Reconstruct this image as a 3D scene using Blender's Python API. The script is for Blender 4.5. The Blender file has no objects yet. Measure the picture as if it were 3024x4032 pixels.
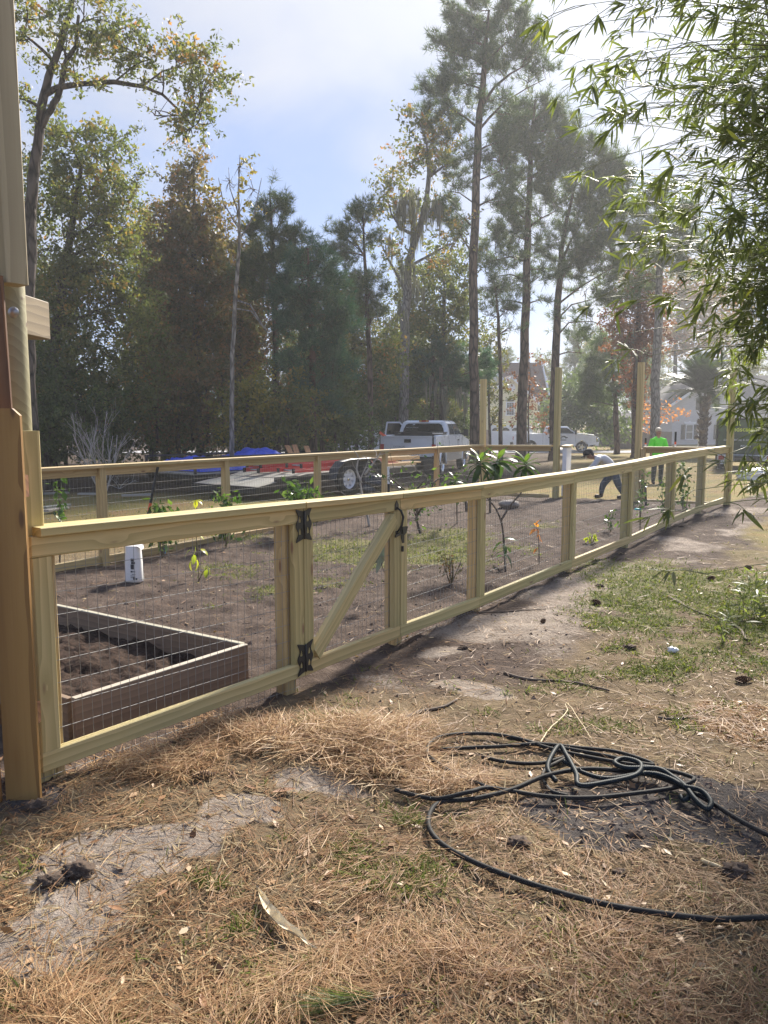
import bpy, bmesh, math, random
import numpy as np
from mathutils import Vector, Matrix

R = math.radians
scene = bpy.context.scene
COL = scene.collection

# ------------------------------------------------------------------ camera
CAM_H, PITCH = 1.65, R(6.55)
cam_data = bpy.data.cameras.new('camera')
cam = bpy.data.objects.new('camera', cam_data)
COL.objects.link(cam)
cam.location = (0, 0, CAM_H)
cam.rotation_euler = (R(90) - PITCH, 0, 0)
cam_data.sensor_fit = 'VERTICAL'
cam_data.sensor_height = 36.0
cam_data.sensor_width = 27.0
cam_data.lens = 36.0 * 3029.5 / 4032.0
cam_data.clip_start = 0.05
cam_data.clip_end = 4000
scene.camera = cam

# ------------------------------------------------------------------ light
SKYX, SKYY = 4.4, 7.3
SUN_AZ, SUN_EL = 26.0, 36.0          # degrees right of the view axis (+Y), above the horizon
sd = Vector((math.sin(R(SUN_AZ)) * math.cos(R(SUN_EL)), math.cos(R(SUN_AZ)) * math.cos(R(SUN_EL)), math.sin(R(SUN_EL))))
sun_data = bpy.data.lights.new('sun', 'SUN')
sun_data.energy = 4.7
sun_data.angle = R(7.0)
sun_data.color = (1.0, 0.93, 0.82)
sun = bpy.data.objects.new('sun', sun_data)
COL.objects.link(sun)
sun.rotation_euler = sd.to_track_quat('Z', 'Y').to_euler()
sun.location = (20, 40, 30)

world = bpy.data.worlds.new('World')
scene.world = world
world.use_nodes = True
scene.view_settings.view_transform = 'Standard'
scene.view_settings.look = 'None'
scene.view_settings.exposure = 1.27
scene.view_settings.gamma = 1.0
scene.view_settings.use_curve_mapping = False
scene.render.resolution_x, scene.render.resolution_y = 768, 1024
scene.cycles.max_bounces = 8
scene.cycles.diffuse_bounces = 5
scene.cycles.transmission_bounces = 4
scene.cycles.transparent_max_bounces = 8
scene.cycles.caustics_reflective = False
scene.cycles.caustics_refractive = False
scene.cycles.use_denoising = True
scene.cycles.sample_clamp_indirect = 4.0


class NT:
    """tiny helper to write node trees"""
    def __init__(self, tree):
        self.t = tree
    def n(self, kind, props=None, **ins):
        nd = self.t.nodes.new(kind)
        for k, v in (props or {}).items():
            setattr(nd, k, v)
        for k, v in ins.items():
            key = int(k[1:]) if k[0] == 'i' and k[1:].isdigit() else k.replace('_', ' ')
            s = nd.inputs[key]
            if isinstance(v, bpy.types.NodeSocket):
                self.t.links.new(v, s)
            elif isinstance(v, bpy.types.Node):
                self.t.links.new(v.outputs[0], s)
            else:
                s.default_value = v
        return nd
    def math(self, op, a, b=0.0, c=0.0, clamp=False):
        return self.n('ShaderNodeMath', {'operation': op, 'use_clamp': clamp}, i0=a, i1=b, i2=c).outputs[0]
    def vmath(self, op, a, b=(0, 0, 0)):
        nd = self.n('ShaderNodeVectorMath', {'operation': op}, i0=a, i1=b)
        return nd.outputs['Value'] if op in ('DOT_PRODUCT', 'LENGTH') else nd.outputs[0]
    def ramp(self, fac, stops, interp='LINEAR'):
        nd = self.n('ShaderNodeValToRGB', None, Fac=fac)
        nd.color_ramp.interpolation = interp
        el = nd.color_ramp.elements
        while len(el) > 1:
            el.remove(el[0])
        el[0].position, el[0].color = stops[0][0], col4(stops[0][1])
        for p, c in stops[1:]:
            e = el.new(p)
            e.color = col4(c)
        return nd.outputs[0]
    def mix(self, fac, a, b, mode='MIX'):
        nd = self.n('ShaderNodeMix', {'data_type': 'RGBA', 'blend_type': mode})
        for idx, v in ((0, fac), (6, a), (7, b)):
            s = nd.inputs[idx]
            if isinstance(v, bpy.types.NodeSocket):
                self.t.links.new(v, s)
            else:
                s.default_value = col4(v) if idx else v
        return nd.outputs[2]
    def noise(self, vec, scale, detail=3.0, rough=0.55, dist=0.0):
        return self.n('ShaderNodeTexNoise', None, Vector=vec, Scale=scale, Detail=detail, Roughness=rough, Distortion=dist).outputs[0]
    def scale(self, vec, s):
        return self.n('ShaderNodeMapping', None, Vector=vec, Scale=s).outputs[0]


def col4(c):
    if isinstance(c, (int, float)):
        return (c, c, c, 1)
    return tuple(c) if len(c) == 4 else (*c, 1)


# --- sky: daylight with thin lavender cloud, whitening towards the veiled sun
wt = world.node_tree
wt.nodes.clear()
W = NT(wt)
gen = W.n('ShaderNodeTexCoord').outputs['Generated']
sky = W.n('ShaderNodeTexSky', {'sky_type': 'NISHITA', 'sun_disc': False, 'sun_elevation': R(SUN_EL), 'sun_rotation': R(SUN_AZ),
                              'altitude': 10, 'air_density': 1.0, 'dust_density': 0.6, 'ozone_density': 2.0}).outputs[0]
sepn = W.n('ShaderNodeSeparateXYZ', None, Vector=gen)
zz = W.math('MAXIMUM', sepn.outputs[2], 0.0)
den = W.math('ADD', zz, 0.22)
flat = W.n('ShaderNodeCombineXYZ', None, X=W.math('DIVIDE', sepn.outputs[0], den), Y=W.math('DIVIDE', sepn.outputs[1], den), Z=0.0).outputs[0]
c1 = W.noise(W.n('ShaderNodeMapping', None, Vector=flat, Location=(SKYX, SKYY, 0.0), Scale=(1.0, 0.62, 1.0)).outputs[0], 0.95, 3.0, 0.5, 0.3)
c2 = W.noise(W.n('ShaderNodeMapping', None, Vector=flat, Location=(7.7, 4.1, 0.0), Scale=(1.0, 0.8, 1.0)).outputs[0], 2.4, 5.0, 0.5, 0.4)
cl = W.math('ADD', W.math('MULTIPLY', c1, 0.68), W.math('MULTIPLY', c2, 0.32))
glow = W.math('MAXIMUM', W.vmath('DOT_PRODUCT', gen, tuple(sd)), 0.0)
g1 = W.math('POWER', glow, 7.0)
g2 = W.math('POWER', glow, 60.0)
cover = W.math('ADD', cl, W.math('MULTIPLY', g1, 0.16))
cover = W.n('ShaderNodeMapRange', {'interpolation_type': 'SMOOTHSTEP'}, Value=cover, i1=0.45, i2=0.66, i3=0.05, i4=0.95).outputs[0]
bright = W.math('ADD', W.math('ADD', 3.25, W.math('MULTIPLY', g1, 1.5)), W.math('MULTIPLY', g2, 5.0))
cloudc = W.vmath('SCALE', (0.86, 0.895, 1.0))
cloudc_node = cloudc.node
wt.links.new(bright, cloudc_node.inputs['Scale'])
# thin veil everywhere keeps the clear patches a soft lavender blue
sky = W.mix(0.78, sky, (1.12, 1.58, 2.95))
skyc = W.mix(cover, sky, cloudc)
bg = W.n('ShaderNodeBackground', None, Color=skyc, Strength=0.10)
out = W.n('ShaderNodeOutputWorld', None, Surface=bg.outputs[0])

# ------------------------------------------------------------------ geometry helpers
FPX = 3029.5
def ray(u, v):
    d = (u - 1512) / FPX; e = (v - 2016) / FPX
    c, s = math.cos(PITCH), math.sin(PITCH)
    return d, c - e * s, -(e * c + s)
def gpt(u, v, z=0.0):
    """point on the level z seen at photo pixel (u, v): used to read distances off the photo"""
    x, y, dz = ray(u, v); t = (z - CAM_H) / dz
    return x * t, y * t
def atY(u, v, Y):
    x, y, dz = ray(u, v); t = Y / y
    return Vector((x * t, Y, CAM_H + dz * t))

# value noise on the plane
_rng = np.random.default_rng(7)
_lat = _rng.random((256, 256))
def vnoise(x, y, f=1.0, oct=1, seed=0):
    x = np.asarray(x, float) * f + seed * 17.3; y = np.asarray(y, float) * f + seed * 9.7
    tot = 0.0; amp = 1.0; norm = 0.0
    for o in range(oct):
        xi = np.floor(x).astype(int); yi = np.floor(y).astype(int)
        fx = x - xi; fy = y - yi
        fx = fx * fx * (3 - 2 * fx); fy = fy * fy * (3 - 2 * fy)
        a = _lat[xi & 255, yi & 255]; b = _lat[(xi + 1) & 255, yi & 255]
        c = _lat[xi & 255, (yi + 1) & 255]; d = _lat[(xi + 1) & 255, (yi + 1) & 255]
        tot = tot + amp * ((a * (1 - fx) + b * fx) * (1 - fy) + (c * (1 - fx) + d * fx) * fy)
        norm += amp; amp *= 0.5; x = x * 2.03 + 31.7; y = y * 2.03 + 11.9
    return tot / norm
def sstep(a, b, x):
    t = np.clip((np.asarray(x, float) - a) / (b - a), 0, 1)
    return t * t * (3 - 2 * t)

def link(name, mesh, mat=None, parent=None):
    o = bpy.data.objects.new(name, mesh)
    COL.objects.link(o)
    if mat is not None and mesh is not None:
        mesh.materials.clear()
        for m in (mat if isinstance(mat, (list, tuple)) else [mat]):
            mesh.materials.append(m)
    if parent is not None:
        o.parent = parent
        o.matrix_parent_inverse = mw(parent).inverted()
    return o
def mw(o):
    m = Matrix.LocRotScale(o.location, o.rotation_euler, o.scale)
    return mw(o.parent) @ o.matrix_parent_inverse @ m if o.parent else m
def tag(o, label=None, cat=None, group=None, kind=None):
    for k, v in (('label', label), ('category', cat), ('group', group), ('kind', kind)):
        if v:
            o[k] = v
    return o
def thing(name, loc, label, cat, group=None, rz=0.0):
    o = bpy.data.objects.new(name, None)
    COL.objects.link(o)
    o.empty_display_size = 0.2
    o.location = loc
    o.rotation_euler = (0, 0, rz)
    return tag(o, label, cat, group)
def copy_tree(o, parent=None):
    c = o.copy(); COL.objects.link(c)
    if parent is not None:
        inv = o.matrix_parent_inverse.copy()
        c.parent = parent
        c.matrix_parent_inverse = inv
    for ch in list(o.children):
        copy_tree(ch, c)
    return c

def frame(d, up=(0, 0, 1)):
    d = Vector(d).normalized(); up = Vector(up)
    if abs(d.dot(up)) > 0.98:
        up = Vector((0, 1, 0)) if abs(d.y) < 0.9 else Vector((1, 0, 0))
    s = up.cross(d).normalized()
    return d, s, d.cross(s).normalized()

class MB:
    """collects simple shapes into one mesh"""
    def __init__(self):
        self.v = []; self.f = []; self.m = []; self.mi = 0; self.sm = []; self.smooth = False
    def add(self, vs, fs):
        b = len(self.v)
        self.v += [tuple(p) for p in vs]
        for f in fs:
            self.f.append([b + i for i in f]); self.m.append(self.mi); self.sm.append(self.smooth)
        return self
    def box(self, c, s, M=None):
        x, y, z = c; a, b, d = s[0] / 2, s[1] / 2, s[2] / 2
        vs = [Vector((x + i * a, y + j * b, z + k * d)) for k in (-1, 1) for j in (-1, 1) for i in (-1, 1)]
        if M is not None:
            vs = [M @ p for p in vs]
        return self.add(vs, [(0, 2, 3, 1), (4, 5, 7, 6), (0, 1, 5, 4), (2, 6, 7, 3), (0, 4, 6, 2), (1, 3, 7, 5)])
    def bar(self, p0, p1, w, t, up=(0, 0, 1)):
        """box from p0 to p1, w across, t along up"""
        p0, p1 = Vector(p0), Vector(p1)
        d, s, u = frame(p1 - p0, up)
        vs = [p + s * (i * w / 2) + u * (k * t / 2) for p in (p0, p1) for k in (-1, 1) for i in (-1, 1)]
        return self.add(vs, [(0, 2, 3, 1), (4, 5, 7, 6), (0, 1, 5, 4), (2, 6, 7, 3), (0, 4, 6, 2), (1, 3, 7, 5)])
    def tube(self, pts, radii, n=8, cap=True):
        pts = [Vector(p) for p in pts]
        if not isinstance(radii, (list, tuple)):
            radii = [radii] * len(pts)
        vs = []; ref = None
        for i, p in enumerate(pts):
            d = (pts[min(i + 1, len(pts) - 1)] - pts[max(i - 1, 0)])
            if d.length < 1e-9: d = Vector((0, 0, 1))
            d.normalize()
            if ref is None:
                _, s, u = frame(d)
            else:
                s = (ref - d * ref.dot(d))
                s = s.normalized() if s.length > 1e-6 else frame(d)[1]
                u = d.cross(s).normalized()
            ref = s
            for k in range(n):
                a = 2 * math.pi * k / n
                vs.append(p + (s * math.cos(a) + u * math.sin(a)) * radii[i])
        fs = []
        for i in range(len(pts) - 1):
            for k in range(n):
                a, b = i * n + k, i * n + (k + 1) % n
                fs.append((a, b, b + n, a + n))
        if cap:
            fs.append(tuple(range(n - 1, -1, -1))); fs.append(tuple(range((len(pts) - 1) * n, len(pts) * n)))
        return self.add(vs, fs)
    def lathe(self, prof, c=(0, 0, 0), n=24, M=None):
        """profile (r, z) turned about z"""
        vs = []
        for r, z in prof:
            for k in range(n):
                a = 2 * math.pi * k / n
                p = Vector((c[0] + r * math.cos(a), c[1] + r * math.sin(a), c[2] + z))
                vs.append(M @ p if M is not None else p)
        fs = []
        for i in range(len(prof) - 1):
            for k in range(n):
                a, b = i * n + k, i * n + (k + 1) % n
                fs.append((a, b, b + n, a + n))
        return self.add(vs, fs)
    def prism(self, poly, d0, d1, axis='y', M=None):
        """polygon (a, b) extruded along an axis; 'y': poly in x,z ; 'z': poly in x,y ; 'x': poly in y,z"""
        def P(a, b, d):
            p = {'y': (a, d, b), 'z': (a, b, d), 'x': (d, a, b)}[axis]
            return M @ Vector(p) if M is not None else Vector(p)
        n = len(poly)
        vs = [P(a, b, d0) for a, b in poly] + [P(a, b, d1) for a, b in poly]
        fs = [tuple(range(n)), tuple(range(2 * n - 1, n - 1, -1))]
        fs += [(i, (i + 1) % n, n + (i + 1) % n, n + i) for i in range(n)]
        return self.add(vs, fs)
    def ball(self, c, r, n=10, m=6, sq=(1, 1, 1)):
        vs = []
        for i in range(m + 1):
            th = math.pi * i / m
            for k in range(n):
                a = 2 * math.pi * k / n
                vs.append((c[0] + r * sq[0] * math.sin(th) * math.cos(a), c[1] + r * sq[1] * math.sin(th) * math.sin(a), c[2] + r * sq[2] * math.cos(th)))
        fs = []
        for i in range(m):
            for k in range(n):
                a, b = i * n + k, i * n + (k + 1) % n
                fs.append((a, b, b + n, a + n))
        return self.add(vs, fs)
    def mesh(self, name):
        me = bpy.data.meshes.new(name)
        me.from_pydata(self.v, [], self.f)
        me.polygons.foreach_set('material_index', self.m)
        me.polygons.foreach_set('use_smooth', self.sm)
        bm = bmesh.new(); bm.from_mesh(me)
        bmesh.ops.recalc_face_normals(bm, faces=bm.faces)
        bm.to_mesh(me); bm.free()
        me.update()
        return me
    def build(self, name, mat, parent=None, M=None):
        o = link(name, self.mesh(name), mat)
        if M is not None:
            o.matrix_basis = M
        if parent is not None:
            o.parent = parent
            o.matrix_parent_inverse = mw(parent).inverted()
        return o

def np_mesh(name, verts, nper, attr=None, smooth=False):
    """verts (N, nper, 3): N separate faces of nper corners"""
    verts = np.asarray(verts, np.float32)
    N = verts.shape[0]
    me = bpy.data.meshes.new(name)
    me.vertices.add(N * nper); me.loops.add(N * nper); me.polygons.add(N)
    me.vertices.foreach_set('co', verts.reshape(-1))
    me.loops.foreach_set('vertex_index', np.arange(N * nper, dtype=np.int32))
    me.polygons.foreach_set('loop_start', np.arange(0, N * nper, nper, dtype=np.int32))
    if attr is not None:
        for k, a in attr.items():
            at = me.attributes.new(k, 'FLOAT', 'POINT')
            at.data.foreach_set('value', np.repeat(np.asarray(a, np.float32), nper))
    me.update(calc_edges=True)
    me.validate()
    return me

# ------------------------------------------------------------------ materials
def new_mat(name):
    m = bpy.data.materials.new(name)
    m.use_nodes = True
    m.node_tree.nodes.clear()
    return m, NT(m.node_tree)
def finish(T, color, rough=0.6, metal=0.0, bump=None, bstr=0.3, bdist=0.01, spec=0.5, coat=0.0):
    p = T.n('ShaderNodeBsdfPrincipled')
    for key, v in (('Base Color', color), ('Roughness', rough), ('Metallic', metal), ('Specular IOR Level', spec), ('Coat Weight', coat)):
        s = p.inputs[key]
        if isinstance(v, bpy.types.NodeSocket):
            T.t.links.new(v, s)
        else:
            s.default_value = col4(v) if key == 'Base Color' else v
    if bump is not None:
        b = T.n('ShaderNodeBump', None, Height=bump, Strength=bstr, Distance=bdist)
        T.t.links.new(b.outputs[0], p.inputs['Normal'])
    T.n('ShaderNodeOutputMaterial', None, Surface=p.outputs[0])
    return p
def plain(name, color, rough=0.5, metal=0.0, var=0.12, scale=6.0, bstr=0.0, spec=0.5, coat=0.0, dirt=None):
    """a near-uniform surface with slight mottling and wear"""
    m, T = new_mat(name)
    oc = T.n('ShaderNodeTexCoord').outputs['Object']
    n = T.noise(oc, scale, 5.0, 0.6)
    dark = tuple(c * (1 - var) for c in color); light = tuple(min(1, c * (1 + var)) for c in color)
    c = T.ramp(n, [(0.3, dark), (0.7, light)])
    if dirt:
        d = T.noise(oc, scale * 0.6, 6.0, 0.7)
        c = T.mix(T.n('ShaderNodeMapRange', None, Value=d, i1=0.5, i2=0.75, i3=0.0, i4=dirt[3]).outputs[0], c, dirt[:3])
    finish(T, c, T.math('ADD', rough - 0.05, T.math('MULTIPLY', n, 0.1)), metal, n if bstr else None, bstr, 0.01, spec, coat)
    return m

def wood(name, light, dark, knotc, green=0.0, knots=1.0, rough=0.62, ring=9.0, contrast=0.5, stain=None):
    """sawn board: the board's length runs along its local X"""
    m, T = new_mat(name)
    oc = T.n('ShaderNodeTexCoord').outputs['Object']
    rnd = T.n('ShaderNodeObjectInfo').outputs['Random']
    off = T.n('ShaderNodeCombineXYZ', None, X=T.math('MULTIPLY', rnd, 31.0), Y=T.math('MULTIPLY', rnd, 3.7), Z=T.math('MULTIPLY', rnd, 5.3)).outputs[0]
    v = T.vmath('ADD', oc, off)
    # knots
    vk = T.scale(v, (2.2, 8.0, 8.0))
    vor = T.n('ShaderNodeTexVoronoi', {'feature': 'F1'}, Vector=vk, Scale=1.0, Randomness=1.0).outputs['Distance']
    kmask = T.n('ShaderNodeMapRange', {'interpolation_type': 'SMOOTHSTEP'}, Value=vor, i1=0.05, i2=0.115, i3=knots, i4=0.0).outputs[0]
    kring = T.n('ShaderNodeMapRange', {'interpolation_type': 'SMOOTHSTEP'}, Value=vor, i1=0.06, i2=0.34, i3=1.0, i4=0.0).outputs[0]
    # growth rings bent round the knots
    vg = T.scale(v, (0.16, 1.0, 1.0))
    bend = T.noise(T.scale(v, (1.1, 5.0, 5.0)), 1.0, 2.0, 0.5)
    bendv = T.n('ShaderNodeCombineXYZ', None, X=0.0, Y=T.math('MULTIPLY', bend, 0.05), Z=T.math('ADD', T.math('MULTIPLY', bend, 0.03), T.math('MULTIPLY', kring, 0.035))).outputs[0]
    vg = T.vmath('ADD', vg, bendv)
    wv = T.n('ShaderNodeTexWave', {'wave_type': 'RINGS', 'rings_direction': 'X', 'wave_profile': 'SAW'}, Vector=vg, Scale=ring, Distortion=1.6, Detail=2.0, Detail_Scale=1.2, Detail_Roughness=0.55).outputs[1]
    fib = T.noise(T.scale(v, (2.0, 90.0, 90.0)), 1.0, 3.0, 0.6)
    g = T.math('ADD', T.math('MULTIPLY', wv, 0.65), T.math('MULTIPLY', fib, 0.35))
    c = T.ramp(g, [(0.5 - 0.5 * contrast, light), (0.5 + 0.5 * contrast, dark)])
    blot = T.noise(T.scale(v, (1.2, 4.0, 4.0)), 1.5, 3.0, 0.55)
    c = T.mix(T.n('ShaderNodeMapRange', None, Value=blot, i1=0.35, i2=0.75, i3=0.0, i4=0.45).outputs[0], c, (light[0] * 0.80 * (1 - 0.12 * green), light[1] * 0.82, light[2] * 0.78), 'MIX')
    tint = T.ramp(rnd, [(0.0, (1.12, 0.98, 0.85)), (0.35, (1.0, 1.0, 0.95)), (0.7, (0.90, 0.93, 0.82)), (1.0, (0.80, 0.80, 0.72))])
    c = T.mix(1.0, c, tint, 'MULTIPLY')
    c = T.mix(T.math('MULTIPLY', kring, 0.25 * knots), c, dark)
    c = T.mix(kmask, c, knotc)
    if stain:
        s = T.noise(T.scale(v, (0.7, 3.0, 3.0)), 2.0, 4.0, 0.6)
        c = T.mix(T.n('ShaderNodeMapRange', None, Value=s, i1=0.55, i2=0.75, i3=0.0, i4=0.7).outputs[0], c, stain)
    finish(T, c, T.math('ADD', rough - 0.08, T.math('MULTIPLY', fib, 0.16)), 0.0, T.math('ADD', g, T.math('MULTIPLY', kmask, 0.5)), 0.35, 0.003)
    return m

def leaf(name, stops, trans=0.35, rough=0.5, tcol=1.5, attr='rnd', spec=0.35):
    """leaf: diffuse and gloss on top, light coming through from behind"""
    m, T = new_mat(name)
    a = T.n('ShaderNodeAttribute', {'attribute_name': attr}).outputs['Fac']
    c = T.ramp(a, stops)
    p = T.n('ShaderNodeBsdfPrincipled', None, Base_Color=c, Roughness=rough)
    p.inputs['Specular IOR Level'].default_value = spec
    tc = T.mix(1.0, c, (tcol * 1.05, tcol * 1.12, tcol * 0.55), 'MULTIPLY')
    tr = T.n('ShaderNodeBsdfTranslucent', None, Color=tc)
    mx = T.n('ShaderNodeMixShader', None, i0=trans, i1=p.outputs[0], i2=tr.outputs[0])
    T.n('ShaderNodeOutputMaterial', None, Surface=mx.outputs[0])
    return m

def bark(name, a, b, scale=8.0):
    m, T = new_mat(name)
    oc = T.n('ShaderNodeTexCoord').outputs['Object']
    v = T.scale(oc, (1.0, 1.0, 0.28))
    vo = T.n('ShaderNodeTexVoronoi', {'feature': 'DISTANCE_TO_EDGE'}, Vector=T.vmath('ADD', v, T.n('ShaderNodeCombineXYZ', None, X=T.math('MULTIPLY', T.noise(v, 5.0), 0.25), Y=0.0, Z=0.0).outputs[0]), Scale=scale).outputs[0]
    n = T.noise(oc, 5.0, 6.0, 0.65)
    h = T.math('ADD', T.n('ShaderNodeMapRange', None, Value=vo, i1=0.0, i2=0.25).outputs[0], T.math('MULTIPLY', n, 0.6))
    c = T.ramp(T.math('MULTIPLY', h, 0.65), [(0.2, a), (0.75, b)])
    finish(T, c, 0.85, 0.0, h, 0.8, 0.03, 0.2)
    return m

MAT = {}
MAT['pine'] = wood('treated_pine', (0.645, 0.515, 0.265), (0.43, 0.335, 0.15), (0.26, 0.155, 0.08), green=1.0, contrast=0.58)
MAT['pine_tan'] = wood('treated_pine_tan', (0.62, 0.455, 0.245), (0.42, 0.29, 0.135), (0.22, 0.12, 0.06), contrast=0.75)
MAT['pine_shaded'] = wood('shaded_weathered_green_post', (0.43, 0.39, 0.27), (0.30, 0.265, 0.175), (0.15, 0.10, 0.07), contrast=0.75)  # weathered green pine, with the shade on pole and beams put into its colour
MAT['picket'] = wood('cedar_picket', (0.44, 0.255, 0.085), (0.28, 0.145, 0.042), (0.10, 0.045, 0.02), knots=0.8, ring=4.0, stain=(0.22, 0.10, 0.04))
MAT['picket_dark'] = wood('red_brown_board', (0.22, 0.10, 0.045), (0.12, 0.05, 0.022), (0.05, 0.02, 0.01))
MAT['grey_board'] = wood('greyed_board', (0.33, 0.25, 0.18), (0.21, 0.155, 0.11), (0.09, 0.06, 0.04))
MAT['bed'] = wood('stained_bed_board', (0.30, 0.20, 0.145), (0.20, 0.135, 0.10), (0.05, 0.03, 0.025), knots=0.6, contrast=0.7)
MAT['bed_edge'] = wood('bed_board_sawn_edge', (0.48, 0.43, 0.37), (0.34, 0.30, 0.26), (0.12, 0.09, 0.07), knots=0.2)
MAT['lumber'] = wood('new_lumber', (0.72, 0.55, 0.31), (0.50, 0.34, 0.17), (0.16, 0.08, 0.04))
MAT['cedar'] = wood('red_lumber', (0.48, 0.22, 0.09), (0.28, 0.12, 0.05), (0.08, 0.04, 0.02))
MAT['weathered'] = wood('weathered_grey_picket', (0.19, 0.165, 0.15), (0.11, 0.095, 0.085), (0.05, 0.04, 0.04), knots=0.5)
MAT['deck'] = wood('grey_deck_plank', (0.42, 0.39, 0.36), (0.27, 0.25, 0.23), (0.10, 0.09, 0.08), knots=0.5)
MAT['wire'] = plain('galvanised_wire', (0.30, 0.30, 0.29), 0.6, 0.25, 0.2, 30, spec=0.3)
MAT['black_metal'] = plain('black_powder_coat', (0.012, 0.012, 0.013), 0.42, 0.0, 0.3, 40, 0.1)
MAT['galv'] = plain('grey_metal', (0.38, 0.38, 0.39), 0.4, 0.8, 0.15, 20)
MAT['steel_black'] = plain('black_trailer_steel', (0.015, 0.015, 0.016), 0.35, 0.0, 0.35, 6, 0.0, dirt=(0.10, 0.08, 0.06, 0.35))
MAT['rubber'] = plain('tyre_rubber', (0.018, 0.018, 0.019), 0.8, 0.0, 0.3, 10, dirt=(0.09, 0.075, 0.06, 0.4))
MAT['white_car'] = plain('white_car_paint', (0.84, 0.86, 0.89), 0.28, 0.0, 0.03, 2, coat=0.6, dirt=(0.5, 0.46, 0.40, 0.12))
MAT['white_car_low'] = plain('tan_lower_paint', (0.46, 0.42, 0.36), 0.35, 0.0, 0.04, 2, coat=0.4)
MAT['glass'] = plain('tinted_glass', (0.010, 0.012, 0.013), 0.06, 0.0, 0.1, 1, spec=0.6)
MAT['glass_light'] = plain('clear_side_glass', (0.10, 0.115, 0.12), 0.05, 0.0, 0.2, 1.5, spec=0.8)
MAT['chrome'] = plain('chrome', (0.65, 0.66, 0.68), 0.18, 1.0, 0.05, 4)
MAT['white_metal'] = plain('white_wheel_paint', (0.72, 0.75, 0.80), 0.35, 0.0, 0.05, 8, dirt=(0.3, 0.25, 0.2, 0.25))
MAT['red_lens'] = plain('red_lamp_lens', (0.45, 0.02, 0.015), 0.2, 0.0, 0.15, 20)
MAT['amber_lens'] = plain('amber_lamp_lens', (0.75, 0.42, 0.12), 0.2, 0.0, 0.1, 20)
MAT['red_paint'] = plain('red_fibreglass', (0.50, 0.035, 0.03), 0.45, 0.0, 0.15, 5, dirt=(0.45, 0.30, 0.26, 0.35))
MAT['orange'] = plain('orange_plastic', (0.75, 0.10, 0.03), 0.45, 0.0, 0.1, 8)
MAT['tarp'] = plain('blue_tarpaulin', (0.035, 0.085, 0.55), 0.38, 0.0, 0.25, 3, 0.15)
MAT['bag'] = plain('black_bin_bag', (0.012, 0.012, 0.014), 0.22, 0.0, 0.3, 8, 0.3)
MAT['white_plastic'] = plain('white_plastic', (0.80, 0.79, 0.77), 0.4, 0.0, 0.05, 8, dirt=(0.45, 0.38, 0.32, 0.3))
MAT['white_paint'] = plain('white_house_paint', (0.78, 0.79, 0.80), 0.55, 0.0, 0.04, 4)
MAT['ink'] = plain('dark_print', (0.03, 0.035, 0.05), 0.5)
MAT['grey_ink'] = plain('grey_print', (0.30, 0.31, 0.33), 0.5)
MAT['white_ink'] = plain('white_print', (0.82, 0.82, 0.84), 0.5)
MAT['yellow_ink'] = plain('yellow_print', (0.72, 0.80, 0.10), 0.5)
MAT['blue_tape'] = plain('blue_tape', (0.10, 0.35, 0.75), 0.5)
MAT['teal'] = plain('teal_ribbon', (0.05, 0.50, 0.50), 0.5)
MAT['hose'] = plain('black_rubber_hose', (0.020, 0.019, 0.018), 0.72, 0.0, 0.3, 12, 0.1, spec=0.25, dirt=(0.10, 0.075, 0.055, 0.4))
MAT['hose_rib'] = plain('dark_ribbed_hose', (0.014, 0.020, 0.023), 0.6, 0.0, 0.3, 30, spec=0.2)
MAT['stone'] = plain('grey_stone', (0.26, 0.23, 0.20), 0.85, 0.0, 0.35, 8, 0.6)
MAT['clod'] = plain('dark_earth_clod', (0.075, 0.05, 0.035), 0.95, 0.0, 0.5, 22, 0.9)
MAT['cone'] = plain('pine_cone_brown', (0.12, 0.065, 0.035), 0.75, 0.0, 0.4, 30, 0.4)
MAT['stick'] = plain('dead_stick_bark', (0.13, 0.095, 0.07), 0.85, 0.0, 0.4, 18, 0.6)
MAT['straw_stem'] = plain('pale_dry_stem', (0.55, 0.43, 0.24), 0.6, 0.0, 0.2, 20)
MAT['husk'] = plain('dry_husk', (0.62, 0.53, 0.36), 0.7, 0.0, 0.4, 30, 0.5)
MAT['dry_leaf'] = plain('brown_fallen_leaf', (0.30, 0.15, 0.07), 0.6, 0.0, 0.4, 20, 0.3)
MAT['foil'] = plain('white_scrap', (0.85, 0.85, 0.86), 0.35)
MAT['bark'] = bark('grey_brown_bark', (0.030, 0.024, 0.019), (0.125, 0.10, 0.082), 7)
MAT['bark_pine'] = bark('pine_bark', (0.028, 0.018, 0.013), (0.16, 0.105, 0.075), 5)
MAT['bark_pale'] = bark('pale_bark', (0.11, 0.10, 0.09), (0.30, 0.28, 0.25), 9)
MAT['bark_vine'] = bark('vine_wrapped_bark', (0.03, 0.02, 0.016), (0.15, 0.085, 0.06), 12)
MAT['twig'] = plain('twig_brown', (0.11, 0.085, 0.065), 0.8, 0.0, 0.3, 12)
MAT['twig_pale'] = plain('twig_silver', (0.38, 0.35, 0.32), 0.7, 0.0, 0.25, 12)
MAT['culm'] = plain('bamboo_cane', (0.16, 0.17, 0.06), 0.4, 0.0, 0.3, 6)
MAT['skin_a'] = plain('tanned_skin', (0.30, 0.155, 0.10), 0.5, 0.0, 0.08, 12)
MAT['skin_b'] = plain('fair_skin', (0.40, 0.215, 0.15), 0.5, 0.0, 0.08, 12)
MAT['shirt_grey'] = plain('grey_cotton', (0.52, 0.54, 0.56), 0.85, 0.0, 0.12, 9, 0.3)
MAT['hivis'] = plain('fluorescent_green_cotton', (0.14, 0.92, 0.03), 0.8, 0.0, 0.08, 9, 0.3)
MAT['jeans'] = plain('blue_denim', (0.045, 0.075, 0.125), 0.85, 0.0, 0.3, 12, 0.3)
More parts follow.
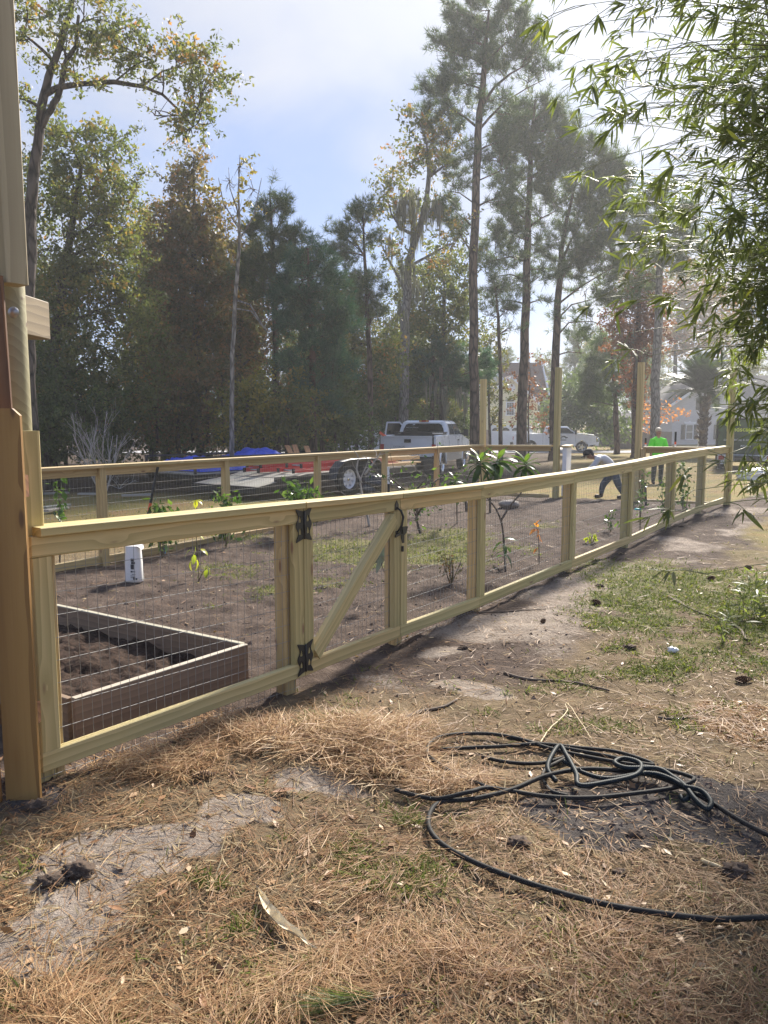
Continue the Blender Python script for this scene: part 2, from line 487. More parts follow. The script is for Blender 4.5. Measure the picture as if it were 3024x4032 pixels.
MAT['dark_cloth'] = plain('dark_green_cloth', (0.018, 0.026, 0.025), 0.85, 0.0, 0.3, 12, 0.3)
MAT['boot'] = plain('dark_boot_leather', (0.022, 0.016, 0.013), 0.6, 0.0, 0.3, 20)
MAT['cap'] = plain('dark_cap_cloth', (0.018, 0.016, 0.018), 0.8, 0.0, 0.3, 20)
MAT['hair_blond'] = plain('ash_blond_hair', (0.62, 0.52, 0.38), 0.55, 0.0, 0.25, 40, 0.3)
MAT['shutter'] = plain('charcoal_shutter', (0.030, 0.028, 0.027), 0.6, 0.0, 0.15, 12)
MAT['red_door'] = plain('red_door_paint', (0.16, 0.015, 0.015), 0.5)
MAT['tan_stone'] = plain('tan_stone_pier', (0.42, 0.30, 0.22), 0.8, 0.0, 0.2, 4)

def siding(name, color, pitch, depth=0.4):
    m, T = new_mat(name)
    oc = T.n('ShaderNodeTexCoord').outputs['Object']
    z = T.n('ShaderNodeSeparateXYZ', None, Vector=oc).outputs[2]
    fr = T.math('FRACT', T.math('DIVIDE', z, pitch))
    n = T.noise(oc, 1.5, 5.0, 0.6)
    c = T.ramp(n, [(0.3, tuple(c * 0.93 for c in color)), (0.7, color)])
    finish(T, c, 0.6, 0.0, fr, depth, pitch * 0.15)
    return m
MAT['siding_yellow'] = siding('pale_yellow_siding', (0.80, 0.74, 0.50), 0.16)
MAT['siding_white'] = siding('white_siding', (0.74, 0.75, 0.76), 0.16)
def bricks(name, a, b, mortar, scale):
    m, T = new_mat(name)
    oc = T.n('ShaderNodeTexCoord').outputs['Object']
    s = T.n('ShaderNodeSeparateXYZ', None, Vector=oc)
    v = T.n('ShaderNodeCombineXYZ', None, X=T.math('ADD', s.outputs[0], s.outputs[1]), Y=s.outputs[2], Z=0.0).outputs[0]
    br = T.n('ShaderNodeTexBrick', None, Vector=v, Color1=col4(a), Color2=col4(b), Mortar=col4(mortar), Scale=scale, Mortar_Size=0.02)
    br.inputs['Brick Width'].default_value = 0.6; br.inputs['Row Height'].default_value = 0.2
    finish(T, br.outputs[0], 0.8, 0.0, br.outputs[1], -0.3, 0.01)
    return m
MAT['brick_pale'] = bricks('painted_pale_brick', (0.55, 0.53, 0.52), (0.62, 0.60, 0.58), (0.50, 0.48, 0.47), 2.5)
def shingle(name, a, b):
    m, T = new_mat(name)
    oc = T.n('ShaderNodeTexCoord').outputs['Object']
    br = T.n('ShaderNodeTexBrick', None, Vector=oc, Color1=col4(a), Color2=col4(b), Mortar=col4(tuple(c * 0.6 for c in a)), Scale=1.6, Mortar_Size=0.03)
    n = T.noise(oc, 3.0, 5.0, 0.7)
    c = T.mix(T.math('MULTIPLY', n, 0.5), br.outputs[0], tuple(c * 0.7 for c in a))
    finish(T, c, 0.9, 0.0, br.outputs[1], -0.3, 0.02)
    return m
MAT['roof_brown'] = shingle('brown_shingles', (0.105, 0.060, 0.052), (0.15, 0.088, 0.075))
MAT['roof_grey'] = shingle('grey_shingles', (0.09, 0.085, 0.085), (0.13, 0.12, 0.12))

# foliage
G = dict
MAT['lf_oak'] = leaf('oak_leaf', [(0.0, (0.060, 0.080, 0.033)), (0.45, (0.120, 0.140, 0.053)), (0.75, (0.190, 0.180, 0.064)), (0.90, (0.300, 0.190, 0.070)), (1.0, (0.400, 0.170, 0.070))], trans=0.5)
MAT['lf_rust'] = leaf('russet_leaf', [(0.0, (0.077, 0.080, 0.037)), (0.4, (0.131, 0.112, 0.053)), (0.72, (0.200, 0.122, 0.065)), (1.0, (0.312, 0.144, 0.073))], trans=0.5)
MAT['lf_red'] = leaf('dull_red_leaf', [(0.0, (0.095, 0.043, 0.028)), (0.5, (0.180, 0.067, 0.043)), (1.0, (0.257, 0.114, 0.062))], trans=0.4)
MAT['lf_green'] = leaf('evergreen_leaf', [(0.0, (0.044, 0.068, 0.027)), (0.6, (0.084, 0.120, 0.044)), (1.0, (0.170, 0.200, 0.070))], trans=0.5)
MAT['lf_yellow'] = leaf('yellowing_leaf', [(0.0, (0.06, 0.08, 0.02)), (0.4, (0.15, 0.15, 0.03)), (1.0, (0.34, 0.25, 0.04))])
MAT['lf_needle'] = leaf('pine_needle', [(0.0, (0.044, 0.073, 0.036)), (0.6, (0.084, 0.124, 0.056)), (1.0, (0.170, 0.196, 0.080))], trans=0.4, rough=0.45)
MAT['lf_needle_blue'] = leaf('young_pine_needle', [(0.0, (0.027, 0.076, 0.056)), (0.6, (0.053, 0.124, 0.084)), (1.0, (0.120, 0.200, 0.110))], trans=0.4, rough=0.45)
MAT['lf_moss'] = leaf('hanging_moss', [(0.0, (0.140, 0.137, 0.119)), (1.0, (0.294, 0.280, 0.245))], trans=0.4, rough=0.8, tcol=1.0)
MAT['lf_bamboo'] = leaf('bamboo_leaf', [(0.0, (0.085, 0.105, 0.046)), (0.6, (0.14, 0.165, 0.065)), (0.88, (0.20, 0.215, 0.070)), (1.0, (0.30, 0.30, 0.07))], trans=0.55, rough=0.42, tcol=1.4)
MAT['lf_palm'] = leaf('palm_leaflet', [(0.0, (0.022, 0.045, 0.016)), (1.0, (0.060, 0.10, 0.035))], trans=0.25, rough=0.4)
MAT['lf_shiny'] = leaf('glossy_garden_leaf', [(0.0, (0.030, 0.062, 0.016)), (0.6, (0.060, 0.115, 0.028)), (1.0, (0.14, 0.21, 0.045))], trans=0.35, rough=0.25)
MAT['lf_lime'] = leaf('lime_leaf', [(0.0, (0.24, 0.30, 0.03)), (1.0, (0.50, 0.50, 0.05))], trans=0.45, rough=0.35)
MAT['lf_orange'] = leaf('orange_leaf', [(0.0, (0.40, 0.13, 0.035)), (1.0, (0.62, 0.25, 0.06))], trans=0.4)
MAT['straw'] = leaf('pine_straw', [(0.0, (0.10, 0.046, 0.022)), (0.35, (0.225, 0.113, 0.052)), (0.7, (0.37, 0.222, 0.108)), (0.92, (0.53, 0.375, 0.205)), (1.0, (0.66, 0.53, 0.33))], trans=0.15, rough=0.55, tcol=1.0, spec=0.22)
MAT['dry_grass'] = leaf('dry_grass_blade', [(0.0, (0.20, 0.13, 0.070)), (0.6, (0.38, 0.275, 0.15)), (1.0, (0.60, 0.49, 0.30))], trans=0.3, tcol=1.0, rough=0.7, spec=0.12)
MAT['grass'] = leaf('green_grass_blade', [(0.0, (0.060, 0.085, 0.016)), (0.6, (0.13, 0.165, 0.030)), (1.0, (0.29, 0.29, 0.075))], trans=0.4, tcol=1.2, rough=0.7, spec=0.12)

# ------------------------------------------------------------------ ground
FENCE_N = [(-1.47, 3.17), (-0.48, 4.55), (0.12, 5.53), (0.83, 6.53), (2.09, 8.43), (3.22, 9.98), (4.41, 11.66), (5.60, 13.42), (6.62, 14.79)]
CORNER = (2.25, 17.6)
FENCE_L0 = (-3.66, 8.29)
GARDEN = [(-2.6, 1.6), (6.62, 14.79), (2.25, 17.6), (-3.66, 8.29), (-6.0, 4.6)]
_KY = [-400, 0, 6, 9, 11.5, 15, 18, 23, 30, 55, 80, 500]
_KZ = [0.0, 0.0, 0.02, 0.01, 0.07, 0.09, 0.02, -0.16, -0.18, -0.42, -0.55, -0.6]
def blob(x, y, cx, cy, rx, ry):
    return np.exp(-(((x - cx) / rx) ** 2 + ((y - cy) / ry) ** 2))
def gz(x, y, fine=True):
    x = np.asarray(x, float); y = np.asarray(y, float)
    z = np.interp(y, _KY, _KZ)
    z = z + 0.07 * blob(x, y, -1.4, 3.1, 1.0, 0.8)
    px, py = gpt(1300, 2960)
    z = z + 0.06 * blob(x, y, px, py, 0.55, 0.45)
    if fine:
        near = np.clip(1.0 - (np.hypot(x, y) - 12) / 20, 0.15, 1)
        z = z + near * (0.035 * (vnoise(x, y, 1.7, 3, 1) - 0.5) + 0.020 * (vnoise(x, y, 7.0, 3, 2) - 0.5))
        inside = in_garden(x, y)
        z = z + inside * near * 0.075 * (vnoise(x, y, 5.0, 3, 5) - 0.5)
    return z
def in_garden(x, y, soft=0.12):
    """soft inside test of the convex garden outline"""
    w = np.ones_like(np.asarray(x, float))
    pts = GARDEN
    n = len(pts)
    for i in range(n):
        (ax, ay), (bx, by) = pts[i], pts[(i + 1) % n]
        L = math.hypot(bx - ax, by - ay)
        d = ((bx - ax) * (y - ay) - (by - ay) * (x - ax)) / L
        w = w * sstep(-soft, soft, d)
    return w
def Gz(x, y):
    return float(gz(np.array([x]), np.array([y]))[0])
def G3(u, v, dz=0.0):
    """ground point seen at a photo pixel"""
    z = 0.0
    for _ in range(6):
        x, y = gpt(u, v, z)
        z = Gz(x, y)
    return Vector((x, y, z + dz))
if in_garden(np.array([1.0]), np.array([9.0]))[0] < 0.5:
    GARDEN.reverse()

# what covers the ground where: (kind, u, v, ru, rv, weight), read off the photo
PATCH = [
    ('grass', 2750, 2330, 420, 150, 1.0), ('grass', 2850, 2560, 330, 110, 0.7), ('grass', 2450, 2300, 230, 60, 0.55), ('grass', 2450, 2380, 160, 60, 0.8), ('grass', 2400, 2530, 130, 40, 0.55), ('grass', 2900, 2480, 260, 70, 0.8),
    ('grass', 2600, 2200, 160, 40, 0.5), ('grass', 1620, 3310, 130, 60, 0.9), ('grass', 830, 3480, 90, 45, 1.0), ('grass', 1450, 3420, 200, 70, 0.5), ('grass', 1300, 3800, 120, 60, 0.6),
    ('grass', 930, 3620, 120, 50, 0.5), ('grass', 2000, 3720, 300, 60, 0.35), ('grass', 250, 3380, 120, 40, 0.4), ('grass', 1550, 2620, 60, 20, 0.5), ('grass', 2300, 2850, 90, 25, 0.4),
    ('grass', 1500, 2180, 420, 60, 1.1), ('grass', 900, 2250, 220, 40, 0.55), ('grass', 1300, 2300, 260, 40, 0.6), ('grass', 2050, 2180, 160, 40, 0.5), ('grass', 1250, 2210, 200, 60, 0.6), ('grass', 1750, 2140, 260, 50, 0.9), ('grass', 820, 2400, 90, 25, 0.45), ('grass', 500, 2200, 200, 50, 0.25), ('grass', 2150, 2080, 160, 25, 0.6),
    ('sand', 120, 3680, 420, 140, 1.2), ('sand', 520, 3430, 330, 100, 1.2), ('sand', 320, 3550, 300, 100, 1.1), ('sand', 720, 3350, 250, 70, 1.1), ('sand', 950, 3260, 260, 75, 1.1), ('sand', 1250, 3140, 300, 70, 1.15), ('sand', 1000, 3150, 130, 40, 0.5), ('sand', 480, 3180, 180, 45, 0.6),
    ('sand', 1320, 2810, 130, 30, 0.8), ('sand', 1900, 2680, 230, 55, 0.8), ('sand', 1700, 2560, 230, 55, 0.75), ('sand', 2050, 2470, 260, 50, 0.65), ('sand', 2800, 2110, 150, 30, 0.6), ('sand', 2600, 2820, 160, 40, 0.5),
    ('sand', 1850, 3400, 90, 35, 0.6), ('sand', 2150, 3000, 160, 30, 0.3),
    ('dark', 2420, 3270, 330, 130, 1.4), ('dark', 2750, 3200, 330, 150, 1.4), ('dark', 2980, 3180, 250, 150, 1.3), ('dark', 2750, 3420, 180, 60, 0.6), ('dark', 280, 3400, 110, 45, 0.8), ('dark', 120, 3230, 170, 70, 0.8), ('dark', 300, 3130, 150, 40, 0.5),
    ('straw', 1350, 2950, 420, 150, 1.0), ('straw', 850, 2950, 330, 120, 1.0), ('straw', 1750, 3060, 330, 80, 0.85), ('straw', 2150, 2960, 330, 60, 0.6), ('straw', 2900, 2850, 330, 130, 0.8), ('straw', 300, 3950, 700, 200, 0.8), ('straw', 1200, 3900, 800, 260, 0.75),
    ('straw', 2300, 3850, 900, 230, 0.85), ('straw', 1950, 3350, 330, 120, 0.6), ('straw', 1350, 3520, 420, 140, 0.6), ('straw', 600, 3080, 250, 60, 0.8), ('straw', 2500, 2760, 300, 70, 0.5), ('straw', 250, 3250, 180, 60, 0.4),
    ('grass', 2250, 2650, 160, 40, 0.5), ('grass', 2650, 2620, 260, 60, 0.6), ('grass', 2950, 2620, 160, 60, 0.5), ('grass', 2550, 2450, 260, 60, 0.75), ('grass', 1050, 3400, 160, 40, 0.45), ('grass', 1500, 3250, 160, 50, 0.5), ('grass', 1000, 3480, 500, 60, 0.4), ('grass', 1750, 3500, 420, 60, 0.42),
    ('grass', 1100, 2330, 220, 40, 0.5), ('grass', 650, 2130, 260, 30, 0.4), ('grass', 1900, 2230, 200, 30, 0.5), ('grass', 1000, 2140, 300, 35, 0.5),
]
def patch_w(kind, x, y):
    w = np.zeros_like(x)
    wx = 0.55 * (vnoise(x, y, 1.1, 3, 71) - 0.5) + 0.20 * (vnoise(x, y, 4.0, 2, 72) - 0.5); wy = 0.7 * (vnoise(x, y, 1.1, 3, 73) - 0.5) + 0.25 * (vnoise(x, y, 4.0, 2, 74) - 0.5)
    x, y = x + wx, y + wy
    for k, u, v, ru, rv, s in PATCH:
        if k != kind:
            continue
        cx, cy = gpt(u, v)
        rx = abs(gpt(u + ru, v)[0] - cx)
        ry = 0.5 * abs(gpt(u, v - rv)[1] - gpt(u, v + rv)[1])
        w = np.maximum(w, s * blob(x, y, cx, cy, rx, ry))
    return w
def splat(x, y):
    """weights of the ground covers at points"""
    x = np.asarray(x, float); y = np.asarray(y, float)
    n1 = vnoise(x, y, 1.3, 4, 3); n2 = vnoise(x, y, 4.5, 3, 4)
    jit = (n1 - 0.5) * 0.9 + (n2 - 0.5) * 0.7
    g_in = in_garden(x, y)
    grass = sstep(0.20, 0.85, patch_w('grass', x, y) + 0.55 * jit)
    sand = sstep(0.35, 0.8, patch_w('sand', x, y) + 0.5 * jit)
    dark = sstep(0.4, 0.8, patch_w('dark', x, y) + 0.5 * jit)
    straw = sstep(0.3, 0.8, patch_w('straw', x, y) + 0.5 * jit)
    # bare strip trodden along the outside of the fence
    (ax, ay), (bx, by) = FENCE_N[0], FENCE_N[-1]
    L = math.hypot(bx - ax, by - ay)
    dist = ((x - ax) * (by - ay) - (y - ay) * (bx - ax)) / L      # > 0 outside (towards the camera)
    strip = sstep(1.75, 0.7, dist + 0.9 * jit) * sstep(-0.2, 0.0, dist) * sstep(3.9, 5.0, y)
    soil = np.maximum(g_in, np.maximum(dark, 0.75 * strip))
    sand = np.maximum(sand * (1 - 0.8 * g_in), 0.62 * strip * sstep(0.40, 0.62, n1))
    soil = soil * (1 - grass * 0.85)
    far = sstep(9.0, 13.0, np.hypot(x, y)) * (1 - g_in)
    wood_floor = np.zeros_like(x)
    # forest floor behind the lawn on the left
    wood_floor = sstep(-2.0, 1.0, (y - 19.0) - np.clip(x + 6, -30, 8) * 0.35) * sstep(6.0, 2.0, x - 0.25 * (y - 20)) * sstep(16, 19, y)
    straw = np.maximum(straw, 0.30 * (1 - far) * (1 - g_in) * (1 - 0.8 * strip)) * (1 - sand * 0.95) * (1 - 0.55 * strip) * (1 - dark * 0.95) * (1 - g_in * 0.9)
    return dict(soil=soil, sand=sand, grass=grass, straw=straw, lawn=far * (1 - wood_floor), litter=wood_floor, strip=strip, dark=dark)

def axis(lo, hi, fine, grow_lo, grow_hi, end_lo, end_hi):
    a = list(np.arange(lo, hi, fine))
    s = fine
    while a[-1] < end_hi:
        s *= grow_hi; a.append(a[-1] + s)
    s = fine
    while a[0] > end_lo:
        s *= grow_lo; a.insert(0, a[0] - s)
    return np.array(a)
gx = axis(-3.2, 4.2, 0.036, 1.06, 1.06, -900, 900)
gy = axis(0.9, 8.0, 0.036, 1.25, 1.035, -300, 1500)
XX, YY = np.meshgrid(gx, gy)
ZZ = gz(XX, YY)
nx, ny = len(gx), len(gy)
me = bpy.data.meshes.new('ground')
idx = np.arange(nx * ny).reshape(ny, nx)
quads = np.stack([idx[:-1, :-1], idx[:-1, 1:], idx[1:, 1:], idx[1:, :-1]], -1).reshape(-1, 4)
me.vertices.add(nx * ny); me.loops.add(quads.size); me.polygons.add(len(quads))
me.vertices.foreach_set('co', np.stack([XX, YY, ZZ], -1).astype(np.float32).reshape(-1))
me.loops.foreach_set('vertex_index', quads.astype(np.int32).reshape(-1))
me.polygons.foreach_set('loop_start', np.arange(0, quads.size, 4, dtype=np.int32))
me.polygons.foreach_set('use_smooth', np.ones(len(quads), bool))
SP = splat(XX.ravel(), YY.ravel())
for k in ('soil', 'sand', 'grass', 'straw', 'lawn', 'litter', 'dark'):
    at = me.attributes.new(k, 'FLOAT', 'POINT')
    at.data.foreach_set('value', SP[k].astype(np.float32))
me.update(calc_edges=True)

gm, T = new_mat('earth_and_grass')
pos = T.n('ShaderNodeNewGeometry').outputs['Position']
def A(k):
    return T.n('ShaderNodeAttribute', {'attribute_name': k}).outputs['Fac']
n_big = T.noise(pos, 0.9, 5.0, 0.6); n_mid = T.noise(pos, 6.0, 6.0, 0.65); n_fine = T.noise(pos, 45.0, 6.0, 0.7)
n_grit = T.noise(pos, 160.0, 3.0, 0.7)
base = T.ramp(n_mid, [(0.25, (0.095, 0.068, 0.040)), (0.5, (0.165, 0.120, 0.072)), (0.75, (0.25, 0.185, 0.112))])
soilc = T.ramp(T.math('ADD', T.math('MULTIPLY', n_mid, 0.6), T.math('MULTIPLY', n_fine, 0.4)), [(0.3, (0.032, 0.022, 0.017)), (0.46, (0.072, 0.050, 0.039)), (0.56, (0.105, 0.076, 0.060)), (0.70, (0.18, 0.135, 0.11))])
sandc = T.ramp(T.math('ADD', T.math('MULTIPLY', n_mid, 0.55), T.math('MULTIPLY', n_fine, 0.45)), [(0.3, (0.13, 0.10, 0.078)), (0.5, (0.27, 0.22, 0.178)), (0.7, (0.41, 0.35, 0.295))])
strawc = T.ramp(n_fine, [(0.3, (0.085, 0.045, 0.025)), (0.5, (0.20, 0.115, 0.060)), (0.7, (0.36, 0.235, 0.125))])
grassc = T.ramp(T.math('ADD', T.math('MULTIPLY', n_fine, 0.6), T.math('MULTIPLY', n_big, 0.4)), [(0.3, (0.055, 0.065, 0.020)), (0.55, (0.15, 0.155, 0.045)), (0.75, (0.27, 0.23, 0.09))])
lawnc = T.ramp(T.math('ADD', T.math('MULTIPLY', n_big, 0.55), T.math('MULTIPLY', n_fine, 0.45)), [(0.3, (0.10, 0.105, 0.026)), (0.48, (0.20, 0.165, 0.056)), (0.6, (0.245, 0.155, 0.070)), (0.75, (0.31, 0.22, 0.105))])
littc = T.ramp(n_mid, [(0.3, (0.030, 0.022, 0.014)), (0.6, (0.085, 0.055, 0.034)), (0.8, (0.15, 0.10, 0.06))])
def edge(k, lo=0.3, hi=0.7):
    a = T.math('ADD', A(k), T.math('MULTIPLY', T.math('SUBTRACT', n_fine, 0.5), 0.7))
    return T.n('ShaderNodeMapRange', {'interpolation_type': 'SMOOTHSTEP'}, Value=a, i1=lo, i2=hi).outputs[0]
c = T.mix(edge('straw'), base, strawc)
c = T.mix(A('lawn'), c, lawnc)
c = T.mix(A('litter'), c, littc)
c = T.mix(edge('soil'), c, soilc)
darkc = T.ramp(T.math('ADD', T.math('MULTIPLY', n_mid, 0.6), T.math('MULTIPLY', n_fine, 0.4)), [(0.3, (0.030, 0.026, 0.024)), (0.5, (0.075, 0.064, 0.058)), (0.7, (0.15, 0.13, 0.12))])
c = T.mix(edge('dark'), c, darkc)
c = T.mix(edge('sand'), c, sandc)
c = T.mix(T.math('MULTIPLY', edge('grass'), 0.6), c, grassc)
hgt = T.math('ADD', T.math('ADD', T.math('MULTIPLY', n_mid, 1.0), T.math('MULTIPLY', n_fine, 0.55)), T.math('MULTIPLY', n_grit, 0.18))
finish(T, c, 0.95, 0.0, hgt, 0.9, 0.035, 0.15)
ground = link('ground', me, gm)
tag(ground, 'sandy earth with straw, soil and patchy lawn', None, None, 'structure')

# road, verge and drive beyond the garden: thin sheets on the ground
def sheet(name, pts, mat, lift, label):
    b = MB()
    n = len(pts) // 2
    vs = [(x, y, Gz(x, y) + lift) for x, y in pts]
    b.add(vs, [(i, i + 1, 2 * n - 2 - i, 2 * n - 1 - i) for i in range(n - 1)])
    o = b.build(name, mat)
    return tag(o, label, None, None, 'structure')
MAT['asphalt'] = plain('pale_worn_asphalt', (0.36, 0.35, 0.35), 0.85, 0.0, 0.15, 0.8, 0.2)
MAT['concrete'] = plain('pale_concrete', (0.45, 0.43, 0.41), 0.85, 0.0, 0.12, 1.0, 0.2)
xs = np.linspace(-60, 90, 40)
def road_y(x):
    return 53.6 + 0.02 * x
sheet('road', [(x, road_y(x)) for x in xs] + [(x, road_y(x) + 5.0) for x in xs[::-1]], MAT['asphalt'], 0.05, 'pale grey street beyond the garden')
dx = np.linspace(58.9, 74, 8)
sheet('driveway', [(9.0 + (y - 54) * 0.10, y) for y in dx] + [(14.2 + (y - 54) * 0.10, y) for y in dx[::-1]], MAT['concrete'], 0.055, 'concrete drive running up to the yellow house')

# ------------------------------------------------------------------ boards and fences
def board(name, p0, p1, w, t, mat, parent, up=(0, 0, 1), ch=0.004, skew=0.0, label=None):
    """board from p0 to p1: w across, t along up; local X is its length"""
    p0, p1 = Vector(p0), Vector(p1)
    d, s, u = frame(p1 - p0, up)
    L = (p1 - p0).length
    a, b = w / 2, t / 2
    sec = [(-a + ch, -b), (a - ch, -b), (a, -b + ch), (a, b - ch), (a - ch, b), (-a + ch, b), (-a, b - ch), (-a, -b + ch)]
    vs = [(-L / 2, y, z) for y, z in sec] + [(L / 2, y, z) for y, z in sec]
    fs = [tuple(range(7, -1, -1)), tuple(range(8, 16))] + [(i, (i + 1) % 8, 8 + (i + 1) % 8, 8 + i) for i in range(8)]
    me = bpy.data.meshes.new(name)
    me.from_pydata(vs, [], fs)
    M = Matrix((d, s, u)).transposed().to_4x4()
    M.translation = (p0 + p1) / 2
    o = link(name, me, mat)
    o.matrix_basis = M
    if parent is not None:
        o.parent = parent
        o.matrix_parent_inverse = mw(parent).inverted()
    if label:
        o['label'] = label
    return o

IN = 0.0254
TT, WW = 1.5 * IN, 3.5 * IN
def V3(p, z):
    return Vector((p[0], p[1], z))

def wire_panel(name, a, b, z0a, z0b, h, parent, dv=0.0508, dh=0.1016, r=0.0011, seed=0, first=0.0):
    """welded wire mesh between plan points a and b"""
    rnd = random.Random(seed)
    mb = MB()
    L = math.hypot(b[0] - a[0], b[1] - a[1])
    n = int(L / dv)
    d = Vector((b[0] - a[0], b[1] - a[1], 0)) / L
    nrm = Vector((d.y, -d.x, 0))
    ph = rnd.random() * 6
    def P(s, k):
        z0 = z0a + (z0b - z0a) * s / L
        wob = 0.006 * math.sin(s * 2.3 + ph) * math.sin(k * 3 + ph)
        return Vector((a[0], a[1], 0)) + d * s + Vector((0, 0, z0 + k)) + nrm * wob
    for i in range(n + 1):
        s = min(L, (i + 0.4) * dv)
        mb.tube([P(s, 0), P(s, h / 2), P(s, h)], r, 4, False)
    m = int(h / dh)
    for j in range(m + 1):
        k = first + j * dh
        if k > h: break
        mb.tube([P(L * q / 8, k) for q in range(9)], r * 1.15, 4, False)
    return tag(mb.build(name, MAT['wire'], parent), None, None, None, 'stuff')

# ---- near fence with its gate
ZB = [0.15, 0.12, 0.085, 0.07, 0.06, 0.09, 0.14, 0.15, 0.16]
nf = thing('garden_fence', (*FENCE_N[4], Gz(*FENCE_N[4])), 'long pale timber and wire fence crossing the picture in front of the garden', 'fence')
gate = thing('garden_gate', (*FENCE_N[1], Gz(*FENCE_N[1])), 'pale timber gate with diagonal brace, black hinges and latch', 'gate')
def seg_frame(i):
    a, b = Vector((*FENCE_N[i], 0)), Vector((*FENCE_N[i + 1], 0))
    d = (b - a).normalized()
    return a, b, d, Vector((d.y, -d.x, 0))
for i in range(8):
    a, b, d, nrm = seg_frame(i)
    isg = i == 1
    root = gate if isg else nf
    za, zb = ZB[i], ZB[i + 1]
    g0 = 0.005 if isg else (0.003 if i == 2 else 0.0015)
    g1 = 0.005 if isg else 0.0015
    def at(s, z0, z1, depth):
        """plan point s metres along, interpolated rail height + z, set back by depth"""
        L = (b - a).length
        zz_ = za + (zb - za) * s / L
        p = a + d * s - nrm * depth
        return Vector((p.x, p.y, zz_ + z1))
    L = (b - a).length
    s0, s1 = g0, L - g1
    up = Vector((0, 0, 1))
    board('bottom_rail', at(s0, 0, WW / 2, TT / 2), at(s1, 0, WW / 2, TT / 2), TT, WW, MAT['pine'], root)
    board('top_rail', at(s0, 0, 0.94 + WW / 2, TT / 2), at(s1, 0, 0.94 + WW / 2, TT / 2), TT, WW, MAT['pine'], root)
    # cap: one length over one or two bays
    if i in (0, 1, 2, 4, 6):
        j = i + 1 if i in (0, 1) else min(i + 2, 8)
        c0 = at(s0 + (0.03 if i == 0 else 0), 0, 0.94 + WW + TT / 2 + 0.001, 0.045)
        b2 = Vector((*FENCE_N[j], 0)); z2 = ZB[j] + 0.94 + WW + TT / 2 + 0.001
        c1 = Vector((b2.x, b2.y, z2)) - nrm * 0.045 - d * g1
        if j == i + 2:
            mid = Vector((*FENCE_N[i + 1], ZB[i + 1] + 0.94 + WW + TT / 2 + 0.001)) - nrm * 0.045
            board('cap_rail', c0, mid - d * 0.001, 0.137, TT, MAT['pine'], root)
            board('cap_rail', mid + d * 0.001, c1, 0.137, TT, MAT['pine'], root)
        else:
            board('cap_rail', c0, c1, 0.137, TT, MAT['pine'], root)
    zlo, zhi = WW + 0.001, 0.94 - 0.001
    if isg:
        for s in (s0 + WW / 2, s1 - WW / 2):
            board('stile', at(s, 0, zlo, TT / 2), at(s, 0, zhi, TT / 2), TT, WW, MAT['pine'], root, up=d)
            board('backing_stile', at(s, 0, 0.02, TT * 1.5 + 0.006), at(s, 0, 0.94 + WW - 0.01, TT * 1.5 + 0.006), TT, WW, MAT['pine_tan'], root, up=d)
        q0, q1 = at(s0 + WW + 0.02, 0, zlo + 0.02, TT / 2 + 0.001), at(s1 - WW + 0.015, 0, zhi - 0.05, TT / 2 + 0.001)
        board('brace', q0, q1, TT * 1.6, WW, MAT['pine'], root, up=up)
        wire_panel('wire_mesh', at(s0 + 0.01, 0, 0, TT + 0.003).xy, at(s1 - 0.01, 0, 0, TT + 0.003).xy, za - 0.02, zb - 0.02, 1.0, root, seed=i, first=0.03)
    else:
        # post behind, trim in front at the far end of the bay (and near end of the first)
        def post(s, top=None, sh=0.0, tan=False):
            pb = at(s + sh, 0, 0, TT + 0.006 + WW / 2)
            gzz = Gz(pb.x, pb.y)
            zt = top if top else at(s, 0, 0.94 + WW - 0.002, 0).z
            board('post', (pb.x, pb.y, gzz - 0.12), (pb.x, pb.y, zt), WW, WW, MAT['pine_tan'] if tan else MAT['pine'], root, up=d)
        def trim(s):
            board('post_trim', at(s, 0, zlo, TT / 2), at(s, 0, zhi, TT / 2), TT, WW, MAT['pine'], root, up=d)
        if i == 0:
            post(WW / 2, 1.62); trim(WW / 2)
            board('post', at(WW + 0.022, 0, -0.14, TT + 0.006 + WW / 2), at(WW + 0.022, 0, 0.94, TT + 0.006 + WW / 2), WW, TT, MAT['pine_tan'], root, up=d)
            trim(s1 - WW / 2); post(s1 - WW / 2 - 0.03, tan=True)
        elif i == 2:
            trim(s0 + WW / 2); post(s0 + WW / 2)
            trim(s1 + WW / 2); post(s1 + WW / 2)
        else:
            last = i == 7
            s = s1 - WW / 2 if last else s1 + WW / 2
            trim(s)
            if not last: post(s)
        gz0, gz1 = Gz(a.x, a.y), Gz(b.x, b.y)
        ztop = za + 0.96
        z0a, z0b = gz0 + 0.005, gz1 + 0.005
        wire_panel('wire_mesh', at(s0, 0, 0, TT + 0.003).xy, at(s1, 0, 0, TT + 0.003).xy, min(z0a, za - 0.03), min(z0b, zb - 0.03), 1.05, root, seed=i, first=0.02)

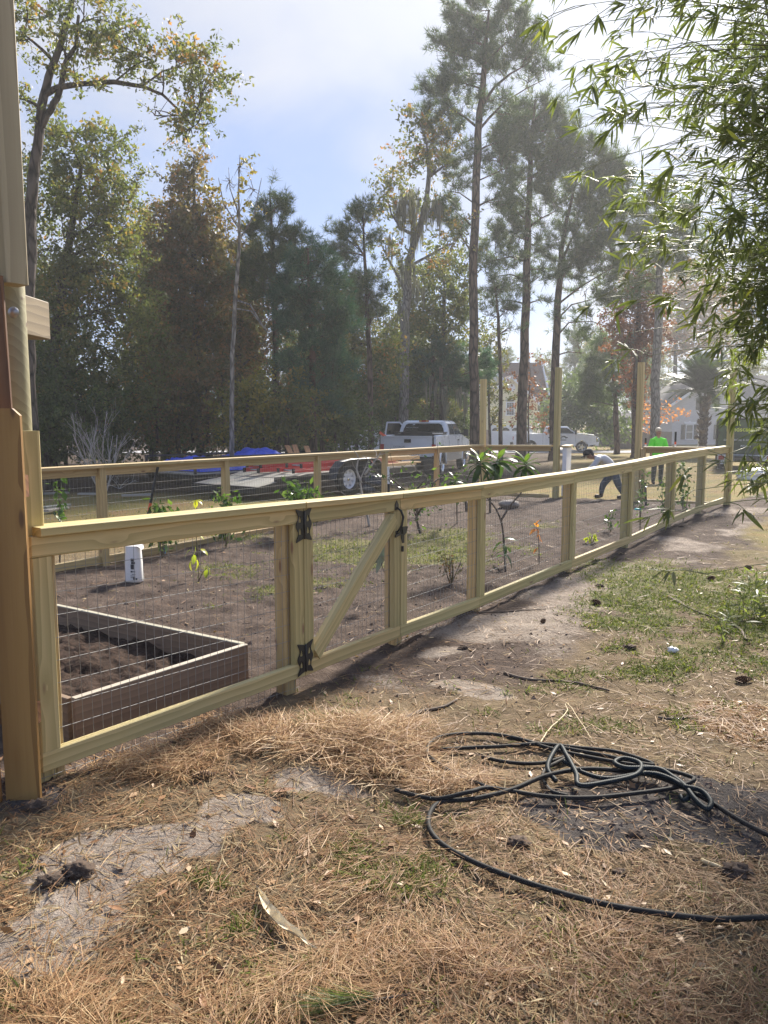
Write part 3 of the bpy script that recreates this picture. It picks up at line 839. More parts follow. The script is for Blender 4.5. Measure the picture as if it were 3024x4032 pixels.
# gate hardware: butterfly hinges with drop-shaped cut-outs, thumb latch
def hinge_leaf(w, h, sgn):
    mb = MB()
    nx_, ny_ = 26, 66
    def inside(x, y):
        top = h / 2 - 0.10 * h * (1 - abs(2 * x / w - 1.0) ** 1.5) * 1.0 - 0.16 * h * (x / w < 0.0)
        edge_ = w * (0.86 + 0.14 * math.cos(y / h * 4 * math.pi))
        lim = h / 2 * (0.80 + 0.20 * (x / w))
        if abs(y) > lim or x > edge_: return False
        for cy in (-0.24 * h, 0.06 * h, 0.0):
            pass
        for cy in (-0.22 * h, 0.14 * h):
            dx, dy = (x - 0.52 * w), (y - cy)
            rr = 0.18 * w * (1.0 - 0.55 * max(0, dy) / (0.12 * h))
            if dy > -0.05 * h and dy < 0.13 * h and abs(dx) < max(0, rr): return False
        return True
    for i in range(nx_):
        for j in range(ny_):
            x0, x1 = w * i / nx_, w * (i + 1) / nx_
            y0, y1 = h * (j / ny_ - 0.5), h * ((j + 1) / ny_ - 0.5)
            if inside((x0 + x1) / 2, (y0 + y1) / 2):
                mb.add([(sgn * x0, 0.004, y0), (sgn * x1, 0.004, y0), (sgn * x1, 0.004, y1), (sgn * x0, 0.004, y1),
                        (sgn * x0, 0, y0), (sgn * x1, 0, y0), (sgn * x1, 0, y1), (sgn * x0, 0, y1)],
                       [(0, 1, 2, 3), (0, 4, 5, 1), (1, 5, 6, 2), (2, 6, 7, 3), (3, 7, 4, 0)])
    return mb
a, b, d, nrm = seg_frame(1)
for zc in (0.93, 0.115):
    c = Vector((a.x, a.y, ZB[1] + zc)) + nrm * 0.001
    M = Matrix((d, nrm, Vector((0, 0, 1)))).transposed().to_4x4(); M.translation = c
    hg = MB(); hg.smooth = True
    hg.tube([(0, 0.006, -0.085), (0, 0.006, 0.085)], 0.006, 8)
    ho = hg.build('hinge', MAT['black_metal'], gate, M)
    for sgn in (1, -1):
        hinge_leaf(0.075, 0.20, sgn).build('hinge_leaf', MAT['black_metal'], ho, M)
c = Vector((b.x, b.y, ZB[2])) + nrm * 0.001
M = Matrix((d, nrm, Vector((0, 0, 1)))).transposed().to_4x4(); M.translation = c
lt = MB()
lt.prism([(-0.085, 0.99), (-0.060, 1.02), (-0.035, 0.99), (-0.035, 0.95), (-0.085, 0.95)], 0.0, 0.004, 'y')
lt.prism([(-0.075, 0.80), (-0.045, 0.80), (-0.05, 0.76), (-0.07, 0.76)], 0.0, 0.004, 'y')
lt.smooth = True
lt.tube([(-0.06, 0.002, 0.97), (-0.045, 0.03, 0.945), (-0.035, 0.042, 0.90), (-0.045, 0.036, 0.84), (-0.06, 0.004, 0.785)], [0.005, 0.008, 0.009, 0.008, 0.005], 8)
lo = lt.build('latch_handle', MAT['black_metal'], gate, M)
lt = MB()
lt.prism([(0.004, 0.80), (0.055, 0.82), (0.10, 0.815), (0.075, 0.77), (0.045, 0.755), (0.045, 0.70), (0.02, 0.70), (0.004, 0.74)], 0.0, 0.006, 'y')
lt.prism([(-0.09, 0.775), (0.02, 0.79), (0.02, 0.775), (-0.09, 0.755)], 0.006, 0.014, 'y')
lt.box((0.0, 0.012, 0.80), (0.02, 0.024, 0.05)); lt.box((0.012, 0.010, 0.66), (0.018, 0.012, 0.04))
lt.build('latch_catch', MAT['black_metal'], gate, M)

# ---- fence along the far (left) side, and across the end, with the tall posts
def run_fence(root, pts, ztop, outward, end_post=True, bottoms=True, seed=0, mat='pine_tan'):
    """pts: plan points of posts; cap top heights ztop; rails on the outward side of the posts"""
    for i in range(len(pts) - 1):
        a, b = Vector((*pts[i], 0)), Vector((*pts[i + 1], 0))
        d = (b - a).normalized(); n = Vector((d.y, -d.x, 0)) * outward
        za, zb_ = ztop[i], ztop[i + 1]
        def P(s, z, dep):
            L = (b - a).length
            p = a + d * s + n * dep
            return Vector((p.x, p.y, za + (zb_ - za) * s / L + z))
        L = (b - a).length
        board('cap_rail', P(0.001, -TT / 2, 0.0), P(L - 0.001, -TT / 2, 0.0), 0.14, TT, MAT[mat], root)
        board('top_rail', P(WW / 2 + 0.001, -TT - WW / 2 - 0.001, TT / 2), P(L - WW / 2 - 0.001, -TT - WW / 2 - 0.001, TT / 2), TT, WW, MAT[mat], root)
        board('bottom_rail', P(WW / 2 + 0.001, -1.07 - WW / 2, TT / 2), P(L - WW / 2 - 0.001, -1.07 - WW / 2, TT / 2), TT, WW, MAT[mat], root)
        wire_panel('wire_mesh', P(0.05, 0, TT + 0.004).xy, P(L - 0.05, 0, TT + 0.004).xy, za - 1.17, zb_ - 1.17, 1.08, root, seed=seed + i, r=0.0009)
    for i, p in enumerate(pts):
        g = Gz(*p)
        if i == len(pts) - 1 and not end_post: continue
        a = Vector((*pts[max(i - 1, 0)], 0)); b = Vector((*pts[min(i + 1, len(pts) - 1)], 0))
        board('post', (p[0], p[1], g - 0.12), (p[0], p[1], ztop[i] - TT - 0.001), WW, WW, MAT[mat], root, up=(b - a).normalized())

lf = thing('garden_fence', (-1.0, 12.4, Gz(-1.0, 12.4)), 'timber and wire fence behind the garden, in front of the trailer', 'fence')
la, lb = Vector(FENCE_L0), Vector(CORNER)
def on_line(u, v):
    """where the sight line of column u crosses the far fence line"""
    x, y, _ = ray(u, v); k = x / y
    dd = lb - la
    s = (k * la.y - la.x) / (dd.x - k * dd.y)
    return tuple(la + dd * s)
lpts = [on_line(u, v) for u, v in ((-60, 1850), (395, 1830), (886, 1806), (1249, 1788), (1515, 1772), (1720, 1760))] + [(lb.x - 0.03, lb.y - 0.06)]
run_fence(lf, lpts, [1.18] * 7, -1, end_post=False, seed=20)

E_ = Vector(FENCE_N[-1]); C_ = Vector(CORNER)
T2 = (3.72, 16.62); T3 = (5.16, 15.66)
ef = thing('garden_fence', (*T2, Gz(*T2)), 'short rail and wire fence between the two tall posts at the garden corner', 'fence')
run_fence(ef, [(C_.x + 0.09, C_.y - 0.06), (T2[0] - 0.09, T2[1] + 0.06)], [1.17, 1.19], -1, end_post=False, seed=40, mat='pine_tan')
ef2 = thing('garden_fence', (*T3, Gz(*T3)), 'low rail fence beside the opening, in front of the person in green', 'fence')
run_fence(ef2, [(T3[0] + 0.09, T3[1] - 0.06), (E_.x - 0.09, E_.y + 0.08)], [1.19, 1.20], -1, end_post=False, seed=50)
labels = ['tall square timber post at the garden corner by the pickup', 'tall square timber post in front of the second white pickup', 'tall square timber post beside the bending man',
          'tall square timber post where the near fence ends by the bamboo']
for (p, (u, v), lab) in zip([CORNER, T2, T3, (E_.x + 0.02, E_.y + 0.03)], [(1900, 1493), (2187, 1447), (2507, 1427), (2868, 1450)], labels):
    top = atY(u, v, p[1]).z
    o = board('timber_post', (p[0], p[1], Gz(*p) - 0.1), (p[0], p[1], top), 0.115, 0.115, MAT['pine'], None, up=(0.571, 0.821, 0))
    tag(o, lab, 'post', 'tall posts at the far end of the garden')
# open gate leaf seen nearly edge-on beside the second tall post
g2 = thing('garden_gate', (3.92, 16.55, Gz(3.92, 16.55)), 'open gate leaf with boards whitened for backlight seen edge-on beside a tall post', 'gate')
ga, gb = Vector((3.86, 16.50, 0)), Vector((4.20, 17.45, 0)); gd = (gb - ga).normalized()
zg = Gz(3.9, 16.6)
board('cap_rail', (ga.x, ga.y, zg + 1.10), (gb.x, gb.y, zg + 1.10), 0.16, TT, MAT['pine_tan'], g2)
for s in (0.05, 0.95):
    p = ga + gd * s
    board('stile', (p.x, p.y, zg + 0.04), (p.x, p.y, zg + 1.08), WW, TT, MAT['white_paint'], g2, up=gd)  # backlight on the gate boards is put into their colour as white
for z in (0.09, 1.03):
    p, q = ga + gd * 0.10, ga + gd * 0.90
    board('rail', (p.x, p.y, zg + z), (q.x, q.y, zg + z), TT, WW, MAT['white_paint'], g2)  # white here is backlight put into the rail colour
for k in range(8):
    p = ga + gd * (0.13 + 0.10 * k)
    board('slat', (p.x + 0.03, p.y - 0.01, zg + 0.05), (p.x + 0.03, p.y - 0.01, zg + 1.06), 0.018, 0.085, MAT['white_paint'], g2, up=gd)  # white here is backlight put into the slat colour

# ---- timber posts and pickets of the structure at the left edge
pk = thing('picket_fence', (-1.75, 3.06, Gz(-1.75, 3.06)), 'tan dog-eared board fence at the left edge of the picture', 'fence')
zt = atY(30, 1608, 3.06).z
x1 = atY(160, 3100, 3.06).x
for k in range(3):
    xr = x1 - k * 0.168; zl = Gz(xr, 3.06) - 0.03
    wd = 0.142
    mb = MB()
    hL = (zt - zl)
    # board lies along local X (its length), width along Y, thickness along Z
    poly = [(0, -wd / 2), (hL - 0.028, -wd / 2), (hL, -wd / 2 + 0.03), (hL, wd / 2 - 0.03), (hL - 0.028, wd / 2), (0, wd / 2)]
    mb.prism(poly, -0.009, 0.009, 'z')
    M = Matrix(((0, -1, 0, xr - wd / 2), (0, 0, -1, 3.06), (1, 0, 0, zl), (0, 0, 0, 1)))
    mb.build('picket', MAT['picket'], pk, M)
board('fence_rail', (-2.3, 3.10, 0.45), (x1 - 0.01, 3.10, 0.45), TT, WW, MAT['picket_dark'], pk)
board('fence_rail', (-2.3, 3.10, 1.40), (x1 - 0.01, 3.10, 1.40), TT, WW, MAT['picket_dark'], pk)
st = thing('timber_pole_support', (-1.70, 3.35, Gz(-1.70, 3.35)), 'round timber pole with a square beam and bolt at the left edge', 'support')
pc = atY(78, 1400, 3.36)
mb = MB(); mb.smooth = True
pr = 0.068
xr0 = atY(122, 1690, 3.36).x - pr
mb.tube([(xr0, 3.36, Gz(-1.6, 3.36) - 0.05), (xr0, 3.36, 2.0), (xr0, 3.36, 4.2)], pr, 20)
mb.build('pole', MAT['pine_shaded'], st)
xb = atY(83, 1100, 3.20).x; zb0 = atY(60, 1118, 3.20).z
board('beam', (xb - 0.045, 3.22, zb0), (xb - 0.045, 3.22, 4.4), 0.09, 0.09, MAT['pine_shaded'], st, up=(0.8, -0.6, 0))
board('beam', (xb - 0.145, 3.19, zb0 + 0.03), (xb - 0.145, 3.19, 4.4), 0.09, 0.06, MAT['pine_shaded'], st, up=(0.8, -0.6, 0))
bx = atY(140, 1250, 3.62)
board('cross_beam', (bx.x - 0.085, 3.45, bx.z), (bx.x - 0.07, 3.75, bx.z), 0.16, 0.175, MAT['grey_board'], st)
mb = MB(); mb.smooth = True
bc = atY(53, 1230, 3.27)
mb.lathe([(0.0, 0.016), (0.012, 0.014), (0.020, 0.008), (0.024, 0.0)], n=16, M=Matrix.Translation(bc) @ Matrix.Rotation(R(90), 4, 'X'))
mb.build('bolt_cap', MAT['galv'], st)
board('face_board', (atY(20, 1400, 3.10).x - 0.07, 3.14, 1.2), (atY(0, 1120, 3.10).x - 0.082, 3.14, zb0 + 0.02), 0.02, 0.15, MAT['picket_dark'], st, up=(1, 0, 0))

# ---- raised bed behind the near fence
bd = thing('raised_bed', (-0.95, 4.9, Gz(-0.95, 4.9)), 'brown board raised garden bed filled with dark soil', 'raised bed')
hb = 0.27
c0 = Vector((*gpt(288, 2770, hb), 0)); c1 = Vector((*gpt(968, 2553, hb), 0)); c2 = Vector((*gpt(220, 2395, hb), 0))
zbed = 0.03
dv_ = (c1 - c0).normalized()
for nm, p, q in (('near_board', c0, c1), ('side_board', c1, c2)):
    dd = (q - p).normalized(); nn = Vector((dd.y, -dd.x, 0))
    e0 = p + dd * (0.0 if nm == 'near_board' else 0.022)
    o = board('bed_board', (e0.x, e0.y, zbed + hb / 2), (q.x, q.y, zbed + hb / 2), 0.036, hb - 0.012, MAT['bed'], bd)
    board('board_edge', (e0.x, e0.y, zbed + hb - 0.004), (q.x, q.y, zbed + hb - 0.004), 0.037, 0.008, MAT['bed_edge'], bd, ch=0.002)
c3 = c2 + (c0 - c1) * 0.9
c4 = c0 - dv_ * 0.03
ldir = (c2 - c1).normalized()
l1 = c0 + ldir * 1.2
board('bed_board', (c0.x + ldir.x * 0.022 + dv_.x * 0.0, c0.y + ldir.y * 0.022, zbed + hb / 2), (l1.x, l1.y, zbed + hb / 2), 0.036, hb - 0.012, MAT['bed'], bd)
# soil inside
n = 60
vs = []; fs = []
for i in range(n + 1):
    for j in range(n + 1):
        p = c0 + (c1 - c0) * (0.015 + 0.97 * i / n) + (c2 - c1) * (0.015 + 0.98 * j / n)
        vs.append((p.x, p.y, zbed + 0.13 + 0.09 * (float(vnoise(p.x, p.y, 5, 3, 8)) - 0.5) + 0.07 * (float(vnoise(p.x, p.y, 18, 3, 9)) - 0.5)))
for i in range(n):
    for j in range(n):
        k = i * (n + 1) + j
        fs.append((k, k + 1, k + n + 2, k + n + 1))
mb = MB(); mb.smooth = True; mb.add(vs, fs)
MAT['bed_soil'] = plain('bed_soil', (0.042, 0.027, 0.020), 0.95, 0.0, 0.7, 30, 1.0, spec=0.1)
mb.build('bed_soil', MAT['bed_soil'], bd)

# ------------------------------------------------------------------ trees
def unit(v):
    return v / np.maximum(np.linalg.norm(v, axis=-1, keepdims=True), 1e-9)
def leaf_quads(c, L, W, rng, zb=0.0):
    N = len(c)
    a = rng.normal(size=(N, 3)); a[:, 2] += zb; a = unit(a)
    b = unit(np.cross(a, rng.normal(size=(N, 3))))
    s = rng.uniform(0.5, 1.45, (N, 1))
    a = a * s * L / 2; b = b * s * W / 2
    return np.stack([c - a, c + b - a * 0.15, c + a, c - b - a * 0.15], 1)
def needle_tris(c, d, n, L, w, rng, spread=0.9):
    """tufts: at each c, n needles fanning about direction d"""
    N = len(c)
    dirs = unit(d[:, None, :] + rng.normal(size=(N, n, 3)) * spread)
    Ls = L * rng.uniform(0.7, 1.15, (N, n, 1))
    tip = c[:, None, :] + dirs * Ls
    side = unit(np.cross(dirs, rng.normal(size=(N, n, 3)))) * w
    base = np.broadcast_to(c[:, None, :], tip.shape) + dirs * 0.03
    return np.stack([base - side, base + side, tip], 2).reshape(-1, 3, 3)
def in_ellipsoid(n, rng, shell=2.0):
    v = unit(rng.normal(size=(n, 3)))
    return v * (rng.random((n, 1)) ** (1 / (1 + shell)))
def bez(p, q, bend, n=6):
    p, q = Vector(p), Vector(q)
    m = (p + q) / 2 + Vector(bend)
    return [p.lerp(m, t).lerp(m.lerp(q, t), t) for t in [i / n for i in range(n + 1)]]

def tree(name, label, D, trunk, blobs, leafmat='lf_oak', barkm='bark', kind='leaf', n=9000, L=0.11, W=0.055, cr=0.30, per=26, seed=1, group=None,
         thick=0.8, moss=None, limbs=None, bmin=0.012, base=None, subs=7, bias=0.0, needles=13, nw=0.007):
    """trunk: list of (u, v, radius m) read at distance D; blobs: (u, v, ru, rv[, dy, weight]) foliage masses"""
    rng = np.random.default_rng(seed); rnd = random.Random(seed)
    if isinstance(D, tuple):                      # (distance, distance the sizes were judged at)
        D, D0 = D; sc = D / D0
        L, W, cr, nw, bmin = L * sc, W * sc, cr * sc, nw * sc, bmin * sc
        trunk = [(u, v, r * sc) for u, v, r in trunk]
        limbs = [[(t[0], t[1], t[2] * sc, *t[3:]) for t in lm] for lm in (limbs or [])]
    if kind == 'leaf' and D < 60:
        L, W, n, per, cr = L * 0.74, W * 0.74, int(n * 1.45), int(per * 2.1), cr * 0.66
    k = D / FPX
    tp = [(atY(u, v, D), r) for u, v, r in trunk]
    b0 = tp[0][0]; g = Gz(b0.x, D)
    if b0.z > g:
        tp.insert(0, (Vector((b0.x, D, g - 0.1)), tp[0][1] * 1.15))
    root = thing(name, (tp[0][0].x, D, g), label, 'tree', group)
    def smooth_poly(pts):
        out_ = []
        for i in range(len(pts) - 1):
            (p, r), (q, s) = pts[i], pts[i + 1]
            m = 3
            for j in range(m):
                t = j / m
                o_ = p.lerp(q, t) + Vector((rnd.uniform(-1, 1), rnd.uniform(-1, 1), 0)) * r * 0.18
                out_.append((o_, r + (s - r) * t))
        out_.append(pts[-1])
        return out_
    tb = MB(); tb.smooth = True
    tps = smooth_poly(tp)
    tb.tube([p for p, r in tps], [r for p, r in tps], 10)
    tb.build('trunk', MAT[barkm], root)
    br = MB(); br.smooth = True
    axis_pts = [p for p, r in tps]; axis_r = [r for p, r in tps]
    for lm in (limbs or []):
        lp = [(atY(u, v, D + (dy if len(t_) > 3 else 0)), r) for t_ in lm for (u, v, r, *rest) in [t_] for dy in [rest[0] if rest else 0]]
        lp = smooth_poly(lp)
        br.tube([p for p, r in lp], [r for p, r in lp], 7)
        axis_pts += [p for p, r in lp]; axis_r += [r for p, r in lp]
    AP = np.array([tuple(p) for p in axis_pts])
    wsum = sum((b[5] if len(b) > 5 else 1.0) * b[2] * b[3] for b in blobs)
    C = []; TW = []; DIRS = []; RN = []
    for bi, b in enumerate(blobs):
        u, v, ru, rv = b[:4]; dy = b[4] if len(b) > 4 else 0.0; wt_ = b[5] if len(b) > 5 else 1.0
        c = atY(u, v, D + dy)
        rx, rz = ru * k, rv * k; ry = thick * 0.5 * (rx + rz) * 1.3
        # limb from the trunk to the mass
        dist = np.linalg.norm(AP - np.array(tuple(c)), axis=1) + 0.9 * np.maximum(0, AP[:, 2] - (c.z - 0.25 * abs(c.x - tp[0][0].x)))
        j = int(np.argmin(dist)); p = Vector(AP[j]); r0 = min(axis_r[j] * 0.55, 0.03 + 0.035 * max(rx, rz))
        pth = bez(p, c, (rnd.uniform(-.1, .1), rnd.uniform(-.2, .2), 0.10 * (c - p).length * rnd.uniform(-0.6, 1.0)), 5)
        br.tube(pth, [r0 + (bmin - r0) * t / 5 for t in range(6)], 6)
        for s in range(subs):
            q = Vector(in_ellipsoid(1, rng, 3)[0]); q = c + Vector((q.x * rx, q.y * ry, q.z * rz)) * 0.9
            st_ = pth[rnd.randint(2, 5)]
            br.tube(bez(st_, q, (0, 0, rnd.uniform(-0.1, 0.15)), 3), [bmin * 1.2, bmin, bmin * 0.7, bmin * 0.4], 4, False)
        share = max(1, int((n if kind == 'leaf' else n * 0.8) * wt_ * b[2] * b[3] / wsum))
        if kind == 'leaf':
            K = max(3, share // per)
            cc = in_ellipsoid(K, rng, 1.1) * np.where(rng.random((K, 1)) < 0.14, 1.32, 1.0) * np.array([rx, ry, rz]) + np.array(tuple(c))
            cid = rng.integers(0, K, share)
            tw = unit(unit(cc - np.array(tuple(c))) * 0.8 + rng.normal(size=(K, 3)) * np.array([0.8, 0.8, 0.5]) + np.array([0, 0, -0.15]))
            tl = cr * rng.uniform(2.0, 4.6, K)
            TW.append(np.stack([cc, cc + tw * tl[:, None]], 1))
            pts = cc[cid] + tw[cid] * (tl[cid] * (rng.random(share) * 1.15 - 0.1))[:, None] + rng.normal(size=(share, 3)) * cr * 0.42
            crn = rng.random(K)
            C.append(pts); RN.append(np.clip(0.55 * crn[cid] + 0.45 * rng.random(share) + bias, 0, 1))
        else:
            K = max(3, share // per)
            cc = in_ellipsoid(K, rng, 0.9) * np.array([rx, ry, rz]) + np.array(tuple(c))
            cid = rng.integers(0, K, share)
            tw = unit(unit(cc - np.array(tuple(p))) * 0.9 + rng.normal(size=(K, 3)) * 0.5 + np.array([0, 0, 0.25]))
            tl = cr * rng.uniform(1.6, 3.6, K)
            TW.append(np.stack([cc - tw * tl[:, None] * 0.8, cc + tw * tl[:, None]], 1))
            pts = cc[cid] + tw[cid] * (tl[cid] * rng.random(share))[:, None] + rng.normal(size=(share, 3)) * cr * 0.28
            out_d = unit(pts - np.array(tuple(p))) * 0.8 + np.array([0, 0, 0.6])
            C.append(pts); DIRS.append(unit(out_d)); RN.append(np.clip(0.5 * rng.random(K)[cid] + 0.5 * rng.random(share) + bias, 0, 1))
    tag(br.build('branches', MAT[barkm], root), None, None, None, 'stuff')
    TW = np.concatenate(TW)
    sw = unit(np.cross(TW[:, 1] - TW[:, 0], rng.normal(size=(len(TW), 3)))) * bmin * 0.55
    q = np.stack([TW[:, 0] - sw, TW[:, 0] + sw, TW[:, 1] + sw * 0.4, TW[:, 1] - sw * 0.4], 1)
    tag(link('twigs', np_mesh('twigs', q, 4), MAT[barkm], root), None, None, None, 'stuff')
    C = np.concatenate(C); RN = np.concatenate(RN)
    if kind == 'leaf':
        q = leaf_quads(C, L, W, rng)
        me = np_mesh('crown', q, 4, {'rnd': RN})
    else:
        t3 = needle_tris(C, np.concatenate(DIRS), needles, L, nw, rng)
        me = np_mesh('crown', t3, 3, {'rnd': np.clip(np.repeat(RN, needles) + rng.normal(size=len(t3)) * 0.08, 0, 1)})
    link('crown', me, MAT[leafmat], root)
    if moss:
        M_ = []
        for (u, v, ru, rv, nm, *dd) in moss:
            for _ in range(nm):
                p = np.array(tuple(atY(u + rnd.uniform(-ru, ru), v + rnd.uniform(-rv, rv), D + rnd.uniform(-0.8, 0.8))))
                ln = rnd.uniform(0.25, 1.0) * (dd[0] if dd else 1.0)
                for s in range(7):
                    o_ = rng.normal(size=3) * np.array([0.06, 0.06, 0.05]); l2 = ln * rnd.uniform(0.5, 1.0); ww = 0.014
                    x = rng.normal(size=2); x /= np.linalg.norm(x)
                    t0 = p + o_; sw = np.array([x[0] * ww, x[1] * ww, 0]); mid = t0 + np.array([rnd.uniform(-.04, .04), rnd.uniform(-.04, .04), -l2 * 0.55])
                    M_.append([t0 - sw, t0 + sw, mid + sw * 1.2, mid - sw * 1.2]); tip = mid + np.array([rnd.uniform(-.03, .03), 0, -l2 * 0.45])
                    M_.append([mid - sw * 1.2, mid + sw * 1.2, tip + sw * 0.2, tip - sw * 0.2])
        M_ = np.array(M_)
        link('hanging_moss', np_mesh('hanging_moss', M_, 4, {'rnd': rng.random(len(M_))}), MAT['lf_moss'], root)
    return root

# -- tall oak at the left, leaning over the sky
tree('oak_tree', 'tall thin-crowned oak with a long limb reaching over the blue sky', 17.0,
     [(112, 1500, 0.155), (112, 1200, 0.135), (118, 900, 0.125), (134, 700, 0.115), (155, 520, 0.10), (168, 380, 0.09), (205, 270, 0.075), (245, 150, 0.06), (280, 40, 0.05), (300, -80, 0.035)],
     [(330, 60, 150, 90), (440, 130, 110, 80), (250, 190, 110, 70, 0, 0.5), (560, 220, 110, 70), (690, 215, 100, 70), (790, 255, 80, 70), (820, 320, 60, 70), (640, 300, 90, 40, 0, 0.5), (740, 430, 75, 70), (790, 460, 70, 60), (730, 520, 55, 45), (610, 455, 20, 40, 0, 0.4),
      (110, 40, 90, 80), (75, 160, 50, 60), (80, 390, 40, 60), (380, 320, 90, 40, 0, 0.35), (300, 300, 80, 70, 0, 0.5)],
     'lf_oak', 'bark', n=6000, L=0.125, W=0.06, cr=0.20, per=16, seed=11, bias=0.05,
     limbs=[[(172, 372, 0.07), (230, 345, 0.06), (320, 330, 0.055), (450, 323, 0.05), (560, 340, 0.04), (640, 372, 0.03), (700, 430, 0.022), (760, 500, 0.015)],
            [(160, 500, 0.075), (200, 430, 0.07), (232, 370, 0.065), (262, 240, 0.055), (300, 180, 0.04), (310, 60, 0.03)], [(205, 235, 0.04), (150, 180, 0.03), (100, 140, 0.02)], [(560, 340, 0.02), (640, 280, 0.018), (720, 260, 0.012)], [(450, 323, 0.02), (540, 250, 0.015), (600, 230, 0.01)]], subs=5)
# -- broad oak mass below it
tree('oak_tree', 'broad olive-green oak massed behind the left fence', 21.0,
     [(200, 1750, 0.17), (210, 1400, 0.15), (250, 1100, 0.12), (290, 850, 0.08), (320, 650, 0.05)],
     [(270, 520, 130, 70), (370, 600, 130, 90), (440, 700, 90, 90), (300, 720, 180, 110), (180, 760, 110, 120), (430, 850, 130, 110), (250, 930, 190, 130), (500, 900, 70, 70), (420, 1050, 160, 130), (170, 1120, 140, 150), (320, 1180, 190, 140), (510, 1180, 110, 130),
      (220, 1380, 190, 150), (450, 1380, 160, 150), (330, 1560, 240, 130), (520, 1600, 150, 130), (140, 1600, 120, 140)],
     'lf_oak', n=30000, L=0.14, W=0.075, cr=0.28, per=22, seed=12, subs=5)
tree('sweetgum_tree', 'russet sweetgum with a narrow double top left of the pines', 25.0,
     [(790, 1750, 0.14), (775, 1300, 0.11), (765, 950, 0.08), (762, 620, 0.02)],
     [(762, 650, 32, 55), (765, 730, 48, 60), (690, 740, 34, 60), (720, 820, 85, 70), (815, 830, 60, 60), (660, 880, 60, 60), (760, 930, 120, 80), (840, 940, 55, 80), (680, 1000, 110, 90), (800, 1060, 120, 110), (690, 1160, 130, 120), (820, 1220, 120, 120), (700, 1350, 150, 120)],
     'lf_rust', n=21000, L=0.15, W=0.09, cr=0.28, per=20, seed=13, subs=5)
tree('maple_tree', 'nearly bare pale-stemmed sapling with a few yellow leaves at its top', 19.5,
     [(912, 1720, 0.06), (915, 1400, 0.055), (928, 1150, 0.05), (945, 950, 0.04), (938, 760, 0.02), (945, 610, 0.008)],
     [(945, 660, 45, 60, 0, 0.6), (900, 720, 40, 60, 0, 0.4), (985, 740, 50, 80, 0, 0.3), (935, 830, 60, 60, 0, 0.5)],
     'lf_yellow', 'bark_pale', n=170, L=0.12, W=0.09, cr=0.14, per=6, seed=14, bias=0.3, bmin=0.008, subs=9,
     limbs=[[(940, 900, 0.02), (880, 800, 0.014), (860, 700, 0.006)], [(945, 940, 0.022), (1000, 850, 0.015), (1030, 700, 0.006)], [(942, 850, 0.02), (905, 740, 0.01), (900, 660, 0.005)], [(925, 1180, 0.025), (985, 1200, 0.02), (1040, 1290, 0.01)], [(925, 1215, 0.02), (990, 1225, 0.016), (1060, 1320, 0.008)]])
tree('young_pine', 'pointed young pine with upswept tips in the middle of the treeline', 25.0,
     [(1088, 1750, 0.13), (1085, 1300, 0.10), (1075, 1000, 0.07), (1062, 760, 0.015)],
     [(1062, 770, 14, 36), (1092, 810, 20, 40), (1038, 830, 18, 40), (1118, 860, 22, 36), (1060, 870, 40, 40), (1020, 900, 35, 30), (1100, 920, 55, 40), (1150, 940, 40, 30), (1050, 970, 60, 50), (1170, 1000, 50, 30), (1080, 1040, 100, 60), (1000, 1080, 80, 60), (1180, 1060, 60, 50), (1060, 1150, 110, 60), (1150, 1170, 80, 50)],
     'lf_needle', 'bark_pine', 'needle', n=3000, L=0.26, cr=0.17, per=9, seed=15, nw=0.008, subs=4)
tree('young_pine', 'dark blue-green young pine beside the pointed one', 23.0,
     [(1235, 1750, 0.12), (1230, 1400, 0.09), (1218, 1150, 0.06), (1212, 980, 0.015)],
     [(1213, 985, 14, 36), (1240, 1030, 40, 40), (1185, 1040, 40, 40), (1270, 1080, 50, 40), (1215, 1110, 90, 50), (1150, 1140, 60, 50), (1300, 1150, 50, 40), (1230, 1210, 110, 60), (1320, 1260, 60, 50), (1170, 1280, 90, 60), (1260, 1320, 110, 70), (1200, 1420, 110, 80), (1310, 1450, 70, 70), (1250, 1560, 90, 80)],
     'lf_needle_blue', 'bark_pine', 'needle', n=3600, L=0.26, cr=0.18, per=9, seed=16, nw=0.009, subs=4)
tree('oak_tree', 'rusty brown oak tucked between sweetgum and young pine', 27.0,
     [(930, 1750, 0.13), (940, 1300, 0.1), (950, 1000, 0.05)],
     [(930, 960, 70, 60), (880, 1050, 80, 80), (980, 1060, 80, 80), (920, 1180, 120, 100), (1000, 1240, 100, 100), (880, 1330, 120, 110), (1010, 1400, 120, 100)],
     'lf_rust', n=12000, L=0.15, W=0.085, cr=0.28, per=20, seed=17, bias=0.1, subs=5)
tree('oak_tree', 'olive oak filling the wood between the broad oak and the sweetgum', 26.0,
     [(600, 1750, 0.13), (598, 1350, 0.1), (590, 1000, 0.05)],
     [(590, 900, 60, 70), (560, 1000, 80, 80), (630, 1020, 70, 80), (590, 1130, 100, 90), (560, 1260, 100, 90), (640, 1290, 90, 90), (590, 1420, 110, 100), (540, 1540, 100, 90), (660, 1560, 90, 90)],
     'lf_oak', n=12000, L=0.15, W=0.085, cr=0.28, per=18, seed=18, bias=0.02, subs=5)
tree('oak_tree', 'dull olive oak in the gap right of the blue-green young pine', 33.0,
     [(1350, 1740, 0.13), (1352, 1400, 0.1), (1350, 1180, 0.05)],
     [(1345, 1150, 60, 60), (1300, 1230, 70, 70), (1390, 1250, 70, 80), (1340, 1350, 90, 80), (1290, 1450, 80, 80), (1400, 1440, 90, 80), (1340, 1560, 100, 80), (1440, 1560, 80, 70), (1480, 1330, 70, 80), (1510, 1450, 70, 80)],
     'lf_oak', n=10000, L=0.18, W=0.10, cr=0.34, per=18, seed=19, bias=0.05, subs=5)
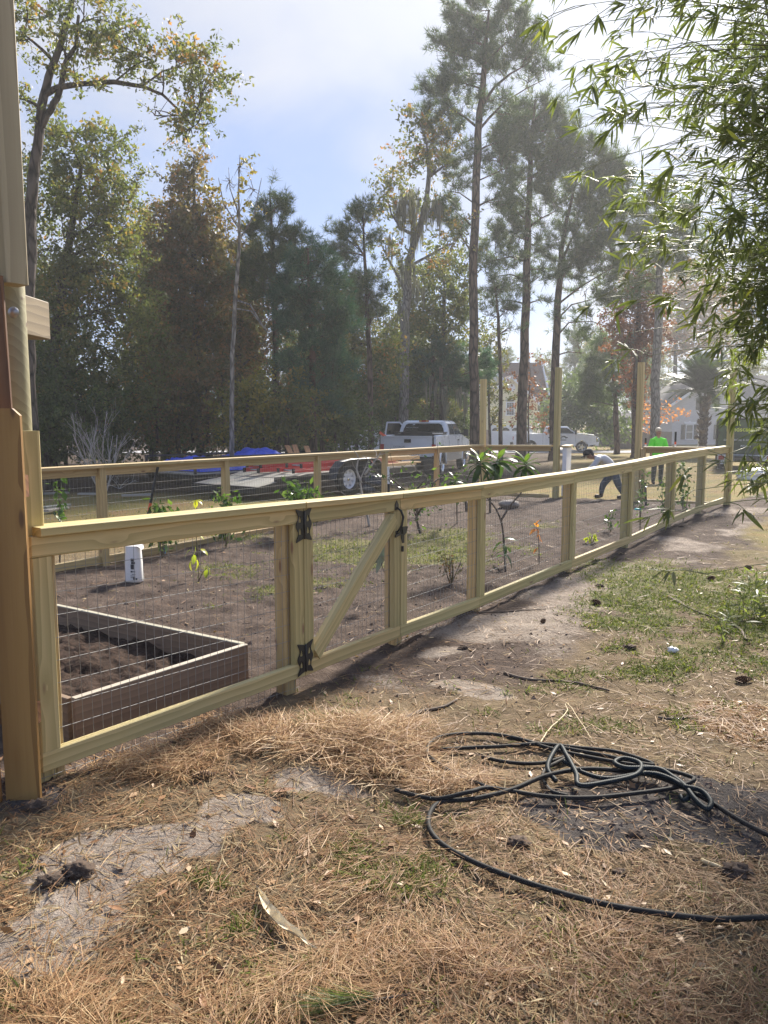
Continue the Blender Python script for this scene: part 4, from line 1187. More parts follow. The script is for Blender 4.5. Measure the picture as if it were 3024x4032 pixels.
# -- dark understory along the wood edge
und = [
    ('evergreen_shrub', 'dark evergreen understory left of the bare shrub', 'lf_green', 19.5, [(180, 1680, 170, 110), (330, 1660, 130, 120), (120, 1500, 110, 120)], 7000, 21),
    ('leafy_shrub', 'yellow-green shrub glowing at the wood edge above the blue tarp', 'lf_yellow', 21.0, [(965, 1560, 85, 70), (990, 1640, 80, 80), (930, 1650, 70, 80), (1040, 1600, 60, 60)], 3200, 22),
    ('leafy_shrub', 'olive vine-covered shrub behind the red ladders', 'lf_oak', 22.0, [(1130, 1580, 80, 110), (1100, 1680, 100, 80), (1180, 1640, 80, 90)], 4200, 23),
    ('evergreen_shrub', 'dark evergreen understory behind the trailer wheels', 'lf_green', 25.0, [(1270, 1620, 110, 110), (1360, 1650, 80, 90), (1320, 1530, 70, 80)], 6500, 24),
    ('leafy_shrub', 'russet understory below the sweetgum', 'lf_rust', 22.5, [(700, 1520, 120, 120), (820, 1520, 100, 110), (760, 1640, 130, 90), (620, 1620, 110, 110), (880, 1480, 70, 90)], 8000, 25),
    ('evergreen_shrub', 'dark evergreen screening the white house behind the pickup', 'lf_green', 38.0, [(1500, 1560, 80, 110), (1600, 1580, 80, 90), (1560, 1440, 90, 90)], 5000, 26),
]
for nm, lab, lm, D, bl, nn, sd_ in und:
    o = tree(nm, lab, D, [(bl[0][0], 1720, 0.07), (bl[0][0] + 10, bl[0][1], 0.04)], bl, lm, n=nn, L=0.14 * max(1, D / 24), W=0.075 * max(1, D / 24), cr=0.26 * max(1, D / 24), per=20, seed=sd_, group='shrubs along the wood edge', limbs=[[(b[0], 1745, 0.045), (b[0] - 8, b[1], 0.03)] for b in bl[1:]], subs=5)
    o['category'] = 'shrub'
# -- pine pair, mossy tree
tree('pine_tree', 'slender open-topped pine left of the moss-hung tree', (31.0, 26.0),
     [(1462, 1740, 0.10), (1455, 1400, 0.085), (1440, 1100, 0.06), (1428, 820, 0.02)],
     [(1435, 820, 36, 22), (1400, 850, 34, 28), (1440, 870, 36, 22), (1350, 925, 40, 30), (1395, 945, 45, 34), (1460, 940, 36, 30), (1340, 990, 36, 28), (1390, 1000, 50, 34), (1330, 1090, 30, 24), (1400, 1110, 60, 44), (1460, 1140, 60, 50), (1380, 1200, 80, 54), (1460, 1240, 70, 50)],
     'lf_needle', 'bark_pine', 'needle', n=1900, L=0.25, cr=0.18, per=9, seed=31, nw=0.008, subs=4)
tree('mossy_tree', 'crooked thin-leaved tree hung with grey moss left of the tall pines', (37.0, 27.0),
     [(1585, 1745, 0.17), (1592, 1400, 0.16), (1598, 1200, 0.145), (1612, 1020, 0.125), (1650, 910, 0.11), (1678, 800, 0.09), (1690, 680, 0.07), (1680, 560, 0.04), (1650, 470, 0.015)],
     [(1640, 480, 46, 50), (1690, 560, 70, 60), (1620, 600, 46, 70), (1740, 520, 60, 60), (1710, 660, 60, 60), (1560, 720, 46, 70), (1510, 780, 50, 80), (1590, 830, 60, 70, 0, .5), (1700, 820, 90, 70, 0, 0.5), (1500, 900, 60, 80, 0, 0.6), (1780, 960, 80, 80, 0, 0.5), (1560, 1000, 80, 80, 0, 0.4), (1700, 1030, 90, 70, 0, 0.5)],
     'lf_oak', 'bark_pale', n=4600, L=0.15, W=0.085, cr=0.24, per=13, seed=32, bias=0.12, subs=6,
     limbs=[[(1640, 930, 0.07), (1580, 900, 0.05), (1540, 840, 0.03), (1520, 760, 0.012)], [(1686, 700, 0.05), (1740, 660, 0.04), (1800, 630, 0.02)], [(1598, 1150, 0.06), (1540, 1040, 0.04), (1500, 960, 0.02)], [(1612, 1050, 0.06), (1700, 1000, 0.04), (1770, 960, 0.02)]],
     moss=[(1610, 770, 40, 40, 36, 2.3), (1570, 800, 20, 30, 12, 1.8), (1700, 800, 40, 30, 22, 1.8), (1540, 950, 20, 30, 8, 1.6), (1640, 900, 30, 30, 14, 1.6), (1600, 1060, 40, 60, 26, 1.6), (1650, 1130, 30, 30, 10, 1.4), (1560, 1250, 60, 60, 14, 1.5), (1790, 1560, 50, 40, 18, 1.3), (1700, 1500, 60, 60, 10, 1.3), (1720, 790, 15, 20, 9, 2.0)])
tree('oak_tree', 'loose olive oak between the mossy tree and the tallest pine', (40.0, 30.0),
     [(1740, 1745, 0.13), (1745, 1400, 0.1), (1750, 1150, 0.06)],
     [(1740, 1040, 80, 60), (1680, 1110, 80, 70), (1790, 1120, 80, 80), (1620, 1200, 90, 80), (1740, 1240, 110, 90), (1820, 1260, 60, 80), (1560, 1290, 90, 90), (1660, 1360, 110, 90), (1780, 1400, 90, 90), (1560, 1440, 90, 80)],
     'lf_oak', n=13000, L=0.16, W=0.085, cr=0.30, per=20, seed=33, subs=5, bias=-0.05)
tree('young_pine', 'low dark pine spreading behind the first pickup', (39.0, 29.0),
     [(1700, 1745, 0.09), (1705, 1400, 0.06)],
     [(1700, 1400, 80, 50), (1640, 1450, 80, 50), (1780, 1440, 80, 50), (1700, 1500, 110, 60), (1620, 1560, 90, 50), (1800, 1520, 70, 50), (1880, 1460, 60, 50)],
     'lf_needle_blue', 'bark_pine', 'needle', n=1900, L=0.28, cr=0.22, per=9, seed=34, nw=0.01, subs=4)
# -- three tall pines
tree('pine_tree', 'tallest pine with a broad flat crown against the bright cloud', (37.5, 30.0),
     [(1868, 1790, 0.205), (1866, 1500, 0.185), (1864, 1200, 0.17), (1868, 900, 0.16), (1880, 650, 0.15), (1885, 480, 0.135), (1902, 350, 0.12), (1912, 180, 0.085), (1925, 40, 0.04)],
     [(1930, 40, 70, 40), (1860, 80, 60, 50), (1990, 70, 60, 55), (1800, 90, 40, 60), (1920, 120, 90, 50), (1780, 150, 40, 40), (2050, 110, 50, 40), (2100, 130, 30, 40), (1850, 170, 80, 50), (2000, 170, 90, 55), (2110, 190, 28, 40), (1735, 195, 34, 26), (1800, 215, 60, 40), (1900, 230, 80, 50), (2060, 230, 60, 40), (1960, 270, 80, 40), (1850, 290, 70, 40), (2140, 260, 30, 32), (2080, 300, 60, 30),
      (1800, 320, 60, 50), (1720, 350, 50, 36), (1770, 390, 70, 50), (1690, 440, 40, 30), (1745, 450, 60, 40), (1820, 440, 50, 40), (1960, 380, 60, 40), (1990, 450, 50, 36), (1800, 500, 40, 30), (1770, 545, 50, 28), (1960, 560, 60, 40), (1820, 590, 40, 30), (1790, 660, 50, 50), (1800, 730, 60, 34), (1955, 620, 60, 40), (1790, 830, 60, 60), (1810, 920, 50, 40), (1960, 780, 60, 50)],
     'lf_needle', 'bark_pine', 'needle', n=4700, L=0.30, cr=0.21, per=8, seed=41, nw=0.010, subs=3, bias=-0.05,
     limbs=[[(1895, 420, 0.06), (1950, 340, 0.05), (2010, 290, 0.035), (2080, 250, 0.02)], [(1880, 520, 0.055), (1930, 460, 0.045), (1990, 400, 0.03), (2070, 350, 0.02), (2150, 310, 0.01)], [(1878, 500, 0.05), (1830, 460, 0.04), (1780, 430, 0.025)], [(1905, 250, 0.05), (1960, 200, 0.03), (2010, 150, 0.02)], [(1872, 545, 0.03), (1800, 570, 0.02), (1750, 600, 0.01)], [(1866, 800, 0.03), (1810, 760, 0.02), (1760, 750, 0.012)], [(1866, 720, 0.03), (1930, 690, 0.022), (2000, 660, 0.012)]])
tree('pine_tree', 'middle tall pine with a full rounded crown', (40.0, 29.0),
     [(2050, 1770, 0.20), (2062, 1500, 0.175), (2070, 1200, 0.15), (2076, 950, 0.125), (2086, 700, 0.10), (2095, 520, 0.07), (2108, 390, 0.03)],
     [(2110, 400, 34, 30), (2060, 440, 40, 30), (2150, 440, 40, 36), (2190, 450, 30, 36), (2020, 490, 50, 34), (2100, 490, 70, 40), (2180, 510, 50, 40), (1990, 530, 40, 34), (2050, 560, 70, 40), (2140, 570, 70, 45), (2210, 540, 30, 40), (2000, 610, 60, 40), (2090, 630, 70, 40), (2180, 640, 50, 40), (1990, 690, 60, 34), (2130, 700, 60, 34), (2040, 740, 60, 36), (2160, 770, 50, 40), (2030, 830, 60, 40), (2120, 850, 40, 40), (2040, 930, 60, 44), (2110, 970, 60, 34), (1950, 950, 50, 36), (1920, 1030, 60, 40), (2030, 1020, 50, 34), (1990, 1110, 60, 30), (2120, 1090, 50, 26), (1960, 1180, 50, 26, 0, .6), (2120, 1180, 40, 24, 0, .5)],
     'lf_needle', 'bark_pine', 'needle', n=4300, L=0.29, cr=0.21, per=8, seed=42, nw=0.010, subs=3,
     limbs=[[(2072, 1030, 0.04), (2010, 1010, 0.03), (1930, 1030, 0.015)], [(2075, 900, 0.04), (2130, 860, 0.025), (2190, 830, 0.012)], [(2080, 800, 0.04), (2030, 740, 0.025), (1980, 700, 0.012)], [(2068, 1100, 0.03), (2010, 1080, 0.02), (1940, 1090, 0.01)], [(2070, 1060, 0.03), (2130, 1060, 0.02), (2180, 1090, 0.01)]])
tree('pine_tree', 'forked leaning pine with upswept limbs right of the other tall pines', (41.0, 28.0),
     [(2182, 1750, 0.17), (2186, 1450, 0.15), (2195, 1200, 0.125), (2208, 1050, 0.105), (2215, 950, 0.08), (2240, 830, 0.06), (2275, 680, 0.035), (2300, 560, 0.015)],
     [(2290, 540, 40, 34), (2250, 600, 40, 34), (2310, 610, 50, 40), (2250, 660, 50, 40), (2330, 670, 60, 40), (2410, 660, 40, 34), (2290, 730, 60, 40), (2380, 720, 60, 44), (2440, 700, 30, 40), (2430, 760, 50, 40), (2340, 790, 60, 40), (2250, 790, 50, 40), (2420, 830, 50, 34), (2350, 860, 60, 40), (2270, 870, 50, 40), (2400, 890, 50, 34), (2310, 930, 70, 40), (2400, 960, 50, 30), (2250, 980, 60, 34), (2340, 1010, 80, 36), (2200, 1060, 60, 34), (2270, 1080, 70, 30), (2370, 1060, 60, 26, 0, 0.6), (2300, 1150, 70, 24, 0, 0.4), (2260, 1270, 80, 24, 0, 0.4), (2330, 1240, 70, 24, 0, 0.4), (2290, 1350, 60, 30, 0, 0.5)],
     'lf_needle', 'bark_pine', 'needle', n=4000, L=0.28, cr=0.21, per=8, seed=43, nw=0.010, subs=3,
     limbs=[[(2205, 1060, 0.05), (2240, 960, 0.04), (2300, 860, 0.03), (2370, 760, 0.015)], [(2200, 1120, 0.045), (2260, 1020, 0.035), (2330, 930, 0.025), (2400, 850, 0.012)], [(2195, 1200, 0.04), (2270, 1140, 0.03), (2350, 1090, 0.02), (2420, 1050, 0.01)], [(2190, 1260, 0.035), (2250, 1200, 0.025), (2330, 1180, 0.015)], [(2188, 1330, 0.035), (2240, 1270, 0.026), (2330, 1265, 0.015), (2400, 1290, 0.008)], [(2188, 1400, 0.03), (2240, 1385, 0.02), (2300, 1390, 0.01)]])
tree('thin_pine', 'very thin bare-stemmed pine between the two tallest pines', (38.5, 27.0),
     [(1972, 1750, 0.075), (1970, 1450, 0.065), (1962, 1250, 0.05), (1950, 1130, 0.03)],
     [(1950, 1140, 44, 30, 0, 0.6), (1990, 1220, 50, 30, 0, 0.5), (1930, 1240, 40, 26, 0, 0.4), (2000, 1300, 40, 26, 0, 0.3)],
     'lf_needle', 'bark_pine', 'needle', n=300, L=0.26, cr=0.22, per=6, seed=44, subs=5)
tree('tulip_tree', 'small yellow-green tree in front of the yellow house', (44.0, 33.0),
     [(1930, 1750, 0.06), (1925, 1550, 0.05), (1930, 1350, 0.02)],
     [(1930, 1330, 50, 50), (1900, 1400, 40, 50), (1960, 1420, 50, 50, 0, 0.6), (1960, 1560, 40, 70, 0, 0.7), (1925, 1480, 30, 50), (1955, 1640, 30, 40, 0, 0.6)],
     'lf_yellow', n=2300, L=0.13, W=0.08, cr=0.2, per=12, seed=45, bias=-0.15)
tree('vine_sapling', 'leafless sapling with brown leaves against the yellow house roof', (43.0, 31.0),
     [(2082, 1750, 0.035), (2080, 1600, 0.03), (2088, 1480, 0.02), (2085, 1400, 0.01)],
     [(2080, 1460, 50, 50), (2110, 1540, 50, 60), (2060, 1600, 40, 60), (2120, 1650, 40, 40), (2030, 1640, 40, 40, 0, .6), (2040, 1500, 30, 40, 0, .6)],
     'lf_red', n=620, L=0.14, W=0.09, cr=0.22, per=7, seed=46, subs=5, bmin=0.008)
# -- right-hand background
tree('oak_tree', 'dark rounded evergreen behind the second white pickup', 62.0,
     [(2230, 1745, 0.18), (2235, 1600, 0.12)],
     [(2260, 1560, 70, 60), (2330, 1570, 70, 60), (2200, 1620, 60, 60), (2290, 1640, 90, 50), (2390, 1620, 50, 50), (2180, 1690, 50, 40), (2400, 1680, 60, 40)],
     'lf_green', n=8000, L=0.28, W=0.16, cr=0.5, per=20, seed=51, subs=4)
tree('pine_tree', 'shaggy pine with black trunk right of the second pickup', 52.0,
     [(2428, 1760, 0.2), (2424, 1600, 0.17), (2415, 1480, 0.12), (2400, 1350, 0.05)],
     [(2390, 1370, 50, 40), (2440, 1410, 60, 40), (2370, 1430, 60, 40), (2420, 1480, 90, 44), (2340, 1500, 60, 36), (2480, 1500, 60, 40), (2400, 1560, 90, 36), (2330, 1580, 50, 30)],
     'lf_needle', 'bark_pine', 'needle', n=1900, L=0.42, cr=0.36, per=8, seed=52, nw=0.02, subs=3)
tree('oak_tree', 'vine-smothered dull red tree behind the third tall post', 45.0,
     [(2500, 1780, 0.25), (2505, 1500, 0.22), (2515, 1250, 0.16), (2520, 1080, 0.06)],
     [(2520, 1080, 60, 60), (2470, 1150, 60, 60), (2560, 1160, 60, 60), (2500, 1260, 80, 60), (2430, 1260, 50, 50), (2580, 1270, 60, 60), (2520, 1370, 60, 60), (2460, 1350, 60, 50), (2520, 1470, 40, 60), (2500, 1560, 30, 60)],
     'lf_red', 'bark_vine', n=8500, L=0.22, W=0.12, cr=0.34, per=16, seed=53, moss=[(2530, 1400, 30, 60, 20, 2.4), (2480, 1330, 30, 40, 10, 2)])
tree('pine_tree', 'tall grey-trunked pine left of the grey house', 42.0,
     [(2578, 1790, 0.26), (2582, 1500, 0.24), (2592, 1250, 0.21), (2598, 1050, 0.17), (2610, 880, 0.10), (2615, 760, 0.04)],
     [(2610, 780, 70, 50), (2550, 850, 80, 50), (2680, 850, 70, 50), (2600, 920, 100, 50), (2500, 950, 70, 44), (2700, 960, 70, 50), (2560, 1030, 90, 44), (2650, 1050, 80, 50), (2450, 1060, 60, 60), (2420, 1160, 60, 60), (2520, 1150, 60, 40)],
     'lf_needle', 'bark_pale', 'needle', n=2700, L=0.38, cr=0.32, per=8, seed=54, nw=0.016, subs=3)
tree('sweetgum_tree', 'thin russet tree above the palm', (92.0, 48.0),
     [(2650, 1760, 0.16), (2660, 1400, 0.12), (2680, 1100, 0.05)],
     [(2700, 1080, 80, 60), (2640, 1140, 60, 60), (2760, 1160, 80, 70), (2690, 1230, 90, 70), (2800, 1280, 80, 70), (2640, 1320, 70, 60), (2740, 1350, 90, 60), (2860, 1180, 70, 70), (2900, 1320, 80, 80)],
     'lf_rust', n=8000, L=0.22, W=0.13, cr=0.36, per=15, seed=55, bias=0.15)
tree('oak_tree', 'orange-leaved small tree beside the weathered board fence', 64.0,
     [(2580, 1745, 0.08), (2570, 1650, 0.05)],
     [(2545, 1610, 40, 18), (2600, 1640, 50, 20), (2550, 1670, 45, 25), (2620, 1600, 40, 16), (2660, 1620, 30, 12)],
     'lf_orange', n=420, L=0.30, W=0.14, cr=0.32, per=12, seed=56, subs=3)
# -- second row and far wood: copies of two far trees closing the gaps
far_a = tree('oak_tree', 'x', 40.0, [(1512, 1690, 0.2), (1512, 1400, 0.15)],
     [(1512, 1000, 90, 80), (1440, 1090, 90, 90), (1590, 1100, 90, 90), (1512, 1200, 150, 110), (1400, 1260, 80, 110), (1620, 1270, 90, 110), (1512, 1360, 150, 110), (1430, 1450, 110, 90), (1600, 1450, 110, 90), (1512, 1560, 150, 100)],
     'lf_oak', n=12000, L=0.24, W=0.14, cr=0.42, per=20, seed=61, subs=4, group='trees at the back of the wood')
far_b = tree('pine_tree', 'x', 40.0, [(1512, 1690, 0.2), (1512, 1300, 0.15), (1512, 900, 0.05)],
     [(1512, 880, 60, 50), (1450, 950, 60, 50), (1570, 960, 60, 50), (1512, 1030, 100, 60), (1430, 1100, 70, 50), (1600, 1110, 70, 50), (1512, 1180, 110, 50), (1450, 1270, 80, 50), (1590, 1280, 80, 50), (1512, 1380, 110, 60), (1512, 1500, 120, 70)],
     'lf_needle', 'bark_pine', 'needle', n=2300, L=0.42, cr=0.34, per=8, seed=62, nw=0.02, subs=3, group='pines at the back of the wood')
bush = tree('evergreen_shrub', 'x', 26.0, [(1512, 1760, 0.05), (1512, 1690, 0.03)],
     [(1512, 1640, 70, 60), (1430, 1680, 70, 60), (1600, 1680, 70, 60), (1512, 1720, 110, 60), (1400, 1760, 60, 50), (1620, 1760, 60, 50)],
     'lf_green', n=4200, L=0.15, W=0.08, cr=0.26, per=20, seed=63, subs=4, group='thicket shrubs closing the wood edge')
bush['category'] = 'shrub'
rnd = random.Random(5)
def place(o, x, y, s, rz, label):
    o.location = (x, y, Gz(x, y)); o.rotation_euler = (0, 0, rz); o.scale = (s, s, s * rnd.uniform(0.9, 1.12)); o['label'] = label
spots_a = [(-12.0, 27, 0.62, 'background oak filling the gap behind the broad left oak'), (-8.8, 31, 0.66, 'background oak behind the left flank of the russet sweetgum'), (-5.6, 30, 0.60, 'background oak behind the pale-stemmed sapling'), (-2.6, 33, 0.60, 'background oak behind the blue-green young pine'),
           (0.6, 42, 0.62, 'background oak behind the moss-hung tree'), (3.2, 46, 0.62, 'background oak glimpsed left of the tallest pine trunk'), (-11, 40, 0.8, 'farther background oak showing above the russet sweetgum'), (-4.5, 43, 0.72, 'farther background oak between the two young pines'),
           (19.5, 95, 1.0, 'far hazy tree rising behind the yellow house roof'), (27, 100, 1.15, 'far hazy tree behind the dark round evergreen'), (36, 104, 1.2, 'far hazy tree left of the grey house'), (46, 98, 1.1, 'far hazy tree behind the grey house roof'), (8, 112, 1.15, 'far hazy tree behind the porch of the yellow house'),
           (-4, 105, 1.1, 'far hazy tree behind the white house'), (14, 118, 1.2, 'far hazy tree between the first two tall pines'), (41, 90, 0.9, 'far hazy tree behind the palm'), (-18, 100, 1.2, 'far hazy tree seen low between the wood trunks')]
spots_b = [(-7.0, 36, 0.62, 'background pine between sweetgum and young pine'), (2.3, 48, 0.6, 'background pine behind the loose olive oak'), (22.5, 92, 0.95, 'far hazy pine right of the yellow house'), (31.5, 96, 1.05, 'far hazy pine above the weathered fence'), (16, 104, 1.0, 'far hazy pine above the yellow house ridge'), (50, 92, 1.05, 'far hazy pine right of the grey house'), (3, 98, 1.0, 'far hazy pine left of the yellow house')]
spots_c = [(-13.5, 25.5, 1.0, 'low dark thicket shrub at the left edge of the wood'), (-11.2, 24.5, 1.1, 'low dark thicket shrub behind the bare silvery shrub'), (-9.0, 25.5, 1.0, 'low dark thicket shrub left of the digging bar'), (-7.0, 25.0, 1.1, 'low dark thicket shrub behind the tarpaulin, left end'), (-5.0, 26.0, 1.0, 'low dark thicket shrub below the yellow-green shrub'),
           (-3.6, 26.5, 1.1, 'low dark thicket shrub behind the trailer ramp'), (-2.3, 29.5, 1.0, 'low dark thicket shrub left of the pickup door'), (-12.4, 30, 1.5, 'taller dark thicket shrub deep in the left wood'), (-8.0, 30, 1.5, 'taller dark thicket shrub behind the sweetgum trunk'), (-4.2, 31, 1.4, 'taller dark thicket shrub behind the young pine trunks'), (-1.2, 34, 1.4, 'taller dark thicket shrub near the white house'), (1.2, 44, 1.5, 'dark thicket shrub behind the pickup roof'), (4.0, 47, 1.3, 'dark thicket shrub left of the yellow house porch')]
for src, spots in ((far_a, spots_a), (far_b, spots_b), (bush, spots_c)):
    for i, (x, y, s, lab) in enumerate(spots):
        o = src if i == 0 else copy_tree(src)
        place(o, x, y, s, rnd.uniform(0, 6.28), lab)
# -- bare silvery shrub by the fence
def bare_shrub(name, label, base, n, h, spread, mat, seed, r=0.012, cat='shrub', depth=3):
    rs = random.Random(seed)
    root = thing(name, base, label, cat)
    mb = MB(); mb.smooth = True
    def grow(p, d, L, r, k):
        q = p + d * L
        pts = bez(p, q, Vector((rs.uniform(-1, 1), rs.uniform(-1, 1), 0.3)) * L * 0.1, 4)
        mb.tube(pts, [r * (1 - 0.12 * i) for i in range(5)], 5, False)
        if k <= 0: return
        for _ in range(rs.randint(2, 3)):
            t = rs.uniform(0.35, 1.0)
            b_ = pts[min(4, int(t * 4))]
            dd = (d + Vector((rs.uniform(-1, 1), rs.uniform(-1, 1), rs.uniform(-0.2, 0.7))) * 0.75).normalized()
            grow(b_, dd, L * rs.uniform(0.45, 0.7), r * 0.55, k - 1)
    for i in range(n):
        a = rs.uniform(0, 6.28)
        grow(Vector(base), Vector((math.cos(a) * spread, math.sin(a) * spread, 1)).normalized(), h * rs.uniform(0.45, 0.6), r, depth)
    mb.build('stems', mat, root)
    return root
bp = G3(410, 1965)
bare_shrub('bare_shrub', 'bare silvery many-stemmed shrub in front of the dark oak', (bp.x, bp.y, bp.z), 8, 2.7, 0.42, MAT['twig_pale'], 3, 0.014)

# ------------------------------------------------------------------ lettering
def lettering(text, size, mat, M, parent, name='lettering', depth=0.002, sx=1.0, bold=0.0):
    cu = bpy.data.curves.new(name, 'FONT')
    cu.body = text; cu.size = size; cu.extrude = depth; cu.align_x = 'CENTER'; cu.offset = bold
    tmp = bpy.data.objects.new('tmp', cu); COL.objects.link(tmp)
    dg = bpy.context.evaluated_depsgraph_get()
    me = bpy.data.meshes.new_from_object(tmp.evaluated_get(dg))
    bpy.data.objects.remove(tmp); bpy.data.curves.remove(cu)
    o = link(name, me, mat)
    o.matrix_basis = M @ Matrix.Diagonal((sx, 1, 1, 1))
    o.parent = parent
    o.matrix_parent_inverse = mw(parent).inverted()
    return o

# ------------------------------------------------------------------ houses
def quad(mb, pts):
    mb.add(pts, [tuple(range(len(pts)))])
def gable_wing(root, x0, x1, xa, y0, y1, zg, ze, za, wall, roof, over=0.3, trim=True, ze2=None):
    """wing with its gable facing -Y; ze, ze2 eave heights at x0 and x1, za apex height at xa"""
    ze2 = ze if ze2 is None else ze2
    mb = MB(); mb.prism([(x0, zg), (x1, zg), (x1, ze2), (xa, za), (x0, ze)], y0, y1, 'y')
    mb.build('wall', wall, root)
    for (xe, zeave, sgn) in ((x0, ze, -1), (x1, ze2, 1)):
        d = Vector((xe - xa, 0, zeave - za)); L = d.length; d.normalize()
        n = Vector((-d.z, 0, d.x)) * (1 if sgn < 0 else -1)
        if n.z < 0: n = -n
        p, q = Vector((xa, 0, za)), Vector((xa, 0, za)) + d * (L + over)
        mb = MB()
        vs = []
        for y in (y0 - over, y1 + over):
            for pt, o in ((p, 0.02), (q, 0.02), (q, 0.14), (p, 0.14)):
                w = pt + n * o; vs.append((w.x, y, w.z))
        mb.add(vs, [(0, 1, 2, 3), (7, 6, 5, 4), (0, 4, 5, 1), (1, 5, 6, 2), (2, 6, 7, 3), (3, 7, 4, 0)])
        r_ = mb.build('roof', roof, root)
        if trim:
            mb = MB()
            vs = []
            for y in (y0 - over - 0.05, y0 - over - 0.005):
                for pt, o in ((p, -0.16), (q, -0.16), (q, 0.10), (p, 0.10)):
                    w = pt + n * o; vs.append((w.x, y, w.z))
            mb.add(vs, [(0, 1, 2, 3), (7, 6, 5, 4), (0, 4, 5, 1), (1, 5, 6, 2), (2, 6, 7, 3), (3, 7, 4, 0)])
            mb.build('bargeboard', MAT['white_paint'], r_)
def window(root, x0, x1, z0, z1, y, arch=False, shutters=0.0, bars=True, head=False):
    f = MB(); w = 0.09
    f.box(((x0 + x1) / 2, y - 0.04, z0 - w / 2), (x1 - x0 + 3 * w, 0.12, w)); f.box(((x0 + x1) / 2, y - 0.03, z1 + w / 2), (x1 - x0 + 2 * w, 0.1, w))
    f.box((x0 - w / 2, y - 0.03, (z0 + z1) / 2), (w, 0.1, z1 - z0)); f.box((x1 + w / 2, y - 0.03, (z0 + z1) / 2), (w, 0.1, z1 - z0))
    f.box(((x0 + x1) / 2, y - 0.025, (z0 + z1) / 2), (x1 - x0, 0.05, 0.05))
    if head:
        f.prism([(x0 - 0.2, z1 + w), (x1 + 0.2, z1 + w), (x1 + 0.32, z1 + w + 0.26), ((x0 + x1) / 2 + 0.1, z1 + w + 0.26), ((x0 + x1) / 2, z1 + w + 0.36), ((x0 + x1) / 2 - 0.1, z1 + w + 0.26), (x0 - 0.32, z1 + w + 0.26)], y - 0.12, y - 0.002, 'y')
    fo = f.build('window', MAT['white_paint'], root)
    g = MB(); g.box(((x0 + x1) / 2, y - 0.006, (z0 + z1) / 2), (x1 - x0, 0.008, z1 - z0)); g.build('pane', MAT['glass_light'], fo)
    if bars:
        b = MB()
        for i in (1, 2):
            x = x0 + (x1 - x0) * i / 3
            b.box((x, y - 0.018, (z0 + z1) / 2), (0.02, 0.012, z1 - z0))
        for i in (1, 3, 5):
            b.box(((x0 + x1) / 2, y - 0.015, z0 + (z1 - z0) * i / 6), (x1 - x0, 0.012, 0.02))
        b.build('glazing_bars', MAT['white_paint'], fo)
    if arch:
        cx, r = (x0 + x1) / 2, (x1 - x0) / 2
        pts = [(cx + r * math.cos(math.pi * k / 12), z1 + 0.14 + r * math.sin(math.pi * k / 12)) for k in range(13)]
        a = MB(); a.prism(pts, y - 0.03, y - 0.002, 'y'); a.build('fanlight', MAT['glass'], fo)
        a = MB()
        for k in range(12):
            p, q = [Vector((cx + (r + 0.04) * math.cos(math.pi * (k + j) / 12), y - 0.05, z1 + 0.14 + (r + 0.04) * math.sin(math.pi * (k + j) / 12))) for j in (0, 1)]
            a.bar(p, q, 0.07, 0.08)
        a.build('arch_trim', MAT['white_paint'], fo)
    if shutters:
        for xs_ in (x0 - w - shutters / 2 - 0.02, x1 + w + shutters / 2 + 0.02):
            s = MB(); s.box((xs_, y - 0.04, (z0 + z1) / 2), (shutters, 0.06, z1 - z0 + 0.1)); so = s.build('shutter', MAT['shutter'], root)
            l = MB()
            for k in range(16):
                l.box((xs_, y - 0.075, z0 + (k + 0.5) * (z1 - z0) / 16), (shutters - 0.1, 0.012, 0.05))
            tag(l.build('louvres', MAT['shutter'], so), None, None, None, 'stuff')
def round_vent(root, cx, cz, r, y):
    mb = MB(); mb.lathe([(0, 0.03), (r * 0.8, 0.03), (r * 0.8, 0.06), (r, 0.06), (r, 0.0)], n=24, M=Matrix.Translation((cx, y, cz)) @ Matrix.Rotation(R(90), 4, 'X'))
    mb.build('round_vent', MAT['white_paint'], root)

Y0 = 75.0
def X(u, y=Y0): return (u - 1512) / FPX * y * 1.0
def Z(v, y=Y0): return atY(1512, v, y).z
zg = -0.55
yh = thing('yellow_house', (X(2010), Y0, zg), 'pale yellow two-storey house with brown roof and white garage door', 'house')
gable_wing(yh, X(1912), X(2112), X(2006), Y0, Y0 + 9, zg, Z(1556), Z(1482), MAT['siding_yellow'], MAT['roof_brown'], ze2=Z(1585))
gable_wing(yh, X(1880), X(2022), X(1950), Y0 + 1.6, Y0 + 8, zg, Z(1520), Z(1462), MAT['siding_yellow'], MAT['roof_brown'])
# main range behind, ridge across the picture
mb = MB(); mb.box(((X(1740) + X(2128)) / 2, Y0 + 6.5, (zg + Z(1560)) / 2), (X(2128) - X(1740), 7.0, Z(1560) - zg)); mb.build('wall', MAT['siding_yellow'], yh)
yr, zr, ze = Y0 + 6.5, atY(1512, 1434, Y0 + 6.5).z, Z(1566)
for s in (-1, 1):
    mb = MB(); xa, xb_ = X(1725), X(2172)
    y2 = yr + s * 4.3
    vs = [(xa, yr, zr), (xb_, yr, zr), (xb_, y2, ze), (xa, y2, ze)]
    mb.add(vs + [(x, y, z + 0.15) for x, y, z in vs], [(0, 1, 2, 3), (7, 6, 5, 4), (0, 4, 5, 1), (1, 5, 6, 2), (2, 6, 7, 3), (3, 7, 4, 0)])
    mb.build('roof', MAT['roof_brown'], yh)
mb = MB(); mb.prism([(yr - 4.3, ze), (yr + 4.3, ze), (yr, zr)], X(2130), X(2140), 'x'); mb.build('wall', MAT['siding_yellow'], yh)
mb = MB(); mb.bar((X(2176), yr - 4.4, ze), (X(2176), yr, zr + 0.1), 0.12, 0.4); mb.build('bargeboard', MAT['white_paint'], yh)
window(yh, X(1991), X(2018), Z(1633), Z(1586), Y0, arch=True)
